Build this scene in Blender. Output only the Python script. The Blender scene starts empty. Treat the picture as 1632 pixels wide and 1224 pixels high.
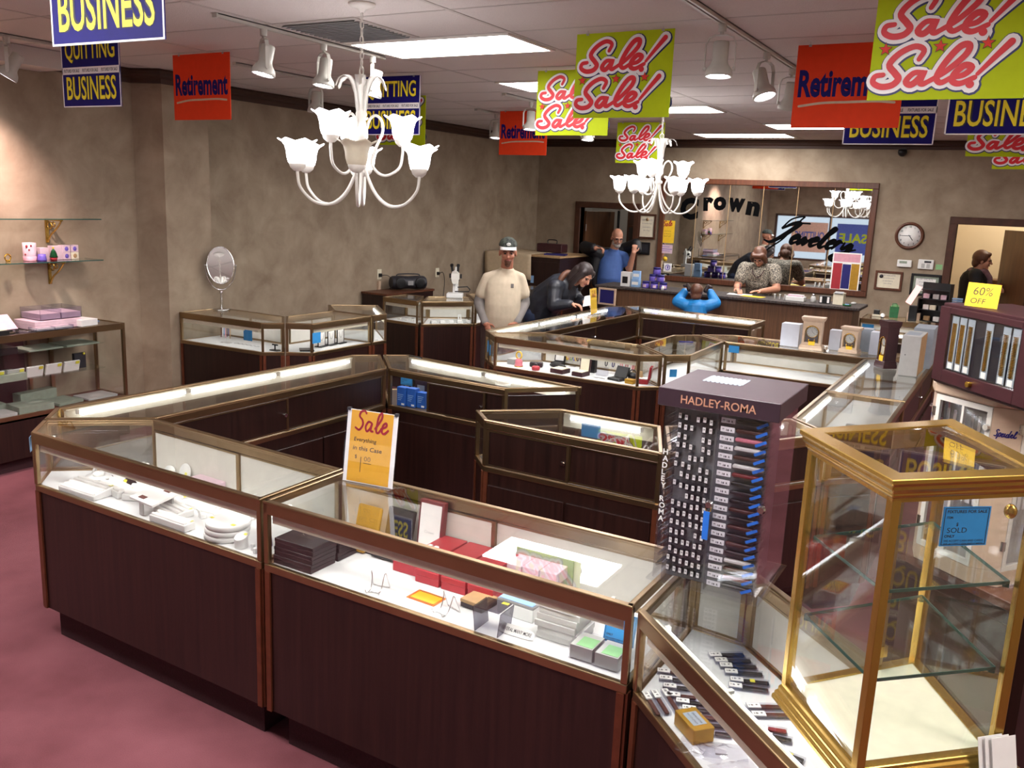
import bpy, bmesh, math, random
from mathutils import Vector, Matrix
PI = math.pi
S = bpy.context.scene
COL = S.collection
rnd = random.Random(7)

# ------------------------------------------------------------------ materials
MATS = {}
def lin(c):
    return tuple((v / 12.92 if v <= .04045 else ((v + .055) / 1.055) ** 2.4) for v in c)
def rgb(h):
    if isinstance(h, str):
        return lin(tuple(int(h[i:i + 2], 16) / 255 for i in (0, 2, 4)))
    return tuple(h)
def mk(name, color, rough=.5, metal=0., vary=.12, scale=25., bump=0., bscale=60., stretch=None, spec=.5, emit=None, estr=0., coat=0., trans=0., alpha=1.):
    """principled material whose colour wanders a little with a noise texture"""
    m = bpy.data.materials.new(name); m.use_nodes = True
    nt = m.node_tree; N = nt.nodes; L = nt.links
    b = N['Principled BSDF']
    c = rgb(color)
    tc = N.new('ShaderNodeTexCoord'); mp = N.new('ShaderNodeMapping')
    L.new(tc.outputs['Object'], mp.inputs['Vector'])
    if stretch: mp.inputs['Scale'].default_value = stretch
    nz = N.new('ShaderNodeTexNoise'); nz.inputs['Scale'].default_value = scale; nz.inputs['Detail'].default_value = 4
    L.new(mp.outputs[0], nz.inputs['Vector'])
    cr = N.new('ShaderNodeValToRGB')
    cr.color_ramp.elements[0].position = .3; cr.color_ramp.elements[1].position = .7
    cr.color_ramp.elements[0].color = tuple(v * (1 - vary) for v in c) + (1,)
    cr.color_ramp.elements[1].color = tuple(min(1, v * (1 + vary)) for v in c) + (1,)
    L.new(nz.outputs['Fac'], cr.inputs['Fac']); L.new(cr.outputs['Color'], b.inputs['Base Color'])
    b.inputs['Roughness'].default_value = rough; b.inputs['Metallic'].default_value = metal
    b.inputs['Specular IOR Level'].default_value = spec
    b.inputs['Coat Weight'].default_value = coat
    b.inputs['Transmission Weight'].default_value = trans
    b.inputs['Alpha'].default_value = alpha
    if emit is not None:
        b.inputs['Emission Color'].default_value = rgb(emit) + (1,); b.inputs['Emission Strength'].default_value = estr
    if bump:
        n2 = N.new('ShaderNodeTexNoise'); n2.inputs['Scale'].default_value = bscale; n2.inputs['Detail'].default_value = 3
        L.new(mp.outputs[0], n2.inputs['Vector'])
        bp = N.new('ShaderNodeBump'); bp.inputs['Strength'].default_value = bump; bp.inputs['Distance'].default_value = .01
        L.new(n2.outputs['Fac'], bp.inputs['Height']); L.new(bp.outputs[0], b.inputs['Normal'])
    MATS[name] = m
    return m
def mk_glass(name, tint=(1, 1, 1), ior=1.5, gloss=1.0, rough=.0):
    """thin clear sheet: mostly see-through, mirror-like at the glancing angles of real glass"""
    m = bpy.data.materials.new(name); m.use_nodes = True
    nt = m.node_tree; N = nt.nodes; L = nt.links
    N.remove(N['Principled BSDF']); out = N['Material Output']
    tr = N.new('ShaderNodeBsdfTransparent'); tr.inputs[0].default_value = tuple(tint) + (1,)
    gl = N.new('ShaderNodeBsdfGlossy'); gl.inputs['Roughness'].default_value = rough; gl.inputs[0].default_value = (gloss,) * 3 + (1,)
    fr = N.new('ShaderNodeFresnel'); ge = N.new('ShaderNodeNewGeometry'); ma = N.new('ShaderNodeMath'); ma.operation = 'MULTIPLY_ADD'
    ma.inputs[1].default_value = 1 / ior - ior; ma.inputs[2].default_value = ior      # both faces of a sheet reflect like its outside
    L.new(ge.outputs['Backfacing'], ma.inputs[0]); L.new(ma.outputs[0], fr.inputs['IOR'])
    mx = N.new('ShaderNodeMixShader')
    L.new(fr.outputs[0], mx.inputs[0]); L.new(tr.outputs[0], mx.inputs[1]); L.new(gl.outputs[0], mx.inputs[2]); L.new(mx.outputs[0], out.inputs[0])
    MATS[name] = m
    return m
def mk_emit(name, color, strength):
    m = bpy.data.materials.new(name); m.use_nodes = True
    nt = m.node_tree; N = nt.nodes; L = nt.links
    N.remove(N['Principled BSDF']); e = N.new('ShaderNodeEmission')
    e.inputs[0].default_value = rgb(color) + (1,); e.inputs[1].default_value = strength
    L.new(e.outputs[0], N['Material Output'].inputs[0]); MATS[name] = m
    return m

# ------------------------------------------------------------------ mesh builder
class MB:
    def __init__(s): s.v = []; s.f = []; s.m = []; s.sm = []
    def add(s, vs, fs, mi=0, smooth=False):
        b = len(s.v); s.v += [tuple(v) for v in vs]
        for f in fs: s.f.append(tuple(b + i for i in f)); s.m.append(mi); s.sm.append(smooth)
        return s
    def box(s, x0, x1, y0, y1, z0, z1, mi=0):
        return s.add([(x, y, z) for z in (z0, z1) for (x, y) in ((x0, y0), (x1, y0), (x1, y1), (x0, y1))],
                     [(3, 2, 1, 0), (4, 5, 6, 7), (0, 1, 5, 4), (1, 2, 6, 5), (2, 3, 7, 6), (3, 0, 4, 7)], mi)
    def obox(s, c, ux, uy, uz, a, b, d, mi=0):
        """box centred at c with half sizes a,b,d along unit vectors ux,uy,uz"""
        c = Vector(c); X = Vector(ux).normalized() * a; Y = Vector(uy).normalized() * b; Z = Vector(uz).normalized() * d
        vs = [c + X * i + Y * j + Z * k for k in (-1, 1) for (i, j) in ((-1, -1), (1, -1), (1, 1), (-1, 1))]
        return s.add(vs, [(3, 2, 1, 0), (4, 5, 6, 7), (0, 1, 5, 4), (1, 2, 6, 5), (2, 3, 7, 6), (3, 0, 4, 7)], mi)
    def prism(s, poly, z0, z1, mi=0):
        n = len(poly)
        vs = [(p[0], p[1], z0) for p in poly] + [(p[0], p[1], z1) for p in poly]
        fs = [tuple(range(n - 1, -1, -1)), tuple(range(n, 2 * n))] + [(i, (i + 1) % n, n + (i + 1) % n, n + i) for i in range(n)]
        return s.add(vs, fs, mi)
    def loft(s, rings, mi=0, smooth=True, closed=True, cap=True):
        """rings: lists of points with the same count"""
        n = len(rings[0]); b = []
        for r in rings: b += r
        fs = []
        for k in range(len(rings) - 1):
            for i in range(n if closed else n - 1):
                j = (i + 1) % n
                fs.append((k * n + i, k * n + j, (k + 1) * n + j, (k + 1) * n + i))
        s.add(b, fs, mi, smooth)
        if cap and closed:
            s.add(rings[0], [tuple(range(n - 1, -1, -1))], mi); s.add(rings[-1], [tuple(range(n))], mi)
        return s
    def lathe(s, prof, n=20, c=(0, 0, 0), mi=0, smooth=True, cap=True, wave=None):
        rings = []
        for (r, z) in prof:
            ring = []
            for i in range(n):
                a = 2 * PI * i / n
                rr = max(r, 1e-4); zz = z
                if wave: rr, zz = wave(rr, zz, a)
                ring.append((c[0] + rr * math.cos(a), c[1] + rr * math.sin(a), c[2] + zz))
            rings.append(ring)
        return s.loft(rings, mi, smooth, True, cap)
    def cyl(s, p0, p1, r0, r1=None, n=12, mi=0, smooth=True, cap=True):
        return s.tube([p0, p1], [r0, r0 if r1 is None else r1], n, mi, smooth, cap)
    def tube(s, pts, r, n=8, mi=0, smooth=True, cap=True):
        pts = [Vector(p) for p in pts]
        rs = r if isinstance(r, (list, tuple)) else [r] * len(pts)
        rings = []; prev = None
        for i, p in enumerate(pts):
            d = (pts[min(i + 1, len(pts) - 1)] - pts[max(i - 1, 0)])
            d = d.normalized() if d.length > 1e-9 else Vector((0, 0, 1))
            if prev is None:
                a = Vector((0, 0, 1)) if abs(d.z) < .9 else Vector((1, 0, 0))
                u = d.cross(a).normalized()
            else:
                u = (prev - d * prev.dot(d)).normalized()
            prev = u; w = d.cross(u)
            rings.append([tuple(p + (u * math.cos(2 * PI * k / n) + w * math.sin(2 * PI * k / n)) * rs[i]) for k in range(n)])
        return s.loft(rings, mi, smooth, True, cap)
    def ell(s, c, r, n=12, mi=0, rot=None):
        R = rot or Matrix.Identity(3); c = Vector(c)
        rings = []
        m = max(6, n // 2 + 1)
        for k in range(1, m):
            t = PI * k / m
            rings.append([tuple(c + R @ Vector((r[0] * math.sin(t) * math.cos(2 * PI * i / n), r[1] * math.sin(t) * math.sin(2 * PI * i / n), -r[2] * math.cos(t)))) for i in range(n)])
        s.loft(rings, mi, True, True, False)
        b = tuple(c + R @ Vector((0, 0, -r[2]))); t_ = tuple(c + R @ Vector((0, 0, r[2])))
        s.add([b] + rings[0], [(0, 1 + (i + 1) % n, 1 + i) for i in range(n)], mi, True)
        s.add([t_] + rings[-1], [(0, 1 + i, 1 + (i + 1) % n) for i in range(n)], mi, True)
        return s
    def xf(s, M):
        s.v = [tuple(M @ Vector(v)) for v in s.v]; return s
    def join(s, o, mi=0):
        b = len(s.v); s.v += o.v; s.f += [tuple(b + i for i in f) for f in o.f]; s.m += [k + mi for k in o.m]; s.sm += o.sm
        return s
    def mesh(s, name, mats):
        me = bpy.data.meshes.new(name); me.from_pydata(s.v, [], s.f)
        for m in (mats if isinstance(mats, (list, tuple)) else [mats]):
            me.materials.append(MATS[m] if isinstance(m, str) else m)
        me.polygons.foreach_set('material_index', s.m); me.polygons.foreach_set('use_smooth', s.sm)
        me.update(); return me
    def build(s, name, mats, parent=None, bevel=0., seg=1, loc=None):
        o = bpy.data.objects.new(name, s.mesh(name, mats)); COL.objects.link(o)
        if parent is not None: o.parent = parent
        if loc is not None: o.location = loc
        if bevel:
            md = o.modifiers.new('bevel', 'BEVEL'); md.width = bevel; md.segments = seg; md.limit_method = 'ANGLE'; md.angle_limit = .6
        return o

def empty(name, label, cat, loc=(0, 0, 0), rz=0., group=None, rot=None):
    o = bpy.data.objects.new(name, None); COL.objects.link(o)
    o.location = loc; o.rotation_euler = rot if rot else (0, 0, rz)
    o.empty_display_size = .05
    o['label'] = label; o['category'] = cat
    if group: o['group'] = group
    return o
def tag(o, label, cat, group=None, kind=None):
    o['label'] = label; o['category'] = cat
    if group: o['group'] = group
    if kind: o['kind'] = kind
    return o
def struct(o, label=None):
    o['kind'] = 'structure'
    if label: o['label'] = label; o['category'] = 'building part'
    return o
def kids(o): return [c for c in bpy.data.objects if c.parent == o]
def dup(o, label=None, loc=None, rz=None, group=None, scale=None, kd=None):
    """copy a thing with its parts and sub-parts"""
    r = o.copy(); COL.objects.link(r)
    if label: r['label'] = label
    if group: r['group'] = group
    if loc is not None: r.location = loc
    if rz is not None: r.rotation_euler = (0, 0, rz)
    if scale is not None: r.scale = scale if isinstance(scale, tuple) else (scale,) * 3
    for c in (o.children if kd is None else kd):
        d = c.copy(); COL.objects.link(d); d.parent = r
        for g in c.children:
            h = g.copy(); COL.objects.link(h); h.parent = d
    return r

def text_geo(body, bold=0.):
    """outline of a line of built-in type as flat polygons in x,y"""
    cu = bpy.data.curves.new('lettering', 'FONT'); cu.body = body; cu.offset = bold; cu.resolution_u = 3
    ob = bpy.data.objects.new('lettering', cu)
    me = bpy.data.meshes.new_from_object(ob)
    vs = [tuple(v.co) for v in me.vertices]; fs = [tuple(p.vertices) for p in me.polygons]
    bpy.data.objects.remove(ob); bpy.data.curves.remove(cu); bpy.data.meshes.remove(me)
    return vs, fs
def put_text(mb, body, org, ux, uy, w=None, h=None, mi=0, bold=0., lift=.0006, shear=0., jit=0.):
    """lay lettering on a plane; fitted to width w and height h, lower left at org"""
    vs, fs = text_geo(body, bold)
    if not vs: return mb
    x0 = min(v[0] for v in vs); x1 = max(v[0] for v in vs); y0 = min(v[1] for v in vs); y1 = max(v[1] for v in vs)
    sx = (w / (x1 - x0)) if w else None; sy = (h / (y1 - y0)) if h else None
    sx = sx or sy; sy = sy or sx
    ux = Vector(ux).normalized(); uy = Vector(uy).normalized(); n = ux.cross(uy); org = Vector(org)
    out = []
    for v in vs:
        x = (v[0] - x0) * sx; y = (v[1] - y0) * sy
        out.append(org + ux * (x + shear * y) + uy * y + n * lift)
    return mb.add(out, fs, mi)
def catmull(pts, k=6):
    if len(pts) < 3: return [Vector(p) for p in pts]
    P = [Vector(p) for p in pts]; P = [P[0] * 2 - P[1]] + P + [P[-1] * 2 - P[-2]]
    out = []
    for i in range(1, len(P) - 2):
        for j in range(k):
            t = j / k
            out.append(.5 * ((2 * P[i]) + (P[i + 1] - P[i - 1]) * t + (2 * P[i - 1] - 5 * P[i] + 4 * P[i + 1] - P[i + 2]) * t * t + (3 * P[i] - P[i - 1] - 3 * P[i + 1] + P[i + 2]) * t ** 3))
    out.append(P[-2]); return out
RIB = 0
def ribbon(mb, pts, w, org, ux, uy, lift, mi=0, k=6, wf=None):
    """brush stroke: a flat round-ended band along a smoothed 2-D path"""
    P = catmull([(p[0], p[1]) for p in pts], k); n = len(P)
    org = Vector(org); ux = Vector(ux); uy = Vector(uy); nn = ux.cross(uy).normalized()
    global RIB; RIB = (RIB + 1) % 12; lift += RIB * .00008          # overlapping strokes never share a plane
    W = lambda p: org + ux * p.x + uy * p.y + nn * lift
    vs = []
    for i, p in enumerate(P):
        d = P[min(i + 1, n - 1)] - P[max(i - 1, 0)]
        d = d.normalized() if d.length > 1e-9 else Vector((1, 0))
        q = Vector((-d.y, d.x)); hw = w / 2 * (wf(i / (n - 1)) if wf else 1)
        e_ = nn * (i * .00002)                                # a stroke that folds over itself stays above its own start
        vs += [W(p + q * hw) + e_, W(p - q * hw) + e_]
    mb.add(vs, [(2 * i + 1, 2 * i + 3, 2 * i + 2, 2 * i) for i in range(n - 1)], mi)
    for e in (0, n - 1):
        lift += .00005
        hw = w / 2 * (wf(e / (n - 1)) if wf else 1)
        mb.add([W(P[e] + Vector((math.cos(a), math.sin(a))) * hw) + nn * (n * .00002 + .00002) for a in [2 * PI * t / 12 for t in range(12)]], [tuple(range(12))], mi)
    return mb
# ------------------------------------------------------------------ palette
mk('wood', '26130f', .36, vary=.45, scale=3., stretch=(16, 16, .7), bump=.05, bscale=40)
mk('wood_mid', '5a3320', .4, vary=.3, scale=3., stretch=(14, 14, .8))
mk('wood_door', '5b3a22', .45, vary=.28, scale=2.5, stretch=(9, 9, .6))
mk('wood_trim', '4a2a1a', .45, vary=.25, scale=4., stretch=(3, 3, 3))
mk('wood_oak', '63452e', .5, vary=.3, scale=3., stretch=(14, 14, .8))
mk('bronze', '9c8463', .28, .95, vary=.05, scale=8)
mk('brass', 'b8954a', .27, .88, vary=.02, scale=10)
mk('vent_grey', 'a4a8a8', .6, vary=.04)
mk('box_white', 'c6cad4', .5, vary=.03)
mk('deck_grey', '5c5754', .8, vary=.08)
mk('deck_brown', '3a2c26', .8, vary=.1)
mk('letter_black', '060607', .9, vary=.02, spec=.05)
mk('poster_peach', 'e2b8a4', .6)
mk('poster_blue', '4a5cb0', .6)
mk('sale_yellow', 'e6aa2e', .6, vary=.04)
mk('header_print', 'c48f74', .5, vary=.04)
mk('navy_dk', '10121f', .5, vary=.1)
mk('strip', '6b3a26', .4, .4, vary=.15)
mk('chrome', 'd8d8d8', .12, 1., vary=.03)
mk('steel', 'b0b0b0', .3, 1., vary=.05)
mk('white', 'e9e9e6', .5, vary=.03)
mk('cream', 'e4dcc4', .5, vary=.05)
mk('deck', 'e2e3e2', .55, vary=.03)
mk('lining', 'dcd8ce', .5, vary=.04)
mk('paper', 'f4f2ee', .7, vary=.03)
mk('enamel', 'e6e3da', .35, vary=.03)
mk('fixture', 'bdbbb2', .4, vary=.04)
mk('black', '121214', .4, vary=.2)
mk('black_satin', '0d0d10', .45, vary=.15)
mk('charcoal', '2c2c32', .5, vary=.15)
mk('grey', '8d8d8d', .5, vary=.06)
mk('grey_lt', 'b9b9b6', .5, vary=.05)
mk('grey_blue', '9aa4ae', .5, vary=.06)
mk('red', 'a3242f', .5, vary=.08)
mk('red_dk', '6d1a22', .5, vary=.1)
mk('maroon', '3a171d', .45, vary=.15)
mk('purple', '38262f', .4, vary=.1)
mk('navy', '1d1a66', .4, vary=.1)
mk('blue', '2257a8', .5, vary=.1)
mk('tag_blue', '2f8fd0', .6, vary=.05)
mk('tape_blue', '1f6fd6', .6, vary=.08)
mk('sky_card', '8fb4dd', .6, vary=.05)
mk('green', '1f6b3a', .5, vary=.2)
mk('green_lt', '8fc58a', .6, vary=.08)
mk('grey_green', '8e9a8a', .6, vary=.1)
mk('yellow', 'f2c62e', .6, vary=.05)
mk('yellow_sticker', 'e9e04a', .6, vary=.05)
mk('orange_card', 'f07a1e', .6, vary=.08)
mk('pink', 'd79aa8', .6, vary=.08)
mk('pinkish', 'd8bcc8', .5, vary=.06)
mk('lilac', '6b58b8', .5, vary=.15)
mk('tan', 'b39268', .6, vary=.1)
mk('tan_lt', 'cdb39a', .55, vary=.08)
mk('beige', 'c9b494', .7, vary=.06)
mk('goldbox', 'b68a2c', .4, .4, vary=.1)
mk('brown', '5a2f22', .5, vary=.2)
mk('brown_leather', '4b241d', .5, vary=.25, scale=120)
mk('black_leather', '17171a', .45, vary=.25, scale=120)
mk('red_leather', '7a1420', .45, vary=.2, scale=120)
mk('pink_leather', 'e07f8e', .5, vary=.1, scale=120)
mk('white_leather', 'e8e4dc', .5, vary=.05, scale=120)
mk('gold', 'd2a648', .25, 1., vary=.15, scale=80)
mk('silver', 'c8c8cc', .25, 1., vary=.15, scale=80)
mk('acrylic_dk', '3a3a40', .15, vary=.1)
# printed signs
mk('lime', 'b2c414', .6, vary=.03, spec=.15)
mk('orange', 'e8431f', .6, vary=.03, spec=.15)
mk('sign_blue', '150f66', .6, vary=.08, spec=.2)
mk('sign_yellow', 'f3e02c', .5, vary=.03)
mk('sign_red', 'd81f2e', .5, vary=.04)
mk('sign_navy', '20235e', .5, vary=.05)
mk('sign_white', 'f2eef0', .5, vary=.02)
mk('ink', '2a2a30', .6, vary=.05)
mk('ink_grey', '8a8488', .6, vary=.05)
# people
mk('skin', 'c08a70', .5, vary=.06, scale=40)
mk('skin_tan', 'a86e56', .5, vary=.08, scale=40)
mk('lips', '8f4a44', .5, vary=.05)
mk('eye', '20181a', .3, vary=.05)
mk('hair_dk', '2a1f1e', .5, vary=.35, scale=60, stretch=(4, 4, .6))
mk('hair_br', '5e3a28', .5, vary=.35, scale=60, stretch=(4, 4, .6))
mk('hair_grey', 'a8a29a', .6, vary=.25, scale=60)
mk('shirt_cream', 'b9ab95', .85, vary=.08, scale=12, bump=.25, bscale=14)
mk('sleeve_grey', '77726f', .85, vary=.1, scale=12, bump=.25, bscale=18)
mk('trousers', '3b2a26', .85, vary=.1)
mk('jacket', '23262e', .42, vary=.35, scale=14, bump=.5, bscale=16)
mk('jacket_black', '101014', .6, vary=.2, bump=.3, bscale=16)
mk('shirt_blue', '3d5a94', .8, vary=.1, scale=12, bump=.3, bscale=16)
mk('jeans', '27344f', .85, vary=.15)
mk('coat_blue', '1f7fc4', .5, vary=.12, scale=14, bump=.4, bscale=18)
mk('cardigan', '17161a', .8, vary=.2)
mk('scarf', '8a6a72', .8, vary=.25, scale=20)
def spots(name, a, b, scale):
    m = mk(name, a, .8); nt = m.node_tree; N = nt.nodes
    for n in N:
        if n.type == 'VALTORGB':
            n.color_ramp.interpolation = 'CONSTANT'
            n.color_ramp.elements[0].color = rgb(a) + (1,); n.color_ramp.elements[1].color = rgb(b) + (1,)
            n.color_ramp.elements[1].position = .5
        if n.type == 'TEX_NOISE': n.inputs['Scale'].default_value = scale
spots('print_cloth', '4f4b45', 'a39a8a', 75)
spots('camo', '3a4038', '1d211f', 40)
spots('granite', '2a2422', '463c38', 70)
# clear sheets
mk_glass('glass', (.985, .992, .988), 1.5)
mk_glass('shelf_glass', (.93, .97, .95), 1.5)
mk_glass('acrylic', (.97, .97, .985), 1.42)
mk_glass('acrylic_cloudy', (.86, .86, .9), 1.5, rough=.12)
mk_glass('smoke', (.45, .45, .5), 1.5)
mk('glass_edge', '2f544d', .15, vary=.1)
# mirrors
mk('mirror', 'e8ebea', .015, 1., vary=.0)
# what gives off light
mk_emit('lit_panel', 'fbf6f4', 20.)
mk_emit('lit_tube', 'f8f9ff', 8.)
mk_emit('lit_shade', 'fbf6fa', 5.)
mk_emit('lit_spot', 'f4f0ff', 40.)
mk_emit('lit_pink', 'ffb9b4', 1.3)

def room_mats():
    # sponge-painted wall
    m = mk('wall_paint', '7a6955', .8, vary=.0); nt = m.node_tree; N = nt.nodes; L = nt.links; b = N['Principled BSDF']
    tc = N.new('ShaderNodeTexCoord')
    n1 = N.new('ShaderNodeTexNoise'); n1.inputs['Scale'].default_value = 3.2; n1.inputs['Detail'].default_value = 8; n1.inputs['Roughness'].default_value = .6; n1.inputs['Distortion'].default_value = .35
    L.new(tc.outputs['Object'], n1.inputs['Vector'])
    cr = N.new('ShaderNodeValToRGB'); e = cr.color_ramp.elements
    e[0].position = .28; e[1].position = .74
    e[0].color = rgb('85735f') + (1,); e[1].color = rgb('ab9b85') + (1,)
    L.new(n1.outputs['Fac'], cr.inputs['Fac']); L.new(cr.outputs['Color'], b.inputs['Base Color'])
    # carpet
    m = mk('carpet', '8c4a52', .95, vary=.0, bump=.6, bscale=420); nt = m.node_tree; N = nt.nodes; L = nt.links; b = N['Principled BSDF']
    tc = N.new('ShaderNodeTexCoord')
    n1 = N.new('ShaderNodeTexNoise'); n1.inputs['Scale'].default_value = 260; n1.inputs['Detail'].default_value = 3
    n2 = N.new('ShaderNodeTexNoise'); n2.inputs['Scale'].default_value = 2.5; n2.inputs['Detail'].default_value = 3
    ad = N.new('ShaderNodeMath'); ad.operation = 'MULTIPLY_ADD'; ad.inputs[1].default_value = .35
    L.new(tc.outputs['Object'], n1.inputs['Vector']); L.new(tc.outputs['Object'], n2.inputs['Vector'])
    L.new(n1.outputs['Fac'], ad.inputs[0]); L.new(n2.outputs['Fac'], ad.inputs[2])
    cr = N.new('ShaderNodeValToRGB'); e = cr.color_ramp.elements
    e[0].position = .45; e[1].position = .95; e[0].color = rgb('733a42') + (1,); e[1].color = rgb('965861') + (1,)
    L.new(ad.outputs[0], cr.inputs['Fac']); L.new(cr.outputs['Color'], b.inputs['Base Color'])
    mk('kick', '3a1a20', .9, vary=.2, scale=120, bump=.4, bscale=300)
    mk('tile', 'cfc8c2', .9, vary=.05, scale=180, bump=.35, bscale=160)
    mk('tbar', 'b9b2ac', .5, vary=.03)
    mk('cornice', '3d2417', .55, vary=.2, scale=3, stretch=(1, 1, 12))
    mk('office_wall', 'b9b4ac', .8, vary=.05, scale=2)
    mk('cream_wall', 'd9c9ac', .8, vary=.04, scale=2)
room_mats()
# ------------------------------------------------------------------ people: bodies and clothes grown as one surface from tapered limbs
def cap(m, p0, p1, r0, r1=None):
    r1 = r0 if r1 is None else r1
    m.tube([p0, p1], [r0, r1], 12); m.ell(p0, (r0,) * 3, 12); m.ell(p1, (r1,) * 3, 12)
def chain_(m, pts, rs):
    for i in range(len(pts) - 1): cap(m, pts[i], pts[i + 1], rs[i], rs[i + 1])
def blob(name, m, mat, parent, voxel=.007, it=5):
    o = bpy.data.objects.new(name, m.mesh(name, mat)); COL.objects.link(o)
    r = o.modifiers.new('r', 'REMESH'); r.mode = 'VOXEL'; r.voxel_size = voxel; r.use_smooth_shade = True
    s = o.modifiers.new('s', 'SMOOTH'); s.factor = .5; s.iterations = it
    bpy.context.view_layer.update(); dg = bpy.context.evaluated_depsgraph_get()
    me = bpy.data.meshes.new_from_object(o.evaluated_get(dg)); me.name = name
    bpy.data.objects.remove(o)
    if not me.materials: me.materials.append(MATS[mat])
    o = bpy.data.objects.new(name, me); COL.objects.link(o); o.parent = parent
    return o
def frame(c, fwd, up=(0, 0, 1), s=1.):
    f = Vector(fwd).normalized(); u = Vector(up); u = (u - f * u.dot(f)).normalized(); r = f.cross(u)
    M = Matrix((r, f, u)).transposed().to_4x4()
    return Matrix.Translation(Vector(c)) @ M @ Matrix.Scale(s, 4)
def head_shapes(m, H_):
    s = H_.to_scale()[0]; R = H_.to_3x3() * (1 / s)
    def e(c, r): m.ell(H_ @ Vector(c), tuple(v * s for v in r), 16, 0, R)
    e((0, -.012, .03), (.074, .094, .09)); e((0, .03, -.03), (.058, .058, .072)); e((0, .055, -.088), (.03, .026, .022)); e((0, .07, .02), (.052, .02, .013))
    e((.034, .055, -.03), (.026, .026, .024)); e((-.034, .055, -.03), (.026, .026, .024))
    cap(m, H_ @ Vector((0, .088, .005)), H_ @ Vector((0, .106, -.03)), .009 * s, .013 * s)
    for q in (-1, 1): e((q * .075, -.008, -.012), (.009, .02, .03))
def face(parent, H_, lips='lips', glasses=False, eyes=True):
    s = H_.to_scale()[0]; R = H_.to_3x3() * (1 / s)
    if eyes:
        m = MB()
        for q in (-1, 1): m.ell(H_ @ Vector((q * .029, .079, .0)), (.012 * s, .010 * s, .007 * s), 10, 0, R)
        m.build('eyes', 'eye', parent)
        m = MB()
        for q in (-1, 1): m.tube([H_ @ Vector((q * .014, .09, .017)), H_ @ Vector((q * .03, .088, .022)), H_ @ Vector((q * .046, .078, .016))], .004 * s, 6)
        m.build('eyebrows', 'hair_dk', parent)
    MB().ell(H_ @ Vector((0, .086, -.058)), (.022 * s, .008 * s, .006 * s), 10, 0, R).build('mouth', lips, parent)
    if glasses:
        m = MB()
        for q in (-1, 1): m.tube([H_ @ Vector((q * .031 + .023 * math.cos(a), .098, .018 * math.sin(a))) for a in [2 * PI * k / 14 for k in range(15)]], .0022 * s, 5, cap=False).tube([H_ @ Vector((q * .054, .096, .004)), H_ @ Vector((q * .08, .0, .004))], .0022 * s, 5)
        m.tube([H_ @ Vector((-.008, .1, .004)), H_ @ Vector((.008, .1, .004))], .002 * s, 5)
        m.build('glasses', 'charcoal', parent)
def hand(m, w, d, back, s=1., curl=.6, side=1):
    """palm, four unequal bent fingers and a thumb; w wrist, d pointing direction, back = back-of-hand normal, side = thumb side"""
    d = Vector(d).normalized(); b = Vector(back); b = (b - d * b.dot(d)).normalized(); x = d.cross(b) * side; w = Vector(w)
    R = Matrix((x, d, b)).transposed()
    m.ell(w + d * .045 * s, (.038 * s, .05 * s, .015 * s), 12, 0, R)
    for i, L in enumerate((.9, 1.0, .95, .78)):
        p0 = w + d * .082 * s + x * (.030 - .0205 * i) * s
        a = curl; q1 = p0 + (d * math.cos(a) - b * math.sin(a)) * .036 * L * s; q2 = q1 + (d * math.cos(2 * a) - b * math.sin(2 * a)) * .03 * L * s; q3 = q2 + (d * math.cos(2.7 * a) - b * math.sin(2.7 * a)) * .02 * L * s
        chain_(m, [p0, q1, q2, q3], [.0095 * s, .009 * s, .0085 * s, .0075 * s])
    t0 = w + d * .022 * s + x * .03 * s; t1 = t0 + (d * .6 + x * .7 - b * .3) * .038 * s; t2 = t1 + (d * .9 + x * .1 - b * .35) * .03 * s
    chain_(m, [t0, t1, t2], [.013 * s, .0105 * s, .008 * s])
def torso(m, P, lv, n=24):
    m.loft([[tuple(P(xo + rx * math.cos(2 * PI * i / n), yo + ry * math.sin(2 * PI * i / n), z)) for i in range(n)] for (z, rx, ry, xo, yo) in lv])
def placer(O, fwd):
    f = Vector((fwd[0], fwd[1], 0)).normalized(); s = Vector((-f.y, f.x, 0)); O = Vector(O)
    # x runs to the viewer's right when the person faces the viewer
    return (lambda x, y, z: O + s * x + f * y + Vector((0, 0, z))), f, s

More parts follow.
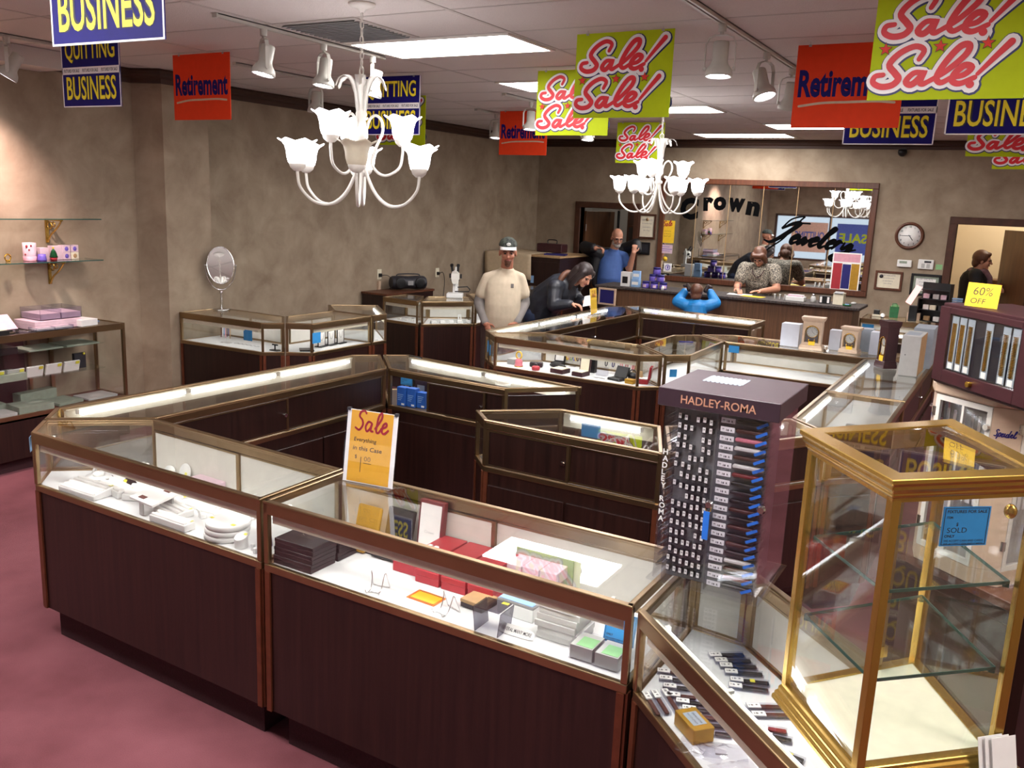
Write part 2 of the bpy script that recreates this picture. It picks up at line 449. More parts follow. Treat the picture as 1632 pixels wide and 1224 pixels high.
# --- man in the cap, hands in his front pockets
def man():
    t = empty('person', 'person in a cream T-shirt over grey sleeves and a dark cap, facing the camera', 'person', (-.45, 2.9, 0))
    P, f, s = placer((0, 0, 0), (.506, -.862))
    sh = [P(-.158, -.02, 1.362), P(.162, -.02, 1.372)]; el = [P(-.235, -.05, 1.12), P(.215, -.05, 1.13)]; wr = [P(-.155, .12, .935), P(.135, .12, .95)]
    hip = [P(-.10, 0, .93), P(.09, 0, .93)]; kn = [P(-.12, .03, .5), P(.11, .02, .5)]; an = [P(-.13, 0, .09), P(.12, 0, .09)]
    Hd = frame(P(.03, .05, 1.625), (f.x * 1 + s.x * .05, f.y + s.y * .05, -.10), s=1.06)
    b = MB(); head_shapes(b, Hd); cap(b, P(.025, .0, 1.42), P(.03, .03, 1.57), .062, .058)
    R = Matrix((s, f, Vector((0, 0, 1)))).transposed()
    torso(b, P, [(.86, .14, .10, 0, 0), (.95, .155, .115, 0, .01), (1.08, .16, .13, 0, .02), (1.22, .16, .115, 0, .01), (1.33, .15, .1, 0, 0), (1.40, .12, .075, .01, 0), (1.45, .05, .05, .02, 0)])
    for i in (0, 1):
        chain_(b, [sh[i], el[i], wr[i]], [.055, .043, .032]); chain_(b, [hip[i], kn[i], an[i]], [.085, .058, .042]); cap(b, an[i] + Vector((0, 0, -.045)), an[i] + f * .15 + Vector((0, 0, -.05)), .04, .035)
        hand(b, wr[i], -s * (1 - 2 * i) * -.45 + f * .45 + Vector((0, 0, -.9)), f * .6 + s * (.5 if i else -.5), 1.0, .35, 1 if i else -1)
    blob('body', b, 'skin_tan', t, .0065, 2); face(t, Hd)
    g = MB(); torso(g, P, [(.80, .182, .132, 0, .005), (.88, .182, .138, 0, .012), (1.0, .178, .15, 0, .025), (1.12, .176, .148, 0, .025), (1.24, .178, .13, 0, .012), (1.33, .172, .112, 0, 0), (1.39, .15, .09, .01, -.01), (1.43, .10, .075, .018, -.005), (1.46, .07, .066, .024, .002)])
    for i in (0, 1): mid = sh[i].lerp(el[i], .62); chain_(g, [P((2 * i - 1) * .05 + .02, -.01, 1.415), sh[i], mid], [.05, .058, .070])
    g.tube([P(.025, .0, 1.42), P(.028, .012, 1.478)], [.076, .066], 14)
    o = blob('t_shirt', g, 'shirt_cream', t, .008); 
    MB().obox(P(.085, .118, 1.31), s, (0, 0, 1), f, .014, .02, .002).build('chest_logo', 'sleeve_grey', o)
    g = MB()
    for i in (0, 1): chain_(g, [sh[i].lerp(el[i], .4), el[i], wr[i].lerp(el[i], .08)], [.060, .055, .043])
    blob('sleeves', g, 'sleeve_grey', t, .008)
    g = MB()
    for i in (0, 1): chain_(g, [hip[i], kn[i], an[i] + Vector((0, 0, .02))], [.115, .082, .07])
    g.ell(P(0, 0, .9), (.168, .12, .12), 16, 0, R); blob('trousers', g, 'trousers', t, .01)
    g = MB()
    for i in (0, 1): cap(g, an[i] + Vector((0, 0, -.04)), an[i] + f * .16 + Vector((0, 0, -.05)), .05, .04)
    blob('shoes', g, 'black', t, .01)
    g = MB(); k = 1.06
    for (c, r) in (((0, .062, -.098), (.030, .024, .028)), ((0, .088, -.072), (.022, .012, .018)), ((.024, .076, -.07), (.009, .012, .02)), ((-.024, .076, -.07), (.009, .012, .02))): g.ell(Hd @ Vector(c), tuple(v * k for v in r), 10, 0, Hd.to_3x3() * (1 / k))
    blob('goatee', g, 'hair_br', t, .005)
    MB().ell(Hd @ Vector((0, .098, -.057)), (.018, .006, .005), 8, 0, Hd.to_3x3() * (1 / k)).build('lips', 'lips', t)
    # cap: crown, bill
    c = MB(); rings = []
    for j in range(9):
        a = PI / 2 * j / 8; rings.append([tuple(Hd @ Vector((math.cos(q) * .084 * math.cos(a * .98), -.01 + math.sin(q) * .104 * math.cos(a * .98), .058 + .080 * math.sin(a)))) for q in [2 * PI * i / 24 for i in range(24)]])
    c.loft(rings, 0, True, True, True); cp = c.build('cap', 'camo', t)
    bl = MB(); n = 14
    up = [(math.sin(a) * .078, -.01 + math.cos(a) * .098 + e * (.055 * math.cos(a * .92)), .060 - e * .014 - (.016 if e else 0) * abs(math.sin(a)) ** 2) for e in (0, 1) for a in [-1.25 + 2.5 * i / n for i in range(n + 1)]]
    lo = [(p[0], p[1], p[2] - .006) for p in up]
    N_ = n + 1; fs = [(i, i + 1, N_ + i + 1, N_ + i) for i in range(n)]; fs2 = [tuple(2 * N_ + v for v in reversed(q)) for q in fs]; sd = [(N_ + i, N_ + i + 1, 3 * N_ + i + 1, 3 * N_ + i) for i in range(n)]
    bl.add([Hd @ Vector(p) for p in up + lo], fs + fs2 + sd, 0, True); bl.build('cap_bill', 'paper', cp)
    MB().ell(Hd @ Vector((.0, .088, .085)), (.022, .008, .016), 10, 0, Hd.to_3x3() * (1 / k)).build('cap_badge', 'grey_lt', cp)
man()
# --- woman in a dark jacket leaning over the long case
def woman_leaning():
    t = empty('person', 'person with long dark hair in a dark jacket leaning over the long glass case', 'person', (-.55, 3.95, 0))
    O = Vector((-.55, 3.95, 0)); W = lambda x, y, z: Vector((x, y, z)) - O
    hip = [W(-.62, 3.86, .9), W(-.62, 4.04, .9)]; kn = [W(-.58, 3.85, .48), W(-.6, 4.05, .48)]; an = [W(-.62, 3.85, .09), W(-.64, 4.05, .09)]
    ch = W(-.36, 3.95, 1.19); sh = [W(-.33, 3.78, 1.23), W(-.33, 4.12, 1.23)]; el = [W(-.30, 3.70, 1.05), W(-.25, 4.16, 1.085)]; wr = [W(-.105, 3.72, 1.085), W(-.08, 3.98, 1.09)]
    Hd = frame(W(-.075, 3.93, 1.375), (.78, -.30, -.55), (.4, 0, .9), 1.)
    b = MB(); head_shapes(b, Hd); cap(b, W(-.24, 3.95, 1.28), W(-.12, 3.94, 1.335), .058, .05)
    chain_(b, [W(-.62, 3.95, .93), W(-.5, 3.95, 1.08), ch], [.14, .14, .145]); cap(b, sh[0], sh[1], .06)
    for i in (0, 1):
        chain_(b, [sh[i], el[i], wr[i]], [.055, .043, .03]); chain_(b, [hip[i], kn[i], an[i]], [.085, .055, .04]); cap(b, an[i] + Vector((0, 0, -.045)), an[i] + Vector((.14, 0, -.055)), .036, .03)
        hand(b, wr[i], (1, .25 - .5 * i, -.05), (0, 0, 1), .92, .5, 1 if i == 0 else -1)
    blob('body', b, 'skin', t, .0065, 2); face(t, Hd)
    g = MB(); chain_(g, [W(-.62, 3.95, .86), W(-.53, 3.95, 1.06), W(-.36, 3.95, 1.19)], [.195, .19, .185]); cap(g, sh[0], sh[1], .095)
    for i in (0, 1): chain_(g, [sh[i], el[i], wr[i].lerp(el[i], .1)], [.088, .07, .05])
    g.tube([W(-.30, 3.95, 1.26), W(-.21, 3.95, 1.315)], [.10, .085], 14)
    blob('jacket', g, 'jacket', t, .008)
    g = MB(); r = random.Random(5)
    for k in range(26):
        a = 2 * PI * k / 26; c = W(-.27, 3.95, 1.30) + Vector((.03 * math.cos(a) - .035, .115 * math.sin(a), .085 * math.cos(a) - .0)); g.ell(c, (.035, .035, .035), 8)
    blob('hood_trim', g, 'hair_br', t, .01, 1)
    hd = MB(); k = Hd.to_3x3()
    hd.ell(Hd @ Vector((0, -.025, .035)), (.088, .105, .1), 16, 0, k)
    for q in (-1, 1):
        chain_(hd, [Hd @ Vector((q * .07, .03, .05)), Hd @ Vector((q * .085, .01, -.03)), Hd @ Vector((q * .085, -.01, -.12)), Hd @ Vector((q * .08, -.0, -.19))], [.035, .034, .034, .02])
        chain_(hd, [Hd @ Vector((q * .05, -.07, .02)), Hd @ Vector((q * .06, -.08, -.1)), Hd @ Vector((q * .06, -.06, -.2))], [.05, .05, .03])
    blob('hair', hd, 'hair_dk', t, .008)
    g = MB()
    for i in (0, 1): chain_(g, [hip[i], kn[i], an[i]], [.105, .075, .062])
    cap(g, hip[0], hip[1], .12); blob('trousers', g, 'jeans', t, .01)
    g = MB()
    for i in (0, 1): cap(g, an[i] + Vector((0, 0, -.045)), an[i] + Vector((.15, 0, -.052)), .044, .036)
    blob('shoes', g, 'black', t, .01)
    p = empty('paper_sheet', 'white sheet held by the leaning woman', 'paper', (.02, 3.86, 1.10)); MB().obox((0, 0, .02), (.8, .3, .2), (-.1, .5, .85), (0, 0, 1), .045, .06, .0008).build('sheet', 'paper', p)
woman_leaning()
# --- bald man pulling on a black jacket
def bald():
    t = empty('person', 'bald bearded person in a blue polo shirt pulling on a black jacket in the doorway', 'person', (-1.15, 7.26, 0))
    P, f, s = placer((0, 0, 0), (.39, -.92)); R = Matrix((s, f, Vector((0, 0, 1)))).transposed()
    sh = [P(-.225, 0, 1.41), P(.115, .0, 1.40)]; el = [P(-.45, .06, 1.50), P(.20, .06, 1.22)]; wr = [P(-.29, .24, 1.50), P(.245, .16, 1.46)]
    hip = [P(-.17, 0, .92), P(.03, 0, .92)]; kn = [P(-.18, .02, .5), P(.04, .02, .5)]; an = [P(-.18, 0, .09), P(.05, 0, .09)]
    Hd = frame(P(0, .05, 1.655), (f.x + s.x * .35, f.y + s.y * .35, -.35), (0, 0, 1), 1.06)
    b = MB(); head_shapes(b, Hd); cap(b, P(-.04, 0, 1.45), P(-.01, .03, 1.6), .064, .06)
    torso(b, P, [(.86, .14, .10, -.07, 0), (.95, .155, .13, -.07, .02), (1.08, .16, .15, -.07, .04), (1.22, .155, .12, -.06, .01), (1.33, .15, .1, -.055, 0), (1.40, .12, .075, -.05, 0), (1.45, .05, .05, -.04, 0)])
    for i in (0, 1):
        chain_(b, [sh[i], el[i], wr[i]], [.06, .05, .034]); chain_(b, [hip[i], kn[i], an[i]], [.09, .06, .042]); cap(b, an[i] + Vector((0, 0, -.045)), an[i] + f * .15 + Vector((0, 0, -.05)), .04, .035)
    hand(b, wr[0], s * .9 + f * .2 + Vector((0, 0, .1)), Vector((0, 0, 1)), 1.05, .8, -1); hand(b, wr[1], Vector((0, 0, 1)) + s * .1, f, 1.0, .8, 1)
    blob('body', b, 'skin', t, .0065, 2); face(t, Hd, glasses=True)
    g = MB(); k = Hd.to_3x3()
    for (c, r) in (((0, .058, -.088), (.045, .035, .035)), ((0, .085, -.045), (.03, .012, .009)), ((.05, .02, -.06), (.015, .03, .04)), ((-.05, .02, -.06), (.015, .03, .04))): g.ell(Hd @ Vector(c), tuple(v * 1.05 for v in r), 10, 0, k)
    blob('beard', g, 'hair_grey', t, .005)
    g = MB(); torso(g, P, [(.90, .17, .135, -.07, .02), (.98, .178, .165, -.07, .045), (1.08, .18, .175, -.07, .055), (1.2, .178, .15, -.065, .03), (1.32, .175, .118, -.058, 0), (1.39, .155, .092, -.05, -.005), (1.44, .1, .076, -.045, 0), (1.475, .072, .068, -.04, .005)])
    for i in (0, 1): chain_(g, [P((2 * i - 1) * .05 - .05, -.005, 1.435), sh[i], sh[i].lerp(el[i], .6)], [.05, .062, .068])
    g.tube([P(-.04, 0, 1.44), P(-.03, .012, 1.5)], [.074, .067], 14)
    blob('polo_shirt', g, 'shirt_blue', t, .008)
    g = MB()      # jacket: sleeve on his right arm, back panel swung behind, loose half held up at left
    chain_(g, [sh[0] - f * .03, el[0], wr[0].lerp(el[0], .25)], [.105, .09, .07])
    chain_(g, [P(-.27, -.02, 1.38), P(-.29, -.0, 1.15), P(-.27, .02, .98)], [.09, .075, .05]); chain_(g, [P(-.27, -.12, 1.4), P(-.05, -.17, 1.42), P(.15, -.14, 1.5), P(.27, -.0, 1.57), P(.30, .06, 1.5)], [.09, .09, .095, .085, .06]); chain_(g, [P(.17, -.12, 1.5), P(.2, -.14, 1.25), P(.18, -.14, 1.0)], [.08, .08, .06]); chain_(g, [P(-.2, -.14, 1.35), P(-.18, -.16, 1.0)], [.09, .08])
    blob('jacket', g, 'jacket_black', t, .01)
    g = MB()
    for i in (0, 1): chain_(g, [hip[i], kn[i], an[i]], [.12, .085, .07])
    g.ell(P(-.07, .01, .9), (.185, .15, .12), 16, 0, R); blob('jeans', g, 'jeans', t, .01)
    MB().tube([P(-.07 + .19 * math.cos(a), .015 + .155 * math.sin(a), .945) for a in [2 * PI * k / 24 for k in range(25)]], .016, 6, cap=False).build('belt', 'brown', t)
    g = MB()
    for i in (0, 1): cap(g, an[i] + Vector((0, 0, -.04)), an[i] + f * .16 + Vector((0, 0, -.05)), .05, .04)
    blob('shoes', g, 'black', t, .01)
bald()
# --- woman writing at the counter
def writer():
    t = empty('person', 'person in a printed blouse bending over the counter to write', 'person', (.91, 7.37, 0))
    P, f, s = placer((0, 0, 0), (.1, -1)); R = Matrix((s, f, Vector((0, 0, 1)))).transposed()
    sh = [P(-.19, .2, 1.36), P(.19, .2, 1.36)]; el = [P(-.245, .30, 1.12), P(.26, .33, 1.13)]; wr = [P(-.21, .53, 1.115), P(.10, .56, 1.11)]
    hip = [P(-.1, 0, .93), P(.1, 0, .93)]; kn = [P(-.1, .03, .5), P(.1, .03, .5)]; an = [P(-.11, 0, .09), P(.11, 0, .09)]
    Hd = frame(P(.0, .30, 1.525), (f.x - s.x * .15, f.y - s.y * .15, -.75), (0, -.3, 1), 1.0)
    b = MB(); head_shapes(b, Hd); cap(b, P(0, .17, 1.39), P(0, .25, 1.48), .058, .05)
    chain_(b, [P(0, 0, .95), P(0, .08, 1.15), P(0, .16, 1.28)], [.14, .145, .15])
    for i in (0, 1):
        chain_(b, [sh[i], el[i], wr[i]], [.06, .05, .032]); chain_(b, [hip[i], kn[i], an[i]], [.09, .06, .042]); cap(b, an[i] + Vector((0, 0, -.045)), an[i] + f * .14 + Vector((0, 0, -.055)), .036, .03)
    hand(b, wr[0], f * .8 + s * .5 + Vector((0, 0, -.12)), (0, 0, 1), .92, .4, 1); hand(b, wr[1], f * .5 - s * .8, (0, 0, 1), .92, .2, -1)
    blob('body', b, 'skin', t, .0065, 2); face(t, Hd, glasses=True)
    g = MB(); chain_(g, [P(0, 0, .93), P(0, .07, 1.12), P(0, .16, 1.27)], [.175, .18, .18]); cap(g, sh[0], sh[1], .085)
    g.ell(P(0, .2, 1.2), (.17, .12, .12), 12, 0, R)
    for i in (0, 1): chain_(g, [sh[i], sh[i].lerp(el[i], .55)], [.092, .085])
    blob('blouse', g, 'print_cloth', t, .008)
    MB().tube([P(.075 * math.cos(a), .30 + .05 * math.sin(a), 1.31 + .06 * (math.sin(a) < 0) * math.sin(a) + .05 * math.cos(2 * a)) for a in [2 * PI * k / 20 for k in range(21)]], .006, 6, cap=False).build('necklace', 'maroon', t)
    g = MB(); k = Hd.to_3x3(); g.ell(Hd @ Vector((0, -.02, .04)), (.092, .108, .1), 16, 0, k)
    for q in (-1, 1): chain_(g, [Hd @ Vector((q * .06, .05, .07)), Hd @ Vector((q * .085, .035, .01)), Hd @ Vector((q * .08, .01, -.06))], [.035, .032, .03])
    chain_(g, [Hd @ Vector((-.04, .08, .08)), Hd @ Vector((.05, .08, .075))], [.025, .025]); g.ell(Hd @ Vector((0, -.06, -.04)), (.08, .06, .07), 12, 0, k)
    blob('hair', g, 'hair_br', t, .008)
    g = MB()
    for i in (0, 1): chain_(g, [hip[i], kn[i], an[i]], [.115, .08, .065])
    cap(g, hip[0], hip[1], .12); blob('trousers', g, 'jacket_black', t, .01)
    pn = empty('pen', 'pen in the hand of the writing woman', 'pen', P(-.15, .62, 1.055) + Vector((.91, 7.37, 0))); MB().tube([(0, 0, 0), (-.02, .03, .13)], .004, 8).build('barrel', 'navy', pn)
writer()
# --- child in a blue coat at the counter
def child():
    t = empty('person', 'small child in a bright blue coat reaching up at the counter, seen from behind', 'person', (.47, 6.08, 0))
    P, f, s = placer((0, 0, 0), (-.3, .95)); s = -s; P2 = lambda x, y, z: s * x + f * y + Vector((0, 0, z))
    R = Matrix((s, f, Vector((0, 0, 1)))).transposed()
    sh = [P2(-.13, 0, .93), P2(.13, 0, .93)]; el = [P2(-.235, .05, .96), P2(.235, .05, .97)]; wr = [P2(-.14, .12, 1.10), P2(.15, .12, 1.11)]
    hip = [P2(-.07, 0, .58), P2(.07, 0, .58)]; kn = [P2(-.07, 0, .32), P2(.07, 0, .32)]; an = [P2(-.07, 0, .07), P2(.07, 0, .07)]
    Hd = frame(P2(-.01, .03, 1.085), (f.x, f.y, -.1), s=.86)
    b = MB(); head_shapes(b, Hd); cap(b, P2(0, 0, .92), P2(0, .01, 1.04), .045, .043); chain_(b, [P2(0, 0, .6), P2(0, 0, .75), P2(0, 0, .88)], [.11, .115, .11])
    for i in (0, 1):
        chain_(b, [sh[i], el[i], wr[i]], [.042, .036, .025]); chain_(b, [hip[i], kn[i], an[i]], [.06, .045, .035]); cap(b, an[i] + Vector((0, 0, -.035)), an[i] + f * .1 + Vector((0, 0, -.04)), .03, .027)
        hand(b, wr[i], Vector((0, 0, .8)) + f * .4 + s * (.3 - .6 * i) * .4, -f + s * (1 if i else -1) * .3, .68, .5, -1 if i else 1)
    blob('body', b, 'skin', t, .006, 2); face(t, Hd)
    g = MB(); chain_(g, [P2(0, 0, .55), P2(0, 0, .74), P2(0, 0, .88)], [.165, .155, .14]); cap(g, sh[0], sh[1], .075)
    for i in (0, 1): chain_(g, [sh[i], el[i], wr[i].lerp(el[i], .15)], [.075, .068, .05])
    g.ell(P2(0, -.07, .93), (.10, .06, .06), 12, 0, R); blob('coat', g, 'coat_blue', t, .008)
    g = MB(); k = Hd.to_3x3(); g.ell(Hd @ Vector((0, -.025, .035)), (.094, .11, .102), 16, 0, k); g.ell(Hd @ Vector((0, -.07, -.05)), (.08, .05, .06), 12, 0, k); blob('hair', g, 'hair_br', t, .008)
    for q in (-1, 1):
        g = MB(); chain_(g, [P2(q * .10 , .03, 1.12), P2(q * .125, .03, 1.18)], [.03, .02]); g.ell(P2(q * .15, .03, 1.165), (.035, .016, .022), 10, 0, R); blob('hair_bow', g, 'hair_dk', t, .006, 1)
    g = MB()
    for i in (0, 1): chain_(g, [hip[i], kn[i], an[i]], [.075, .058, .05])
    blob('leggings', g, 'jeans', t, .01)
    g = MB()
    for i in (0, 1): cap(g, an[i] + Vector((0, 0, -.03)), an[i] + f * .11 + Vector((0, 0, -.035)), .038, .033)
    blob('shoes', g, 'black', t, .009)
child()
# --- woman in the right-hand doorway
def passer():
    t = empty('person', 'person with short reddish hair and a black cardigan in the right-hand doorway', 'person', (3.40, 8.45, 0))
    P, f, s = placer((0, 0, 0), (.92, .15)); R = Matrix((s, f, Vector((0, 0, 1)))).transposed()
    sh = [P(-.17, -.02, 1.42), P(.17, -.02, 1.42)]; el = [P(-.22, .02, 1.16), P(.21, -.0, 1.16)]; wr = [P(-.12, .22, 1.22), P(.12, .2, 1.2)]
    hip = [P(-.09, 0, .93), P(.09, 0, .93)]; kn = [P(-.09, .03, .5), P(.09, .05, .5)]; an = [P(-.09, 0, .09), P(.09, .08, .09)]
    Hd = frame(P(0, .06, 1.60), (f.x, f.y - .15, -.05), s=1.)
    b = MB(); head_shapes(b, Hd); cap(b, P(0, .0, 1.43), P(0, .04, 1.55), .055, .05); chain_(b, [P(0, 0, .95), P(0, 0, 1.15), P(0, 0, 1.33)], [.14, .135, .14])
    for i in (0, 1):
        chain_(b, [sh[i], el[i], wr[i]], [.055, .045, .03]); chain_(b, [hip[i], kn[i], an[i]], [.09, .06, .042]); cap(b, an[i] + Vector((0, 0, -.045)), an[i] + f * .14 + Vector((0, 0, -.055)), .036, .03)
        hand(b, wr[i], f + Vector((0, 0, .3)), Vector((0, 0, 1)) if i else s, .92, .7, 1 if i else -1)
    blob('body', b, 'skin', t, .0065, 2); face(t, Hd, glasses=True)
    g = MB(); chain_(g, [P(0, 0, .9), P(0, -.01, 1.15), P(0, -.02, 1.33)], [.18, .165, .165]); cap(g, sh[0], sh[1], .08)
    for i in (0, 1): chain_(g, [sh[i], el[i], wr[i].lerp(el[i], .1)], [.085, .068, .05])
    blob('cardigan', g, 'cardigan', t, .008)
    g = MB(); chain_(g, [P(0, .09, 1.45), P(.02, .16, 1.38), P(.03, .18, 1.25), P(.03, .175, 1.1)], [.06, .045, .04, .035]); g.tube([P(.085 * math.cos(a), .01 + .085 * math.sin(a), 1.465) for a in [2 * PI * k / 16 for k in range(17)]], .03, 8, cap=False); blob('scarf', g, 'scarf', t, .008)
    g = MB(); k = Hd.to_3x3(); g.ell(Hd @ Vector((0, -.03, .04)), (.095, .105, .102), 16, 0, k); g.ell(Hd @ Vector((0, -.075, -.03)), (.08, .055, .07), 12, 0, k); g.ell(Hd @ Vector((0, .055, .085)), (.06, .035, .03), 10, 0, k); blob('hair', g, 'hair_br', t, .008)
    g = MB()
    for i in (0, 1): chain_(g, [hip[i], kn[i], an[i]], [.11, .08, .07])
    cap(g, hip[0], hip[1], .115); blob('trousers', g, 'charcoal', t, .01)
    o = empty('handheld_purse', 'small dark purse held by the person in the right-hand doorway', 'purse', P(.0, .30, 1.27) + Vector((3.40, 8.45, 0))); MB().ell((0, 0, 0), (.04, .05, .06), 12).build('body', 'red_dk', o); MB().tube([(0, -.03, .05), (0, 0, .1), (0, .03, .05)], .004, 6).build('strap', 'black', o)
passer()
# ------------------------------------------------------------------ the shop
H = 3.048; FT = .3048
XL, XR, YF, YB = -2.77, 6.2, -6.3, 7.82
struct(MB().box(XL - .3, XR + .3, YF - .3, YB + 3.4, -.1, 0).build('floor', 'carpet'))
struct(MB().box(XL - .3, XR + .3, YF - .3, YB + 3.4, H, H + .1).build('ceiling', 'tile'))
g = MB()                                                    # suspended grid: 4 ft by 2 ft tiles
k = -3
while k * 4 * FT < XR:
    x = k * 4 * FT
    if x > XL: g.box(x - .012, x + .012, YF, YB, H - .003, H - .0005)
    k += 1
k = -12
while k * 2 * FT < YB:
    y = k * 2 * FT
    if y > YF: g.box(XL, XR, y - .010, y + .010, H - .002, H - .0005)
    k += 1
struct(g.build('ceiling_grid', 'tbar'))
# left wall, with the shallow return and pier beside the corner case
struct(MB().prism([(XL, 1.10), (XL, YB), (XL - .25, YB), (XL - .25, YF), (-2.70, YF), (-2.70, .50), (-2.45, .60), (-2.45, 1.08)], 0, H).build('wall_left', 'wall_paint'))
# back wall around two doorways
DL0, DL1, DH, DR0, DR1 = -2.01, -1.14, 2.05, 3.145, 4.03
b = MB()
for (x0, x1, z0, z1) in ((XL - .25, DL0, 0, H), (DL0, DL1, DH, H), (DL1, DR0, 0, H), (DR0, DR1, DH, H), (DR1, XR + .2, 0, H)):
    b.box(x0, x1, YB, YB + .12, z0, z1)
struct(b.build('wall_back', 'wall_paint'))
struct(MB().box(XR, XR + .15, YF, YB, 0, H).build('wall_right', 'wall_paint'))
# shop front with two big windows and a door between, behind the photographer
b = MB()
WIN = [(-2.5, .6), (.9, 3.3), (3.6, 5.9)]
xs = [XL - .25] + [v for w in WIN for v in w] + [XR + .15]
for i in range(0, len(xs), 2): b.box(xs[i], xs[i + 1], YF - .15, YF, 0, H)
for (x0, x1) in WIN: b.box(x0, x1, YF - .15, YF, 0, .75); b.box(x0, x1, YF - .15, YF, 2.05, H)
struct(b.build('wall_front', 'wall_paint'))
for i, (x0, x1) in enumerate(WIN):
    f = MB()
    for (a0, a1, c0, c1) in ((x0, x1, .75, .81), (x0, x1, 1.99, 2.05), (x0, x0 + .06, .75, 2.05), (x1 - .06, x1, .75, 2.05), ((x0 + x1) / 2 - .03, (x0 + x1) / 2 + .03, .75, 2.05)):
        f.box(a0, a1, YF - .1, YF - .04, c0, c1)
    w = struct(f.build('window_%d' % (i + 1), 'wood_trim'))
    MB().box(x0 + .05, x1 - .05, YF - .075, YF - .068, .8, 2.0).build('pane', 'glass', w)
# rooms seen through the doorways
struct(MB().box(-3.1, -2.98, YB + .12, 10.4, 0, H).box(-.75, -.65, YB + .12, 10.4, 0, H).box(-3.1, -.65, 10.3, 10.4, 0, H).build('wall_workshop', 'office_wall'))
struct(MB().box(2.62, 2.74, YB + .12, 9.9, 0, H).box(5.2, 5.3, YB + .12, 9.9, 0, H).box(2.62, 5.3, 9.8, 9.9, 0, H).build('wall_hallway', 'cream_wall'))
# dark wood cornice
def cornice(name, pts, inward):
    m = MB(); prof = [(0, H - .002), (.07, H - .002), (.075, H - .02), (.045, H - .04), (.04, H - .06), (.02, H - .075), (.018, H - .105), (0, H - .11)]
    rings = []
    for (x, y, nx, ny) in pts: rings.append([(x + nx * d, y + ny * d, z) for d, z in prof])
    m.loft(rings, 0, False, True, True); struct(m.build(name, 'cornice'))
cornice('trim_1', [(-2.70, -.29, 1, 0), (-2.70, .50, 1, -.8), (-2.45, .60, 1, -1), (-2.45, 1.08, 1, 1), (XL, 1.10, 1, 1.0), (XL, YB, 1, -1)], 0)
cornice('trim_2', [(XL, YB, 1, -1), (XR, YB, -1, -1)], 0)
struct(MB().box(-2.70, -2.40, -2.4, -.29, H - .13, H - .004).build('trim_3', 'tile'))      # white soffit over the wall shelves
# door casings
def casing(name, x0, x1):
    w = .09; m = MB()
    m.box(x0 - w, x0, YB - .025, YB + .14, 0, DH + w); m.box(x1, x1 + w, YB - .025, YB + .14, 0, DH + w); m.box(x0 - w, x1 + w, YB - .028, YB + .142, DH, DH + w)
    return struct(m.build(name, 'wood_trim', bevel=.006))
casing('trim_4', DL0, DL1); casing('trim_5', DR0, DR1)
# open door of the workshop, hinged on its left, and the wooden door standing open in the right-hand doorway
def door(name, c, rz, knob=1):
    o = MB().box(0, .81, -.02, .02, .01, 2.0).build(name, 'wood_door', bevel=.003); o.location = c; o.rotation_euler = (0, 0, rz); struct(o)
    k = MB()
    for s in (-1, 1): k.lathe([(.0, 0), (.012, 0), (.012, .03), (.028, .045), (.026, .06), (.0, .068)], 12); k.v = k.v
    kb = MB()
    for s in (-1, 1):
        kb.cyl((.745, s * .02, 1.0), (.745, s * .055, 1.0), .011); kb.ell((.745, s * .07, 1.0), (.027, .022, .027))
    kb.build('door_knob', 'brass', o)
    hg = MB()
    for z in (.25, 1.0, 1.75): hg.cyl((-.004, -.026, z - .05), (-.004, -.026, z + .05), .008)
    hg.build('hinge', 'steel', o)
    return o
door('door_1', (DL0 + .02, YB + .12, 0), 1.42)
door('door_2', (DR1 - .03, YB + .12, 0), PI - 1.15)
# ------------------------------------------------------------------ ceiling lights
def ceiling_light(x, y, label, lit=True):
    t = empty('ceiling_light', label, 'ceiling light', (x + .6096, y + .3048, H), 0, 'recessed fluorescent panels')
    f = MB()
    for (a0, a1, c0, c1) in ((-.595, .595, -.295, -.27), (-.595, .595, .27, .295), (-.595, -.57, -.27, .27), (.57, .595, -.27, .27)): f.box(a0, a1, c0, c1, -.012, -.001)
    f.build('frame', 'enamel', t)
    MB().box(-.57, .57, -.27, .27, -.009, -.002).build('diffuser', 'lit_panel', t)
    return t
U = 4 * FT
for (i, j, lab) in ((0, 0, 'big bright ceiling panel just beyond the near white chandelier'), (0, 3, 'bright ceiling panel half hidden behind the hanging lime Sale signs'),
                    (0, 6, 'bright ceiling panel whose right end shows beside the front lime Sale sign'), (0, 11, 'long bright ceiling panel closest to the back wall cornice'),
                    (1, 9, 'bright ceiling panel showing left of the right-hand Retirement sign'), (4, -5, 'unseen ceiling panel added for light by the right wall near the entrance'),
                    (0, -6, 'unseen ceiling panel added for light over the shop entrance, left of centre'), (2, -6, 'unseen ceiling panel added for light over the shop entrance, middle'), (2, -4, 'unseen ceiling panel added for light above the photographer'),  # panels by the entrance, right wall and overhead are unseen, added for light
                    (4, 0, 'unseen ceiling panel added for light near the right wall, front'), (4, 6, 'unseen ceiling panel added for light near the right wall, rear'), (-2, -6, 'unseen ceiling panel added for light over the shop entrance by the left wall')):
    if i == -2: x = -1.5 * U
    else: x = i * U
    ceiling_light(x, j * 2 * FT, lab)
t = empty('ceiling_vent', 'grey square return-air vent in the ceiling beside the near bright panel', 'vent', (.315, -.325, H))
MB().box(-.3, .3, -.3, .3, -.006, -.001).build('frame', 'tbar', t)
v = MB()
for k in range(14): v.obox((0, -.25 + k * .0385, -.008), (1, 0, 0), (0, 1, .8), (0, -.8, 1), .265, .016, .001)
v.build('louver', 'vent_grey', t)

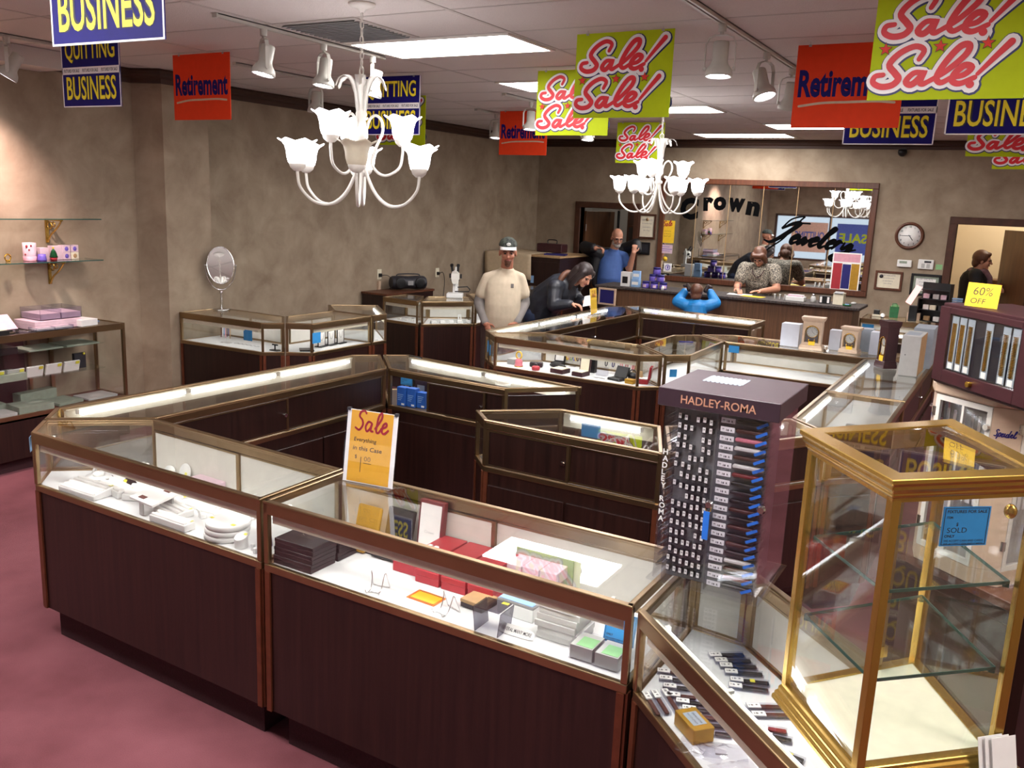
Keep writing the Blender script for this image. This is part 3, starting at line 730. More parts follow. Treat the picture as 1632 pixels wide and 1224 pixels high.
# ------------------------------------------------------------------ track lights
def track(x, y0, y1, label):
    t = empty('light_track', label, 'light track', (x, 0, H))
    MB().box(-.018, -.006, y0, y1, -.022, -.001).box(.006, .018, y0, y1, -.022, -.001).box(-.018, .018, y0, y1, -.006, -.001).box(-.018, .018, y0 - .012, y0, -.024, -.001).box(-.018, .018, y1, y1 + .012, -.024, -.001).build('rail', 'fixture', t)
    MB().box(-.005, .005, y0, y1, -.008, -.0065).build('slot', 'charcoal', t)
def spot_proto():
    t = empty('track_spotlight', '', 'spotlight', (0, 0, 0), 0, 'white track spotlights')
    MB().cyl((0, 0, -.022), (0, 0, -.06), .022, .02, 12).cyl((0, 0, -.06), (0, 0, -.075), .009, .009, 8).build('mount', 'fixture', t)
    y = MB(); pts = [(-.075, 0, -.235), (-.075, 0, -.12), (-.06, 0, -.088), (-.03, 0, -.075), (.03, 0, -.075), (.06, 0, -.088), (.075, 0, -.12), (.075, 0, -.235)]
    for a, b_ in zip(pts[:-1], pts[1:]):
        y.obox([(p + q) / 2 for p, q in zip(a, b_)], Vector(b_) - Vector(a), (0, 1, 0), (Vector(b_) - Vector(a)).cross(Vector((0, 1, 0))), (Vector(b_) - Vector(a)).length / 2 + .003, .011, .0022)
    y.build('yoke', 'fixture', t)
    hd = MB().lathe([(.0, -.105), (.036, -.105), (.04, -.112), (.04, -.2), (.045, -.215), (.064, -.24), (.07, -.262), (.07, -.275), (.062, -.275), (.058, -.262), (.0, -.255)], 20, mi=0)
    head = hd.build('lamp_head', 'fixture', t)
    MB().lathe([(.05, -.2685), (.0, -.2725)], 16, cap=False).build('lens', 'lit_spot', head)
    for sx in (-1, 1): MB().cyl((sx * .08, 0, -.237), (sx * .066, 0, -.237), .011, .011, 10).build('pivot_knob', 'fixture', t)
    return t
track(-.075, -.95, .5, 'white light track left of the near chandelier, three spotlights on it')
track(2.44, -1.6, 2.1, 'long grey light track at top right of the ceiling')
track(-.295, 2.52, 4.7, 'white light track ending behind the second lime Sale sign')
track(-1.3, 3.65, 4.9, 'white light track ending behind the small Retirement sign')
track(-2.06, -1.8, -.5, 'white light track by the left wall above the glass shelves')
track(-1.43, .45, 1.75, 'light track near the left wall carrying one unlit spotlight')
track(3.35, 2.3, 3.6, 'light track above the right-hand display cases')
proto = spot_proto(); first = True
SP = [(-.075, -.6, 2.6, 12, 'spotlight nearest the orange Retirement sign on the left track'), (-.075, -.09, 2.75, 8, 'middle spotlight on the track left of the near chandelier'), (-.075, .396, 2.2, 14, 'spotlight right behind the top leaves of the near chandelier'),
      (2.44, .03, 3.3, 3, 'nearest spotlight on the long track at top right'), (2.44, .91, 4.3, 22, 'spotlight on the long track turned toward the camera'), (2.44, 1.56, 3.7, -14, 'spotlight on the long track touching the right Retirement sign'),
      (-.295, 3.02, 3.2, 4, 'spotlight hanging in front of the small Retirement sign'), (-.295, 4.29, 3.2, 6, 'spotlight whose tip shows under the second lime Sale sign'),
      (-1.3, 4.06, 3.1, 5, 'spotlight left of the small Retirement sign by the cornice'), (-2.06, -.92, 2.5, 30, 'brass coloured spotlight at the left edge above the wall shelves'),
      (-1.43, 1.33, 3.1, 3, 'unlit spotlight hanging against the left wall cornice'), (3.35, 2.94, 3.2, 35, 'spotlight under the right-hand BUSINESS sign')]
for (x, y, rz, tilt, lab) in SP:
    if first: o = proto; first = False
    else: o = dup(proto)
    o.location = (x, y, H); o.rotation_euler = (0, 0, rz); o['label'] = lab
    for c in o.children:
        if c.name.startswith('lamp_head') and tilt:
            # heads swivel about the yoke pivot
            M = Matrix.Translation((0, 0, -.237)) @ Matrix.Rotation(math.radians(tilt), 4, 'X') @ Matrix.Translation((0, 0, .237))
            c.matrix_local = M
            if 'unlit' in lab:
                for q in c.children: q.data = q.data.copy(); q.data.materials[0] = MATS['grey_lt']

# ------------------------------------------------------------------ chandeliers
def chandelier():
    t = empty('chandelier', '', 'chandelier', (0, 0, 0), 0)
    E = 'enamel'
    MB().lathe([(.0, -.002), (.068, -.002), (.066, -.012), (.05, -.022), (.02, -.03), (.012, -.045), (.0, -.045)], 24).build('canopy', E, t)
    c = MB(); z = -.045; k = 0
    while z > -.30:
        pts = [(math.cos(a) * .010, 0, z - .02 + math.sin(a) * .021) for a in [2 * PI * i / 12 for i in range(13)]]
        if k % 2: pts = [(0, p[0], p[2]) for p in pts]
        c.tube(pts, .0022, 5, cap=False); z -= .036; k += 1
    c.tube([(.004 * math.sin(i), .004 * math.cos(i), -.04 - i * .02) for i in range(15)], .002, 5)
    c.build('chain', E, t)
    MB().tube([(math.cos(a) * .022, 0, -.325 + math.sin(a) * .022) for a in [2 * PI * i / 16 for i in range(17)]], .0035, 6, cap=False).build('hanging_ring', E, t)
    MB().lathe([(.0, -.345), (.016, -.35), (.02, -.5), (.03, -.53), (.022, -.56), (.034, -.6), (.036, -.645), (.018, -.67), (.016, -.70), (.034, -.712), (.034, -.73), (.014, -.74), (.016, -.77), (.0, -.785)], 20).build('column', E, t)
    lf = MB()                                                    # tall curling leaves
    for i in range(6):
        a = 2 * PI * i / 6 + .5
        path = [(.014, -.62), (.022, -.5), (.036, -.41), (.06, -.36), (.095, -.35), (.125, -.37), (.14, -.405)]
        w = [.014, .02, .026, .027, .022, .013, .002]
        P = catmull([(p[0], p[1], 0) for p in path], 4); n = len(P)
        vs = []
        for j, p in enumerate(P):
            ww = w[min(6, int(j * 6 / (n - 1)))]
            ce = Vector((p.x * math.cos(a), p.x * math.sin(a), p.y)); q = Vector((-math.sin(a), math.cos(a), 0))
            nrm = Vector((math.cos(a), math.sin(a), .4)).normalized() * .0018
            vs += [ce + q * ww, ce - q * ww, ce + nrm * 1.5, ce - nrm * 1.5]
        fs = []
        for j in range(n - 1):
            A = 4 * j; B = A + 4
            fs += [(A, B, B + 2, A + 2), (A + 2, B + 2, B + 1, A + 1), (A + 1, B + 1, B + 3, A + 3), (A + 3, B + 3, B, A)]
        lf.add(vs, fs, 0, True)
    lf.build('leaf_crown', E, t)
    # scrolled arms and flared shades
    def arm(a, pts, n):
        q = catmull([(p[0], p[1], 0) for p in pts], 5)
        return MB().tube([(p.x * math.cos(a), p.x * math.sin(a), p.y) for p in q], .0075, 7).build(n, E, t)
    def shade(r, a, z, lit=True):
        cx, cy = r * math.cos(a), r * math.sin(a)
        h = MB().lathe([(.0, -.022), (.018, -.02), (.036, -.004), (.042, .012), (.040, .02), (.0, .02)], 16, (cx, cy, z)).build('shade_holder', E, t)
        wv = lambda rr, zz, b: (rr * (1 + (.06 * math.cos(6 * b) if zz > .095 else 0)), zz + (.007 * math.cos(6 * b) if zz > .095 else 0))
        prof = [(.036, .012), (.046, .02), (.053, .045), (.056, .075), (.061, .098), (.078, .118), (.092, .125), (.088, .128), (.074, .121), (.057, .1), (.052, .075), (.049, .045), (.042, .022), (.03, .02)]
        MB().lathe(prof, 24, (cx, cy, z), wave=wv, cap=False).build('glass_shade', 'lit_shade' if lit else 'cream', h)
        return h
    for i in range(6):
        a = math.radians(30 + 60 * i)
        arm(a, [(.012, -.74), (.035, -.83), (.09, -.93), (.17, -.985), (.26, -.975), (.33, -.91), (.345, -.845), (.345, -.83)], 'arm')
        shade(.345, a, -.81, i != t_unlit)
    for i in range(3):
        a = math.radians(50 + 120 * i)
        arm(a, [(.03, -.6), (.045, -.555), (.075, -.535), (.105, -.56), (.11, -.62), (.075, -.7), (.055, -.77), (.09, -.82), (.14, -.83), (.2, -.79), (.215, -.72), (.215, -.685)], 'arm')
        shade(.215, a, -.665)
    return t
t_unlit = 5
ch = chandelier(); ch['label'] = 'large white nine-light chandelier with one unlit shade, hanging near left'; ch.location = (.88, -.88, H); ch.rotation_euler = (0, 0, math.radians(-24))
t_unlit = 99
c2 = chandelier(); c2['label'] = 'smaller-looking white chandelier hanging in front of the wall mirror'; c2.location = (1.005, 3.07, H); c2.rotation_euler = (0, 0, math.radians(-16))

# ------------------------------------------------------------------ hanging signs, all of one size
SW, SH = .57, .445
def cv(p, flip=0): return ((p[0] - 525) / 610 * SW, (720 - p[1]) / 520 * SH)
STK = [[(742, 312), (757, 272), (720, 254), (662, 282), (625, 332), (652, 372), (668, 398), (645, 426), (600, 432), (566, 412), (572, 384), (604, 378)],
       [(764, 372), (727, 374), (700, 410), (722, 426), (752, 398), (768, 366), (757, 412), (768, 424), (788, 414)],
       [(788, 414), (850, 372), (920, 300), (930, 258), (897, 262), (850, 325), (820, 392), (838, 420), (880, 396)],
       [(880, 398), (926, 386), (950, 356), (922, 346), (890, 378), (882, 412), (912, 426), (966, 400)],
       [(1085, 250), (1030, 316), (975, 385)], [(950, 428), (951, 429.5), (952, 431)]]
def sale_board():
    m = MB(); X, Y = Vector((1, 0, 0)), Vector((0, 0, 1))
    for side in (0, 1):
        o = Vector((-SW / 2, -.0025, -SH)); ux, uy = X, Y
        if side: o = Vector((SW / 2, .0025, -SH)); ux = -X
        for row in ((0, 0), (-22, 226)):
            S_ = [[cv((p[0] + row[0], p[1] + row[1])) for p in s] for s in STK]
            for k, (w, mi, lf, off) in enumerate(((.062, 2, .0004, (.002, -.002)), (.052, 1, .0030, (0, 0)), (.0235, 0, .0056, (0, 0)))):
                for j, s in enumerate(S_):
                    wf = (lambda u: 1.15 - .5 * u) if j == 4 else (lambda u: .82 + .3 * math.sin(PI * u))
                    if j == 5: wf = lambda u: 1.25
                    ribbon(m, [(p[0] + off[0], p[1] + off[1]) for p in s], w if mi else w, o, ux, uy, lf, mi, 5, wf)
        for (px, py) in ((580, 488), (797, 484), (976, 478)):
            c = cv((px, py))
            for R, mi, lf in ((.029, 3, .0084), (.023, 4, .0087), (.015, 0, .0090), (.007, 4, .0093)):
                vs = [o + ux * (c[0] + math.cos(PI / 2 + i * PI / 5) * R * (1 if i % 2 == 0 else .42)) + uy * (c[1] + math.sin(PI / 2 + i * PI / 5) * R * (1 if i % 2 == 0 else .42)) + ux.cross(uy) * lf for i in range(10)]
                m.add(vs, [tuple(range(10))], mi)
    return m.mesh('lettering', ['sign_red', 'sign_white', 'sign_navy', 'brown', 'orange'])
def quit_board():
    m = MB(); X, Y = Vector((1, 0, 0)), Vector((0, 0, 1))
    for side in (0, 1):
        o = Vector((-SW / 2, -.0025, -SH)); ux, uy = X, Y
        if side: o = Vector((SW / 2, .0025, -SH)); ux = -X
        n = ux.cross(uy)
        m.add([o + ux * a + uy * c + n * .0003 for a, c in ((0, .2), (SW, .2), (SW, .243), (0, .243))], [(0, 1, 2, 3)], 1)
        for (a, c) in ((0, 0), (SW - .008, 0)): m.add([o + ux * (a + p) + uy * q + n * .0003 for p, q in ((0, 0), (.008, 0), (.008, SH), (0, SH))], [(0, 1, 2, 3)], 1)
        m.add([o + ux * a + uy * c + n * .0003 for a, c in ((0, 0), (SW, 0), (SW, .007), (0, .007))], [(0, 1, 2, 3)], 1)
        for w, y0 in (('QUITTING', .268), ('BUSINESS', .045)):
            # letters widen and narrow in height along the word, like a cut-paper poster face
            for mi, bold, off, lf in ((2, .045, .003, .0005), (0, .012, 0, .0009)):
                mm = MB(); put_text(mm, w, o + ux * (.042 + off) + uy * (y0 - off), ux, uy, .485, .142, mi, bold, lf)
                m.join(mm)
        for k in range(3): put_text(m, 'FIXTURES FOR SALE', o + ux * (.022 + k * .185) + uy * .212, ux, uy, .155, .02, 2, .02, .0006)
    return m.mesh('lettering', ['sign_yellow', 'sign_white', 'ink'])
def retire_board():
    m = MB(); X, Y = Vector((1, 0, 0)), Vector((0, 0, 1))
    for side in (0, 1):
        o = Vector((-SW / 2, -.0025, -SH)); ux, uy = X, Y
        if side: o = Vector((SW / 2, .0025, -SH)); ux = -X
        put_text(m, 'Retirement', o + ux * .022 + uy * .165, ux, uy, .525, .148, 0, .035, .0006)
        ribbon(m, [(.035, .118), (.16, .134), (.3, .137), (.44, .139), (.535, .132)], .013, o, ux, uy, .0006, 1)
    return m.mesh('lettering', ['sign_blue', 'tan_lt'])
LETT = {'lime': sale_board(), 'sign_blue': quit_board(), 'orange': retire_board()}
BOARD = {k: MB().box(-SW / 2, SW / 2, -.0022, .0022, -SH, 0).mesh('board', k) for k in LETT}
CLIP = MB().cyl((-.22, 0, 0), (-.22, 0, .016), .0012, n=6).box(-.228, -.212, -.004, .004, -.01, .002).cyl((.22, 0, 0), (.22, 0, .016), .0012, n=6).box(.212, .228, -.004, .004, -.01, .002).mesh('hanging_clip', 'steel')
SIGNS = [('sign_blue', 1.11, -2.5, 1.5, 'blue and yellow BUSINESS sign hanging at top left, nearest the camera'),
         ('sign_blue', -1.31, -.85, 0, 'blue QUITTING BUSINESS sign hanging just under the top left sign'),
         ('orange', -1.265, -.02, 0, 'orange Retirement sign hanging left of the near chandelier'),
         ('sign_blue', -.585, 1.26, 0, 'blue QUITTING BUSINESS sign hanging right behind the near chandelier'),
         ('lime', -1.355, 2.41, 0, 'lime Sale sign mostly hidden behind the blue sign at the chandelier'),
         ('orange', -.805, 3.79, 0, 'smallest-looking orange Retirement sign, left of the lime Sale signs'),
         ('lime', 1.0, 1.28, 0, 'lime Sale sign half covered by the big central one'),
         ('lime', 1.885, .09, -1, 'big central lime Sale sign hanging near the long light track'),
         ('lime', -.015, 5.08, 0, 'farthest lime Sale sign, just above the second chandelier'),
         ('orange', 2.94, .75, 0, 'orange Retirement sign partly behind the top right lime sign'),
         ('lime', 3.535, -.5, 0, 'large lime Sale sign cut by the top right corner of the photo'),
         ('sign_blue', 3.005, 2.0, 0, 'blue QUITTING BUSINESS sign behind the right Retirement sign'),
         ('sign_blue', 3.70, 1.2, 0, 'blue BUSINESS sign cut by the right edge under the top right lime sign'),
         ('lime', 3.70, 3.15, 0, 'lime Sale sign under the BUSINESS sign at the right edge'),
         ('lime', 3.82, 5.0, 0, 'lowest and farthest lime Sale sign at the right edge')]
for (k, x, y, rz, lab) in SIGNS:
    t = empty('hanging_sign', lab, 'sign', (x, y, 3.03), math.radians(rz))
    for n, me in (('board', BOARD[k]), ('lettering', LETT[k]), ('hanging_clip', CLIP)):
        o = bpy.data.objects.new(n, me); COL.objects.link(o); o.parent = t
t = empty('dome_camera', 'small black dome security camera on the back wall under the cornice', 'camera', (2.42, YB, 2.9))
MB().box(-.03, .03, -.03, 0, -.02, .05).cyl((0, -.02, .02), (0, -.09, .03), .008).build('bracket', 'black', t)
MB().lathe([(.0, .035), (.05, .03), (.055, .0), (.045, -.03), (.02, -.05), (.0, -.053)], 16, (0, -.1, 0)).build('dome', 'black_satin', t)
# ------------------------------------------------------------------ glass display cases
ZT, ZD = 1.008, .757
def inset(poly, d):
    n = len(poly); out = []
    for i in range(n):
        p0, p1, p2 = Vector(poly[i - 1]), Vector(poly[i]), Vector(poly[(i + 1) % n])
        d1 = (p1 - p0).normalized(); d2 = (p2 - p1).normalized()
        n1 = Vector((-d1.y, d1.x)); n2 = Vector((-d2.y, d2.x))
        k = 1 + n1.dot(n2)
        out.append(tuple(p1 + (n1 + n2) * (d / max(k, .35))))
    return out
def showcase(label, poly, kinds, lights=(), dz=0., lit=1., doors=2, open_at=None, lock=True, group='glass display cases', tubes=2, deckm='deck', lining='lining'):
    """poly counter-clockwise; kinds per edge: g glass, d sliding doors, s end against the next case"""
    poly = inset(poly, .0045)
    cx = sum(p[0] for p in poly) / len(poly); cy = sum(p[1] for p in poly) / len(poly)
    t = empty('display_case', label, 'display case', (cx, cy, 0), 0, group)
    P = [(p[0] - cx, p[1] - cy) for p in poly]; n = len(P)
    zt, zd = ZT + dz, ZD + dz
    MB().prism(inset(P, .06), 0, .16).build('plinth', 'kick', t)
    MB().prism(inset(P, .006), .16, zd - .026).build('base_cabinet', 'wood', t)
    E = []
    for i in range(n):
        a = Vector((P[i][0], P[i][1], 0)); b = Vector((P[(i + 1) % n][0], P[(i + 1) % n][1], 0)); d = b - a
        E.append((a, b, d.length, d.normalized(), Vector((d.y, -d.x, 0)).normalized(), kinds[i]))
    f = MB()
    strips = []
    def rail(e, z0, z1, th, off=0., mi=0, sh=0.):
        a, b, l, u, nn, k = e
        f.obox((a + b) / 2 - nn * (th / 2 + off) + Vector((0, 0, (z0 + z1) / 2)), u, nn, (0, 0, 1), l / 2 - sh, th / 2, (z1 - z0) / 2, mi)
    for e in E:
        k = e[5]
        rail(e, zd - .026, zd + .004, .022)
        if k == 'g':
            rail(e, zt - .052, zt - .008, .014); rail(e, zt - .010, zt, .024, -.003)
        elif k == 'd':
            rail(e, zt - .048, zt - .009, .02); rail(e, zt - .010, zt, .025, -.003)
        else:
            rail(e, zt - .03, zt, .02)
    for i in range(n):
        a = Vector((P[i][0], P[i][1], 0)); q = Vector((inset(P, .011)[i][0], inset(P, .011)[i][1], 0))
        f.obox(q + Vector((0, 0, (zd + zt) / 2)), E[i][3], E[i][4], (0, 0, 1), .011, .011, (zt - zd) / 2 - .004)
        e0, e1 = E[i - 1], E[i]
        for e, s in ((e0, -1), (e1, 1)):
            strips.append(MB().obox(a + e[3] * s * .018 - e[4] * .001 + Vector((0, 0, (.16 + zd - .026) / 2)), e[3], e[4], (0, 0, 1), .012, .004, (zd - .026 - .16) / 2))
    f.build('frame', 'bronze', t, .0035, 2)
    for q in strips: q.build('corner_strip', 'strip', t)
    ip = inset(P, .02)
    MB().prism(ip, zd - .012, zd).build('deck', deckm, t)
    MB().prism(inset(P, .02), zt - .0085, zt - .0025).build('top_glass', 'glass', t)
    for i, (a, b, l, u, nn, k) in enumerate(E):
        mid = (a + b) / 2
        if k in 'gs':
            MB().obox(mid - nn * .012 + Vector((0, 0, (zd + zt) / 2 - .03)), u, nn, (0, 0, 1), l / 2 - .022, .0025, (zt - zd) / 2 - .036).build('end_glass' if k == 's' else 'front_glass', 'glass', t)
        if k == 'w':  # dark wood stands in for end glass that looks dark by reflection
            MB().obox(mid - nn * .012 + Vector((0, 0, (zd + zt) / 2 - .02)), u, nn, (0, 0, 1), l / 2 - .022, .004, (zt - zd) / 2 - .03).build('end_panel', 'wood', t)
        if k == 'd':
            z0, z1 = zd + .008, zt - .052
            nd = doors if l > .55 else 1
            for j in range(nd):
                w = (l - .044) / nd + (.012 if nd > 1 else 0)
                c0 = -l / 2 + .022 + (l - .044) * (j + .5) / nd
                if open_at is not None and j == open_at[0]: c0 += open_at[1]
                off = .008 + .011 * (j % 2)
                c = mid + u * c0 - nn * off + Vector((0, 0, (z0 + z1) / 2))
                dr = MB().obox(c, u, nn, (0, 0, 1), w / 2, .003, (z1 - z0) / 2).build('sliding_door', 'wood', t)
                MB().obox(c - nn * .0042, u, nn, (0, 0, 1), w / 2 - .012, .001, (z1 - z0) / 2 - .004).build('lining', lining, dr)
                fr = MB()
                for s in (-1, 1): fr.obox(c + u * s * (w / 2 - .007) , u, nn, (0, 0, 1), .008, .0062, (z1 - z0) / 2)
                for s in (-1, 1): fr.obox(c + Vector((0, 0, s * ((z1 - z0) / 2 - .004))), u, nn, (0, 0, 1), w / 2, .0058, .004)
                fr.build('door_frame', 'bronze', dr)
                if lock and j == 0 and nd > 1:
                    kx = c + u * (w / 2 - .03)
                    MB().tube([kx, kx + nn * .014], .009, 10).tube([kx + nn * .014, kx + nn * .02], [.013, .011], 10).build('lock', 'chrome', dr)
            # storage doors below
            nb = max(1, round(l / .62))
            for j in range(nb):
                w = (l - .06) / nb
                c = mid + u * (-l / 2 + .03 + w * (j + .5)) + nn * .001 + Vector((0, 0, .43))
                MB().obox(c, u, nn, (0, 0, 1), w / 2 - .006, .007, .235).build('storage_door', 'wood', t, bevel=.002)
    # light fixture under the front rail
    for i in lights:
        a, b, l, u, nn, k = E[i]
        mid = (a + b) / 2
        hd = MB().obox(mid - nn * .028 + Vector((0, 0, zt - .018)), u, nn, (0, 0, 1), l / 2 - .04, .011, .004).obox(mid - nn * .019 + Vector((0, 0, zt - .055)), u, nn, (0, 0, 1), l / 2 - .03, .0012, .034)
        hd = hd.build('light_fixture', 'cream', t)
        for j in range(tubes):
            w = (l - .14) / tubes
            c = mid + u * (-l / 2 + .07 + w * (j + .5)) - nn * .050 + Vector((0, 0, zt - .032))
            o = MB().tube([c - u * (w / 2 - .02), c + u * (w / 2 - .02)], .0085, 10).build('light_tube', 'lit_tube' if lit == 1 else MATS['lit_tube'], hd)
            for sx in (-1, 1): MB().obox(c + u * sx * (w / 2 - .012) + Vector((0, 0, .006)), u, nn, (0, 0, 1), .006, .008, .012).obox(c + nn * .012 + u * sx * (w / 2 - .012) + Vector((0, 0, .012)), u, nn, (0, 0, 1), .006, .012, .004).build('tube_holder', 'enamel', hd)
    return t
# ring nearest the camera
A1 = showcase('corner glass case nearest the left aisle, full of white ring trays', [(.138, -2.279), (1.603, -2.321), (1.597, -1.848), (.350, -1.775), (-.032, -2.108)], 'gsdsg', (0,))
A2 = showcase('front glass case holding black, red and grey boxes under the yellow Sale card', [(1.609, -2.322), (3.085, -2.352), (3.085, -1.862), (1.603, -1.849)], 'gsds', (0,))
A0 = showcase('long left glass case seen from above with bright tubes under its top', [(-.036, -2.104), (.346, -1.768), (.392, -.014), (.047, .365), (-.10, .224), (-.19, -1.945)], 'sdsggg', (4,), tubes=3, deckm='deck_grey', lining='wood_mid')
B = showcase('glass case with brown sliding doors and blue cartons inside, far side of the front ring', [(.398, -.008), (1.311, -.04), (1.66, .318), (.19, .495), (.055, .372)], 'dwggs', (2,), open_at=(0, .30), tubes=2, deckm='deck_brown', lining='wood_mid')
C = showcase('glass case with closed brown doors standing behind the watch strap tower', [(1.614, -.78), (2.60, -.80), (2.40, -.298), (1.813, -.292), (1.461, -.622)], 'dsggg', (2,), deckm='deck_grey', lining='deck_grey', tubes=1)
A3 = showcase('angled corner glass case of watch strap packs under the strap tower', [(3.099, -2.36), (3.72, -2.94), (4.09, -2.62), (3.315, -1.89), (3.099, -1.865)], 'gsdds', (0,), doors=1)
D2 = showcase('short lit glass case joining two rows, behind the strap tower', [(2.61, -.785), (3.16, .09), (2.917, .335), (2.41, -.29)], 'dsgs', (2,), tubes=1)
Da = showcase('empty brightly lit glass case in the right-hand row, nearer half', [(3.165, .095), (3.398, .33), (3.402, 1.25), (2.916, 1.262), (2.917, .345)], 'ddsgs', (3,), tubes=1)
Db = showcase('lit glass case in the right-hand row with tall clock and card boxes on it', [(2.916, 1.272), (3.402, 1.26), (3.415, 3.31), (2.92, 2.81)], 'sdsg', (3,))
E_ = showcase('empty brightly lit glass case under the two pale mantel clocks', [(1.80, 2.85), (2.905, 2.83), (3.40, 3.33), (1.75, 3.335), (1.49, 3.13)], 'gsdds', (0,), tubes=2)
G = showcase('empty glass corner case with blue tags between two lit rows', [(1.635, 1.812), (1.795, 1.963), (1.785, 2.86), (1.487, 3.10), (1.305, 2.91), (1.285, 2.175)], 'ggsdds', (1,), tubes=1)
F = showcase('lit glass case of watches, perfume and bracelets in the middle of the shop', [(.2, 1.673), (1.482, 1.673), (1.629, 1.808), (1.279, 2.172), (.41, 2.177), (.054, 1.822)], 'ggsdsg', (0,))
Hh = showcase('long glass case the dark-haired woman leans over', [(.05, 1.828), (.405, 2.185), (.487, 4.17), (.10, 4.63), (-.03, 4.46), (-.05, 1.93)], 'sdsggg', (4,), tubes=3, deckm='grey', lining='wood_mid')
I = showcase('glass case in front of the counter with two bright tubes along its top', [(.492, 4.174), (1.677, 4.141), (1.688, 4.651), (.227, 4.801), (.105, 4.635)], 'dgggs', (2,), tubes=2, deckm='deck_brown', lining='wood_mid')
J1 = showcase('glass case against the left pier carrying the oval mirror', [(-2.44, .683), (-1.472, .714), (-1.345, .848), (-1.638, 1.15), (-2.435, 1.165)], 'ggsdg', (0,), dz=.032, tubes=1)
J2 = showcase('glass case by the left wall with black necklace frames inside', [(-1.343, .852), (-1.157, .977), (-1.143, 1.744), (-1.612, 1.744), (-1.635, 1.158)], 'ggsds', (1,), dz=.032, tubes=1)
J3 = showcase('small angled glass case at the far end of the left wall row', [(-1.143, 1.75), (-1.12, 1.937), (-1.603, 2.412), (-1.95, 2.06), (-1.612, 1.75)], 'gggds', (1,), dz=.032, tubes=1)
K1 = showcase('glass case beside the portable radio cabinet by the left wall', [(-2.2, 3.24), (-1.675, 3.195), (-1.945, 3.68), (-2.2, 3.68)], 'gsdg', (0,), tubes=1)
K2 = showcase('angled glass case of white ring stands behind the man in the cap', [(-1.647, 3.2), (-1.255, 3.66), (-1.55, 4.03), (-1.915, 3.685)], 'gsds', (0,), tubes=1)
K3 = showcase('long low-lit glass case running back between the man and the leaning woman', [(-1.25, 3.67), (-1.25, 5.85), (-1.75, 5.85), (-1.75, 4.25), (-1.545, 4.04)], 'ggdds', (0,), tubes=3)
L_ = showcase('small glass case with a blue tag right of the wooden counter', [(2.43, 5.75), (3.12, 5.75), (3.12, 6.25), (2.43, 6.25)], 'ggdg', (0,), tubes=1)
M_ = showcase('lit glass case behind the pale mantel clocks', [(2.55, 4.3), (3.35, 4.3), (3.35, 4.8), (2.55, 4.8)], 'dggg', (2,), tubes=1)
# tags taped to the cases
def blue_tag(label, c, u, v, w, h, txt=('FIXTURES FOR SALE', 'SOLD'), mat='tag_blue', group=None):
    u = Vector(u).normalized(); v = Vector(v).normalized(); n = u.cross(v); c = Vector(c)
    t = empty('fixture_tag', label, 'tag', c, 0, group)
    MB().obox((0, 0, 0), u, v, n, w / 2, h / 2, .0006).build('card', mat, t)
    m = MB(); o = -u * w / 2 - v * h / 2
    if txt:
        put_text(m, txt[0], o + u * w * .08 + v * h * .84, u, v, w * .84, h * .08, 0, .02, .0009)
        put_text(m, 'ITEM:', o + u * w * .08 + v * h * .7, u, v, w * .14, h * .06, 0, .02, .0009)
        put_text(m, '$', o + u * w * .3 + v * h * .5, u, v, None, h * .1, 0, .03, .0009)
        if txt[1]: put_text(m, txt[1], o + u * w * .12 + v * h * .34, u, v, w * .42, h * .13, 0, 0, .0009)
        put_text(m, 'ONLY', o + u * w * .08 + v * h * .22, u, v, w * .22, h * .07, 0, .03, .0009)
        for k in range(2): put_text(m, 'WE ACCEPT CASH AND CARDS', o + u * w * .08 + v * h * (.11 - .08 * k), u, v, w * .84, h * .05, 0, .01, .0009)
        for (x0, y0, x1, y1) in ((.03, .03, .97, .045), (.03, .955, .97, .97), (.03, .03, .045, .97), (.955, .03, .97, .97)):
            m.add([o + u * w * a + v * h * b + n * .0009 for a, b in ((x0, y0), (x1, y0), (x1, y1), (x0, y1))], [(0, 1, 2, 3)])
        m.build('print', 'ink', t)
    return t
Z = (0, 0, 1)
blue_tag('pale blue tag on the corner of the nearest left case', (.108, -2.262, .945), (.715, -.7, 0), Z, .04, .07, None, 'sky_card')
blue_tag('blue tag leaning inside the long case beside the blue cartons', (.30, .33, .87), (1, 0, 0), Z, .10, .09)
blue_tag('upper blue tag at the left end of the watch and bracelet case', (.085, 1.765, .90), (.72, -.7, 0), Z, .035, .1, None)
blue_tag('lower blue tag at the left end of the watch and bracelet case', (.14, 1.71, .88), (.72, -.7, 0), Z, .03, .09, None)
blue_tag('blue tag on the left glass of the corner case between two rows', (1.70, 1.852, .87), (.73, .69, 0), Z, .06, .06, None)
blue_tag('blue tag at the top left of the empty case under the pale clocks', (1.88, 2.835, .955), (1, 0, 0), Z, .09, .06, None)
blue_tag('blue tag inside the small case right of the wooden counter', (2.53, 5.77, .90), (1, 0, 0), Z, .12, .09, None)
blue_tag('blue tag inside the glass case carrying the oval mirror', (-1.65, .73, .915), (1, 0, 0), Z, .10, .09, None)
blue_tag('blue tag at the left of the necklace frame case', (-1.16, 1.03, .915), (0, 1, 0), Z, .10, .09, None)
blue_tag('dark blue tag hanging inside the closed-door case by the strap tower', (2.03, -.36, .93), (1, 0, 0), Z, .11, .07, None, 'tag_blue')
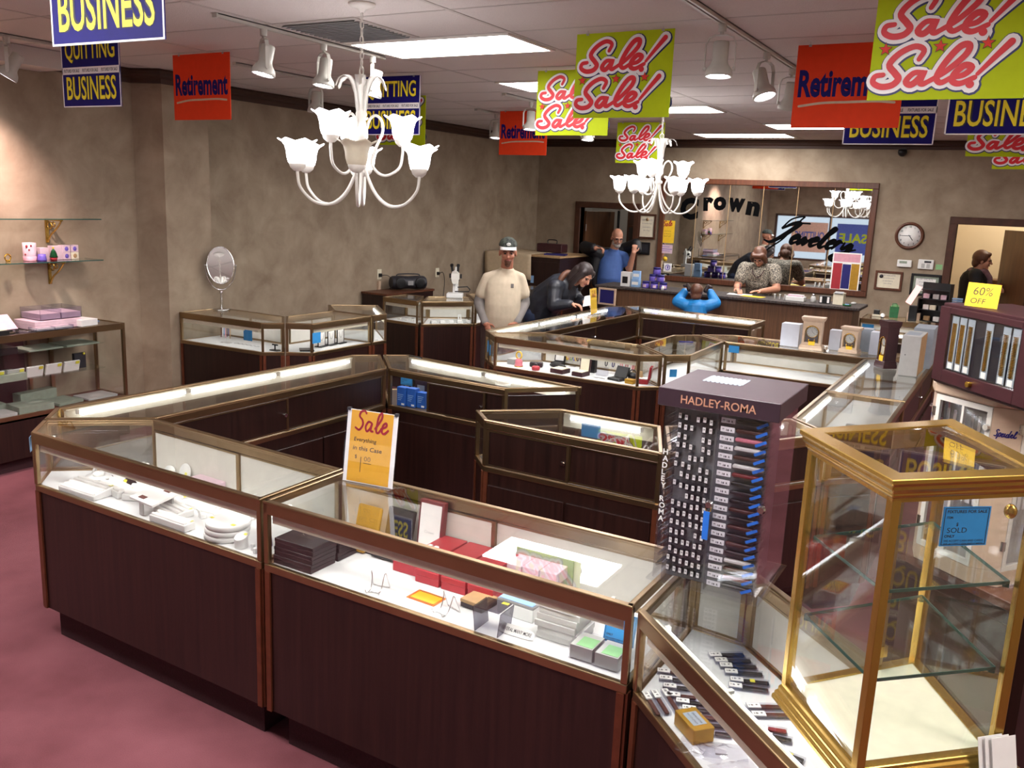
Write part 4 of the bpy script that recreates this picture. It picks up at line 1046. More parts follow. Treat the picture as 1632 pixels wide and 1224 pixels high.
# ------------------------------------------------------------------ what lies in the cases
DK = ZD + .001
def bthing(name, label, cat, x, y, z, sx, sy, sz, mat, rz=0., group=None, lid=None, bev=.0015, rot=None):
    """a box-shaped thing standing on z, centred on x,y; optional separate lid"""
    t = empty(name, label, cat, (x, y, z), rz, group, rot)
    if lid:
        h = sz * .55
        MB().box(-sx / 2 + .001, sx / 2 - .001, -sy / 2 + .001, sy / 2 - .001, 0, h).build('box_base', mat, t, bev)
        MB().box(-sx / 2, sx / 2, -sy / 2, sy / 2, h + .0007, sz).build('lid', lid, t, bev)
    else:
        MB().box(-sx / 2, sx / 2, -sy / 2, sy / 2, 0, sz).build('body', mat, t, bev)
    return t
def sticker(t, x, y, z, w=.014, h=.010, n=(0, 0, 1), name='price_sticker', mat='yellow_sticker'):
    n = Vector(n).normalized(); u = Vector((1, 0, 0)); u = (u - n * u.dot(n)).normalized(); v = n.cross(u)
    MB().obox((x, y, z), u, v, n, w / 2, h / 2, .0005).build(name, mat, t)
def print_on(t, body, x, y, z, w, mat='silver', u=(1, 0, 0), v=(0, 1, 0), bold=0., h=None, name='lettering'):
    m = MB(); put_text(m, body, (x, y, z), u, v, w, h, 0, bold, .0005); m.build(name, mat, t)

# --- front case: black gift boxes in two stacks
ORD = ['bottom', 'middle', 'top']
for st, (cx, cy) in enumerate(((1.728, -2.222), (1.732, -2.078))):
    for k in range(3):
        t = bthing('gift_box', '%s black gift box of the %s stack in the front case' % (ORD[k], ('front', 'rear')[st]), 'box', cx + .002 * (k - 1), cy + .002 * k, DK + k * .0335, .188, .134, .033, 'black_satin', .01 * (k - 1), 'black gift boxes', 'black_satin')
        if k == 2 and st == 0:
            print_on(t, 'Crown', -.03, -.002, .0331, .062, 'silver'); m = MB()
            ribbon(m, [(-.02, .0), (-.035, .012), (-.02, .026), (0, .02), (.012, .03), (.03, .024)], .003, (.0, .012, .0336), (1, 0, 0), (0, 1, 0), 0, 0); m.build('crest', 'silver', t)
bthing('gift_box', 'long flat dark box lying behind the black gift boxes', 'box', 1.92, -1.985, DK, .15, .075, .05, 'charcoal', 0, None, 'charcoal')
# open leaning black folder, and box painted gold for the yellow Sale card's reflection
t = empty('gift_box', 'black clamshell gift box standing open at the back of the front case', 'box', (1.955, -1.94, DK + .006))
MB().obox((0, 0, .085), (1, 0, 0), (0, .25, 1), (0, -1, .25), .062, .085, .011).build('lid', 'black_satin', t, .004)
MB().box(-.062, .062, -.1, -.012, 0, .024).build('box_base', 'black_satin', t, .003)
t = empty('gift_box', 'gift box standing open behind the yellow Sale card, the card reflection painted in as gold', 'box', (1.80, -1.94, DK + .006))
MB().obox((0, 0, .075), (1, 0, 0), (0, .25, 1), (0, -1, .25), .058, .075, .010).build('lid', 'goldbox', t, .006)
MB().box(-.058, .058, -.1, -.012, 0, .024).build('box_base', 'goldbox', t, .003)
# red boxes
bx = [2.209, 2.322, 2.434]
for c in range(3):
    for k in range(2):
        t = bthing('gift_box', '%s red gift box of the %s pair in the front case' % (('lower', 'upper')[k], ('left', 'middle', 'right')[c]), 'box', bx[c] - .022 * k, -2.014 + .016 * k, DK + k * .0505, .104, .205, .05, 'red', .0, 'red gift boxes', 'red')
        if k: print_on(t, 'Crown', -.02, -.05, .0503, .04, 'pink')
t = empty('gift_box', 'open red gift box with white lining lying in front of the red boxes', 'box', (2.088, -2.0, DK), 0, 'red gift boxes')
MB().box(-.054, .054, -.085, .085, 0, .004).box(-.054, -.05, -.085, .085, .004, .058).box(.05, .054, -.085, .085, .004, .058).box(-.05, .05, -.085, -.081, .004, .058).box(-.05, .05, .081, .085, .004, .058).build('box_base', 'red', t, .001)
MB().box(-.049, .049, -.08, .08, .005, .05).build('lining', 'paper', t, .004)
t = empty('gift_box', 'upright open red gift box showing its white inside', 'box', (2.085, -1.91, DK + .004), 0, 'red gift boxes')
MB().obox((0, 0, .113), (1, 0, 0), (0, .12, 1), (0, -1, .12), .056, .112, .014).build('box_base', 'red_dk', t, .002)
MB().obox((0, -.0145, .1115), (1, 0, 0), (0, .12, 1), (0, -1, .12), .047, .102, .0015).build('lining', 'paper', t)
mm = MB(); put_text(mm, 'Crown', (-.022, -.0175, .1), (1, 0, 0), (0, .12, 1), .044, None, 0, 0, .001); mm.build('lettering', 'grey_lt', t)
# grey boxes
for k in range(3):
    bthing('gift_box', '%s of three grey boxes with pale lids in the front case' % ('leftmost', 'middle', 'rightmost')[k], 'box', 2.487 + .0675 * k, -1.9 + .006 * k, DK, .066, .172, .1, 'grey_green', 0, 'grey boxes', 'pinkish')
t = bthing('display_board', 'grey card panel standing behind the three grey boxes', 'board', 2.56, -1.884, DK + 0, .235, .004, .125, 'grey_green')
# white flat boxes
for k in range(6):
    t = bthing('flat_box', '%s white flat box of the stack near the blue tag' % ('lowest', 'second from bottom', 'third from bottom', 'fourth from bottom', 'fifth from bottom', 'topmost')[k], 'box', 2.79 + .006 * math.sin(k * 2.1), -2.17 + .004 * math.cos(k * 1.7), DK + .0216 * k, .142, .13, .021, 'white', .03 * math.sin(k * 3.3), 'white flat boxes')
    if k == 5: MB().box(-.02, .068, .05, .062, .0212, .0222).build('slot', 'black', t)
# clear trays with green cards
for k in range(2):
    t = empty('earring_tray', ('left', 'right')[k] + ' clear tray with green cards in the right corner of the front case', 'tray', (2.905 + .085 * k, -2.245 - .004 * k, DK), 0, 'clear trays with green cards')
    MB().box(-.041, .041, -.05, .05, 0, .003).box(-.041, -.039, -.05, .05, .003, .05).box(.039, .041, -.05, .05, .003, .05).box(-.039, .039, -.05, -.048, .003, .05).box(-.039, .039, .048, .05, .003, .05).build('tray', 'acrylic', t)
    MB().box(-.037, .037, -.046, .046, .004, .046).build('insert', 'grey_lt', t)
    MB().box(-.02, .034, -.04, .02, .0465, .0475).build('card', 'green_lt', t)
blue_tag('blue price tag card standing among the clear trays in the front case', (2.985, -2.185, .842), (1, .05, 0), (0, .25, 1), .1, .095, ('FIXTURES FOR SALE', ''), 'tag_blue')
# paper slip with handwriting
t = empty('paper_slip', 'rounded paper slip with handwriting in the front case', 'note', (2.665, -2.265, DK + .0165))
n = 24; pl = []
for i in range(n):
    a = 2 * PI * i / n; pl.append((math.copysign(abs(math.cos(a)) ** .6, math.cos(a)) * .066, math.copysign(abs(math.sin(a)) ** .6, math.sin(a)) * .017))
m = MB(); u, v, nn = Vector((1, 0, 0)), Vector((0, .45, .9)).normalized(), Vector((0, -.9, .45)).normalized()
m.add([u * p[0] + v * p[1] + nn * .0005 for p in pl] + [u * p[0] + v * p[1] for p in pl], [tuple(range(n)), tuple(range(2 * n - 1, n - 1, -1))] + [(i, n + i, n + (i + 1) % n, (i + 1) % n) for i in range(n)])
m.build('paper', 'paper', t)
m = MB(); put_text(m, 'SEVERAL MANY MORE', u * -.054 + v * -.006, u, v, .108, .012, 0, .01, .0009, .2); m.build('handwriting', 'ink', t)
# acrylic riser
t = empty('riser', 'smoky acrylic riser with a yellow sticker near the front glass', 'riser', (2.58, -2.27, DK + .001))
MB().obox((-.047, 0, .041), (1, 0, .12), (0, 1, 0), (-.12, 0, 1), .0016, .042, .041).obox((.047, 0, .041), (1, 0, -.12), (0, 1, 0), (.12, 0, 1), .0016, .042, .041).box(-.045, .045, -.042, .042, .081, .0842).build('riser_body', 'smoke', t)
sticker(t, .028, .03, .0847, .024, .014)
# wire easels
def easel(label, x, y, rz):
    t = empty('wire_easel', label, 'easel', (x, y, DK), rz, 'wire easels')
    m = MB(); r = .0018
    for s in (-1, 1):
        m.tube(catmull([(s * .033, .03, .002), (s * .03, .012, .045), (s * .027, .004, .065), (s * .022, -.0, .045), (s * .02, -.012, .012), (s * .02, -.03, .003), (s * .024, -.042, .003), (s * .026, -.045, .014)], 4), r, 6)
    m.tube([(-.033, .03, .002), (.033, .03, .002)], r, 6); m.tube([(-.02, -.028, .003), (.02, -.028, .003)], r, 6)
    m.build('wire_frame', 'chrome', t)
    return t
easel('wire plate easel with a small yellow tip in the front case', 2.095, -2.25, .2)
t = easel('wire plate easel right of the yellow card in the front case', 2.39, -2.25, -.3)
t = empty('price_card', 'yellow and orange price card lying flat in the front case', 'card', (2.272, -2.205, DK), -.05)
MB().box(-.06, .06, -.038, .038, 0, .0012).build('card', 'orange_card', t)
MB().box(-.05, .05, -.029, .029, .0013, .0018).build('centre', 'yellow', t)
m = MB()
for k in range(14):
    a = -.05 + k * .0075
    m.box(a, a + .003, .026, .036, .0014, .002); m.box(a, a + .003, -.036, -.026, .0014, .002)
m.build('print', 'brown', t)
t = bthing('watch_box', 'flat dark box with a yellow sticker behind the smoky riser', 'box', 2.452, -2.15, DK, .094, .09, .03, 'charcoal', -.1, None, 'tan'); sticker(t, .035, -.035, .0305, .02, .014)
t = bthing('display_pad', 'pale blue display pad on a white block in the front case', 'display', 2.6, -2.13, DK, .14, .06, .045, 'white', -.05)
MB().box(-.07, .07, -.03, .03, .0455, .0535).build('tray', 'grey', t); MB().box(-.066, .066, -.026, .026, .054, .058).build('pad', 'sky_card', t, .002)
# yellow Sale card in a clear stand on top
t = empty('sale_card', 'yellow Sale everything in this case card in a clear stand', 'sign', (1.81, -1.962, ZT + .001), .12, rot=(-.14, 0, .12))
MB().box(-.115, .115, -.0055, -.004, .002, .292).box(-.115, .115, .004, .0055, .002, .292).build('holder', 'acrylic', t)
MB().box(-.113, .113, -.07, .06, 0, .002).build('foot', 'acrylic', t)
MB().box(-.112, .112, -.001, .003, .004, .29).build('backing', 'paper', t)
MB().box(-.094, .094, -.0022, -.0012, .008, .288).build('card', 'sale_yellow', t)
m = MB(); o = Vector((-.094, -.0023, .008)); X = Vector((1, 0, 0))
def script(m, strokes, org, ux, uy, sc, w, mi=0, lift=.0004, shear=.25):
    for s in strokes: ribbon(m, [((p[0] + shear * p[1]) * sc, p[1] * sc) for p in s], w, org, ux, uy, lift, mi, 5)
SALE = [[(.62, 1.25), (.45, 1.4), (.2, 1.3), (.15, 1.0), (.42, .75), (.5, .4), (.3, .08), (.0, .2)],
        [(1.15, .65), (.9, .7), (.75, .35), (.9, .05), (1.12, .3), (1.2, .65), (1.18, .15), (1.35, .1)],
        [(1.5, .3), (1.85, 1.0), (1.8, 1.4), (1.6, 1.1), (1.6, .2), (1.78, .05), (1.95, .3)],
        [(1.95, .35), (2.3, .55), (2.25, .78), (2.05, .6), (2.05, .15), (2.25, .05), (2.5, .3)]]
script(m, SALE, o + X * .022 + Vector((0, 0, .2)), X, Vector((-.12, 0, 1)), .058, .0085, 0)
script(m, SALE, o + X * .022 + Vector((0, 0, .2)), X, Vector((-.12, 0, 1)), .058, .006, 0)
for w, x, z, ww, hh in (('Everything', .02, .155, .1, .02), ('in this Case', .018, .125, .13, .017)): put_text(m, w, o + X * x + Vector((0, 0, z)), X, Vector((0, 0, 1)), ww, hh, 1, .006, .0005, .12)
put_text(m, '$', o + X * .03 + Vector((0, 0, .09)), X, Vector((0, 0, 1)), None, .016, 1, 0, .0005)
m.obox(o + X * .058 + Vector((0, -.0006, .07)), X, Vector((0, 0, 1)), Vector((0, 1, 0)), .0012, .03, .0003, 1)
put_text(m, '00', o + X * .073 + Vector((0, 0, .085)), X, Vector((0, 0, 1)), .028, .018, 1, -.012, .0005)
m.obox(o + X * .088 + Vector((0, -.0006, .077)), X, Vector((0, 0, 1)), Vector((0, 1, 0)), .018, .001, .0003, 1)
m.build('lettering', ['red', 'ink'], t)
MB().box(-.112, -.1, -.008, .008, .284, .296).box(.1, .112, -.008, .008, .284, .296).build('clip', 'charcoal', t)

# --- corner case: white jewellery trays
def ring_tray(label, x, y, sx, sy, h, rz, rows=4, slope=.02, z=DK):
    t = empty('ring_tray', label, 'tray', (x, y, z), rz, 'white jewellery trays')
    MB().add([(-sx / 2, -sy / 2, 0), (sx / 2, -sy / 2, 0), (sx / 2, sy / 2, 0), (-sx / 2, sy / 2, 0), (-sx / 2, -sy / 2, h), (sx / 2, -sy / 2, h), (sx / 2, sy / 2, h + slope), (-sx / 2, sy / 2, h + slope)],
             [(3, 2, 1, 0), (4, 5, 6, 7), (0, 1, 5, 4), (1, 2, 6, 5), (2, 3, 7, 6), (3, 0, 4, 7)]).build('tray', 'white', t, .004, 2)
    pad = MB()
    for k in range(rows):
        yy = -sy / 2 + sy * (k + .5) / rows; zz = h + slope * (k + .5) / rows
        pad.tube([(-sx / 2 + .008, yy, zz), (sx / 2 - .008, yy, zz)], sy / rows * .32, 8)
    pad.build('roll_pad', 'paper', t)
    sticker(t, sx / 2 - .012, sy / 2 - .012, h + slope + .003, .018, .013)
    return t
ring_tray('wide ridged white tray at the left end of the corner case', .41, -2.203, .25, .11, .022, .0, 5)
t = ring_tray('white tray with small round slots behind the ridged tray', .505, -2.12, .2, .085, .03, -.2, 2, .004)
ring_tray('long white tray pointing back beside the slotted tray', .625, -2.08, .1, .18, .028, .45, 3, .01)
ring_tray('low white tray with scalloped edge close to the front glass', 1.03, -2.250, .22, .055, .03, -.03, 2, .004)
ring_tray('white ridged tray behind the scalloped tray', .93, -2.16, .16, .10, .02, -.2, 4, .012)
ring_tray('small white tray with ring slots in the middle of the corner case', .985, -2.03, .17, .09, .02, .1, 3, .01)
ring_tray('pale tray of earring cards behind the stack of round plates', 1.17, -2.05, .15, .1, .018, -.1, 3, .02)
t = empty('display_stand', 'white slanted pad on a leg with two dark squares', 'stand', (.85, -2.185, DK + .004), -.12)
MB().obox((0, -.065, .03), (1, 0, .1), (0, 1, 0), (0, 0, 1), .013, .003, .03).obox((.0, .05, .03), (1, 0, 0), (0, 1, 0), (0, 0, 1), .05, .004, .03).build('leg', 'grey_lt', t)
MB().obox((0, 0, .07), (1, 0, 0), (0, 1, .2), (0, -.2, 1), .085, .07, .006).build('pad', 'white', t, .002)
MB().obox((.03, .045, .087), (1, 0, 0), (0, 1, .2), (0, -.2, 1), .02, .014, .001).obox((-.02, -.045, .0685), (1, 0, 0), (0, 1, .2), (0, -.2, 1), .02, .01, .001).build('swatch', 'brown', t)
for k in range(3):
    t = empty('round_display', ('bottom', 'middle', 'top')[k] + ' round white display plate of the stack at right in the corner case', 'display', (1.295 + .003 * k, -2.203 + .002 * k, DK + .023 * k), 0, 'round white display plates')
    MB().lathe([(.0, 0), (.082, 0), (.088, .004), (.088, .018), (.084, .0225), (.0, .0225)], 32).build('plate', 'white', t)
    if k == 2: sticker(t, .06, -.03, .0231, .02, .014); sticker(t, -.07, -.02, .0231, .016, .012)
t = empty('ring_stand', 'short slant-topped white cylinder beside the round plates', 'stand', (1.425, -2.25, DK))
MB().loft([[(math.cos(2 * PI * i / 20) * .026, math.sin(2 * PI * i / 20) * .026, z + s * math.sin(2 * PI * i / 20) * .01) for i in range(20)] for z, s in ((0, 0), (.045, 1))]).build('cylinder', 'white', t); sticker(t, .012, .012, .052, .014, .01, (0, -.3, 1))
t = empty('earring_stand', 'navy blue curved earring stand at the right end of the corner case', 'stand', (1.485, -2.19, DK))
MB().loft([[(math.cos(PI * i / 12) * (r + .003), math.sin(PI * i / 12) * (r + .003), z) for i in range(13)] + [(math.cos(PI * (12 - i) / 12) * r, math.sin(PI * (12 - i) / 12) * r, z) for i in range(13)] for r, z in ((.03, 0), (.026, .05))]).build('curved_panel', 'navy', t)
t = empty('earring_stand', 'pair of tiny white earring stands beside the navy stand', 'stand', (1.5, -2.25, DK))
MB().box(-.02, -.004, -.006, .006, 0, .028).box(.006, .022, -.02, -.008, 0, .022).build('card_post', 'white', t, .002)
t = empty('round_display', 'tilted round white display leaning on the left end glass', 'display', (.215, -2.005, DK)); MB().lathe([(.0, -.004), (.052, -.004), (.055, 0), (.052, .004), (.0, .004)], 28).xf(Matrix.Translation((0, 0, .05)) @ Matrix.Rotation(-1.0, 4, 'Y') @ Matrix.Rotation(.6, 4, 'X')).build('disc', 'white', t)
t = empty('round_display', 'flat round white display with a dark rim at left in the corner case', 'display', (.285, -2.055, DK)); MB().lathe([(.0, 0), (.06, 0), (.064, .006), (.0, .006)], 28).build('base', 'charcoal', t); MB().lathe([(.0, .007), (.058, .007), (.056, .018), (.0, .018)], 28).build('disc', 'white', t); MB().lathe([(.0, .0185), (.024, .0185), (.024, .034), (.0, .036)], 20).build('knob', 'white', t)
t = empty('display_stand', 'small black triangular stand with a yellow sticker', 'stand', (.46, -2.02, DK)); MB().add([(-.04, -.02, 0), (.03, -.03, 0), (.035, .02, 0), (-.01, .01, .045), (.03, -.012, .055)], [(0, 1, 4), (0, 4, 3), (1, 2, 4), (2, 3, 4), (0, 3, 2), (0, 2, 1)]).build('wedge', 'black', t); sticker(t, -.0, -.0215, .022, .022, .014, (-.1, -.8, .5))
for k, (x, y, h, lab) in enumerate(((.62, -1.838, .085, 'white oval display leaning at the back of the corner case'), (.50, -1.825, .05, 'small white oval display leaning behind the trays'))):
    t = empty('oval_display', lab, 'display', (x, y, DK)); MB().lathe([(.0, -.003), (.036, -.003), (.038, 0), (.036, .003), (.0, .003)], 24).xf(Matrix.Translation((0, 0, h / 2)) @ Matrix.Rotation(PI / 2 - .25, 4, 'X') @ Matrix.Scale(h / .076, 4, (0, 1, 0))).build('disc', 'white', t); sticker(t, .02, -.012, h / 2, .014, .012, (0, -1, .2))
for k in range(2):
    t = bthing('ring_box', ('lower', 'upper')[k] + ' long white box lying against the back doors of the corner case', 'box', .80, -1.87 + .01 * k, DK + .026 * k, .2 - .02 * k, .055, .025, 'pinkish', -.06, 'long white boxes'); sticker(t, .085 - .01 * k, -.0278, .013, .016, .012, (0, -1, 0))
t = bthing('card_box', 'white leaflet box with blue print behind the seam of the front cases', 'box', 1.43, -1.93, DK, .12, .07, .03, 'paper', -.1); MB().box(-.05, .05, -.025, .02, .0303, .0308).build('print', 'sky_card', t); sticker(t, .045, .025, .0312, .02, .014)
for k in range(9):
    x = [.70, .74, .80, .86, 1.06, 1.10, 1.08, 1.36, 1.14][k]; y = [-1.93, -1.98, -2.0, -1.96, -2.12, -1.95, -1.99, -2.08, -2.135][k]
    t = empty('ring_box', 'tiny white ring box scattered among the white trays', 'box', (x, y, DK), .7 * k, 'tiny ring boxes')
    MB().box(-.016, .016, -.014, .014, 0, .02).build('box_base', 'white', t, .002); MB().obox((0, .014, .03), (1, 0, 0), (0, .3, 1), (0, -1, .3), .016, .012, .003).build('lid', 'white', t, .001); sticker(t, 0, -.0145, .012, .014, .012, (0, -1, .1))

# --- far-side case of the front ring: blue cartons
for k in range(3):
    t = bthing('carton', '%s blue carton in the open end of the far glass case' % ('left', 'middle', 'right')[k], 'carton', .475 + .072 * k, .06 + .012 * k, DK, .068, .05, .125 - .02 * (k == 2), 'blue', -.03, 'blue cartons')
    for j in range(4): MB().box(-.026, .02 - .006 * j, -.0256, -.0252, .075 - .012 * j, .079 - .012 * j).build('print', 'sky_card', t)
    MB().box(.004, .028, -.0257, -.0252, .008, .02).build('barcode_label', 'paper', t)
t = bthing('display_board', 'dark picture card standing behind the blue cartons', 'card', .52, .2, DK, .1, .012, .16, 'purple')
MB().box(-.03, .03, -.0065, -.0061, .05, .12).build('print', 'grey_blue', t)
# --- case behind the strap tower: two watches on stands and a green cloth
for k, (x, y, h) in enumerate(((2.06, -.52, .05), (2.24, -.5, .09))):
    t = empty('watch_stand', ('low', 'tall')[k] + ' white watch stand in the closed-door case', 'stand', (x, y, DK))
    MB().loft([[(a * w, b * d, z) for a, b in ((-1, -1), (1, -1), (1, 1), (-1, 1))] for w, d, z in ((.028, .03, 0), (.022, .012, h))], 0, False).build('wedge', 'white', t, .003)
    MB().tube([(0, -.025 * math.cos(a) - .0, h * .55 + .03 * math.sin(a)) for a in [2 * PI * i / 14 for i in range(15)]], .006, 6).build('watch_strap', 'silver', t)
    MB().cyl((0, -.034, h * .55), (0, -.026, h * .55), .016).build('watch_face', 'grey_lt', t)
t = empty('display_mat', 'folded green cloth mat in the closed-door case', 'mat', (2.12, -.42, DK)); MB().box(-.14, .16, -.03, .05, 0, .01).build('cloth', 'green_lt', t, .003)

# --- watch and bracelet case
t = empty('perfume_bottle', 'pink and gold perfume bottle at the left of the watch case', 'bottle', (.37, 1.80, DK))
MB().lathe([(.0, 0), (.032, 0), (.036, .01), (.03, .022), (.034, .035), (.026, .06), (.012, .068), (.0, .068)], 16).build('bottle', 'pink_leather', t); MB().lathe([(.0, 0), (.037, .0), (.037, .006), (.0, .006)], 16, (0, 0, -.0005)).build('base', 'gold', t)
MB().tube([(math.cos(a) * .026, 0, .095 + math.sin(a) * .03) for a in [2 * PI * i / 16 for i in range(17)]], .006, 6).build('stopper', 'yellow', t)
t = bthing('tray', 'grey stacked tray in the back left of the watch case', 'tray', .27, 1.89, DK, .07, .1, .045, 'grey_lt')
t = empty('camera', 'dark camera lying beside the perfume bottle', 'camera', (.49, 1.89, DK), .3); MB().box(-.055, .055, -.025, .025, 0, .04).build('body', 'black', t, .006); MB().cyl((0, -.025, .02), (0, -.05, .02), .017).build('lens', 'charcoal', t)
t = empty('eyeglass_case', 'dark rounded spectacle case in the watch case', 'case', (.66, 1.95, DK), -.15); MB().ell((0, 0, .022), (.085, .03, .022)).build('shell', 'black_satin', t)
t = empty('pill_box', 'small red oval box in front of the dark camera', 'box', (.555, 1.76, DK)); MB().lathe([(.0, 0), (.03, 0), (.034, .008), (.034, .024), (.028, .032), (.0, .034)], 18).build('body', 'red', t)
t = empty('watch_box', 'open black watch box with a white card in its lid', 'box', (.60, 2.08, DK)); MB().box(-.05, .05, -.05, .03, 0, .03).build('box_base', 'black', t, .003); MB().obox((0, .034, .075), (1, 0, 0), (0, .15, 1), (0, -1, .15), .05, .045, .009).build('lid', 'black', t, .003); MB().obox((0, .0235, .073), (1, 0, 0), (0, .15, 1), (0, -1, .15), .038, .034, .001).build('lid_card', 'paper', t)
def bracelets(label, x, y, n, cols, z=.10):
    t = empty('bracelet_bar', label, 'bracelets', (x, y, DK))
    MB().tube([(-.06, 0, z), (.06, 0, z)], .006, 8).box(-.004, .004, -.004, .004, 0.004, z).box(-.03, .03, -.025, .025, 0, .004).build('stand', 'acrylic', t)
    for i in range(n):
        xx = -.05 + .1 * i / (n - 1)
        MB().tube([(xx + .004 * math.sin(i * 2.3), math.cos(a) * .022, z - .018 + math.sin(a) * .028) for a in [2 * PI * k / 14 for k in range(15)]], .0038, 6, cap=False).build('bracelet', cols[i % len(cols)], t)
bracelets('bar hung with yellow and many-coloured bracelets', .72, 2.11, 6, ['yellow', 'pink', 'green_lt', 'lilac', 'yellow', 'brown'])
bracelets('bar hung with dark and gold bangles', .86, 2.09, 4, ['black', 'tan', 'black', 'charcoal'])
bracelets('bar hung with black and white bracelets', 1.10, 2.06, 4, ['black', 'white', 'navy', 'white'])
bracelets('bar hung with pink and white bracelets', 1.24, 2.05, 5, ['pink_leather', 'white', 'red', 'white', 'pink_leather'])
for k, (x, y, w, m_) in enumerate(((.76, 1.80, .12, 'maroon'), (.945, 1.80, .10, 'maroon'))):
    t = empty('watch_box', ('long flat', 'open lidded')[k] + ' dark red watch box with cream lining', 'box', (x, y, DK), -.12)
    MB().box(-w / 2, w / 2, -.06, .06, 0, .034).build('box_base', m_, t, .002); MB().box(-w / 2 + .008, w / 2 - .008, -.052, .052, .0345, .04).build('cushion', 'cream', t, .003)
    if k: MB().obox((0, .068, .085), (1, 0, 0), (0, .12, 1), (0, -1, .12), w / 2, .06, .009).build('lid', m_, t, .002); MB().obox((0, .057, .0835), (1, 0, 0), (0, .12, 1), (0, -1, .12), w / 2 - .01, .05, .001).build('lid_lining', 'cream', t)
t = bthing('watch_box', 'tall black box behind the open red watch box', 'box', .96, 1.99, DK, .06, .05, .12, 'black')
t = bthing('display_block', 'clear acrylic block holding black bracelets', 'display', 1.08, 1.92, DK, .09, .05, .07, 'acrylic_cloudy')
t = empty('jewelry_wire', 'tangle of thin chains on the white shelf of the watch case', 'chains', (1.11, 1.80, DK)); m = MB()
for i in range(4): m.tube([(.04 * math.cos(a + i) + .02 * i - .03, .02 * math.sin(2 * a + i), .0015) for a in [2 * PI * k / 16 for k in range(17)]], .001, 5)
m.build('chain', 'silver', t)
t = empty('watch_box', 'open black watch box tilted toward the front of the case', 'box', (1.25, 1.83, DK), -.25); MB().box(-.06, .06, -.05, .05, 0, .02).build('box_base', 'black', t, .003); MB().obox((0, .06, .055), (1, 0, 0), (0, .5, 1), (0, -1, .5), .06, .05, .008).build('lid', 'black', t, .003); MB().obox((0, .0525, .052), (1, 0, 0), (0, .5, 1), (0, -1, .5), .05, .04, .001).build('lid_lining', 'paper', t)
t = empty('handbag', 'small dark purse at the right of the watch case', 'purse', (1.34, 1.93, DK)); MB().ell((0, 0, .03), (.05, .03, .03)).build('body', 'black_leather', t); MB().tube([(math.cos(a) * .03, 0, .05 + math.sin(a) * .03) for a in [PI * k / 8 for k in range(9)]], .004, 6).build('handle', 'charcoal', t)
t = bthing('gift_box', 'gold gift box beside the red presentation box', 'box', 1.385, 1.775, DK, .075, .055, .035, 'goldbox', -.1, None, 'goldbox')
t = empty('presentation_box', 'open red presentation box with white satin lining', 'box', (1.45, 1.86, DK), .25)
MB().box(-.05, .05, -.05, .05, 0, .035).build('box_base', 'red', t, .002); MB().box(-.042, .042, -.042, .042, .0355, .042).build('cushion', 'paper', t, .003)
MB().obox((.06, 0, .085), (0, 1, 0), (.1, 0, 1), (1, 0, -.1), .05, .05, .009).build('lid', 'red', t, .002); MB().obox((.0495, 0, .0835), (0, 1, 0), (.1, 0, 1), (1, 0, -.1), .042, .042, .001).build('lid_lining', 'paper', t)
t = bthing('presentation_box', 'open cream-lined wooden box behind the gold gift box', 'box', 1.42, 1.87, DK, .05, .02, .09, 'tan')

# --- left wall row
def necklace_frame(label, x, y, rz):
    t = empty('necklace_frame', label, 'display', (x, y, DK + .032), rz, 'black necklace frames')
    MB().box(-.055, .055, -.035, .035, 0, .008).build('base', 'black', t)
    f = MB()
    for (a0, a1, z0, z1) in ((-.055, -.05, .008, .13), (.05, .055, .008, .13), (-.055, .055, .125, .13)): f.box(a0, a1, -.004, .004, z0, z1)
    f.build('frame', 'black', t); MB().box(-.05, .05, -.001, .001, .008, .125).build('panel', 'paper', t)
    MB().tube(catmull([(-.03, -.003, .11), (-.02, -.004, .07), (0, -.004, .055), (.02, -.004, .07), (.03, -.003, .11)], 5), .0015, 5).build('necklace', 'silver', t)
for k in range(3): necklace_frame(('left', 'middle', 'right')[k] + ' black necklace frame in the left wall case', -1.33 + .0 * k, 1.28 + .125 * k, PI / 2 + .15)
t = bthing('display_tray', 'black flat jewellery tray in the left wall case', 'tray', -1.29, 1.05, DK + .032, .12, .12, .012, 'black', .8)
t = empty('earring_tree', 'clear earring stand with hanging beads under a yellow tag', 'stand', (-2.05, .86, DK + .032)); MB().box(-.05, .05, -.03, .03, 0, .004).box(-.06, .06, -.002, .002, .155, .16).box(-.003, .003, -.003, .003, .004, .155).build('stand', 'acrylic', t)
for i, c in enumerate(('brown', 'white', 'sky_card', 'pink', 'maroon', 'navy', 'tan')): MB().tube([(-.055 + .018 * i, -.004, .155), (-.055 + .018 * i, -.006, .045 + .012 * (i % 3))], .004, 6).build('bead_string', c, t)
MB().box(-.035, .015, -.007, -.006, .14, .172).build('tag', 'yellow', t)
t = empty('earring_stand', 'small black T-bar stand at the corner of the mirror case', 'stand', (-1.47, .86, DK + .032)); MB().box(-.04, .04, -.025, .025, 0, .008).box(-.004, .004, -.004, .004, .008, .05).box(-.03, .03, -.005, .005, .045, .055).build('stand', 'black', t)
t = empty('jewelry_wire', 'fine chains laid out on the shelf of the mirror case', 'chains', (-1.85, .9, DK + .032)); m = MB()
for i in range(6): m.tube([(.05 * i - .12 + .02 * math.cos(a), .02 * math.sin(a), .0015) for a in [2 * PI * k / 12 for k in range(13)]], .0012, 5)
m.build('chain', 'silver', t)
t = empty('ring_stand', 'clear ring rods in the end pane of the left wall row', 'stand', (-1.23, 1.85, DK + .032)); MB().box(-.04, .04, -.04, .04, 0, .01).cyl((-.015, 0, .01), (-.015, 0, .12), .008).cyl((.015, .015, .01), (.015, .015, .1), .008).build('rods', 'white', t)
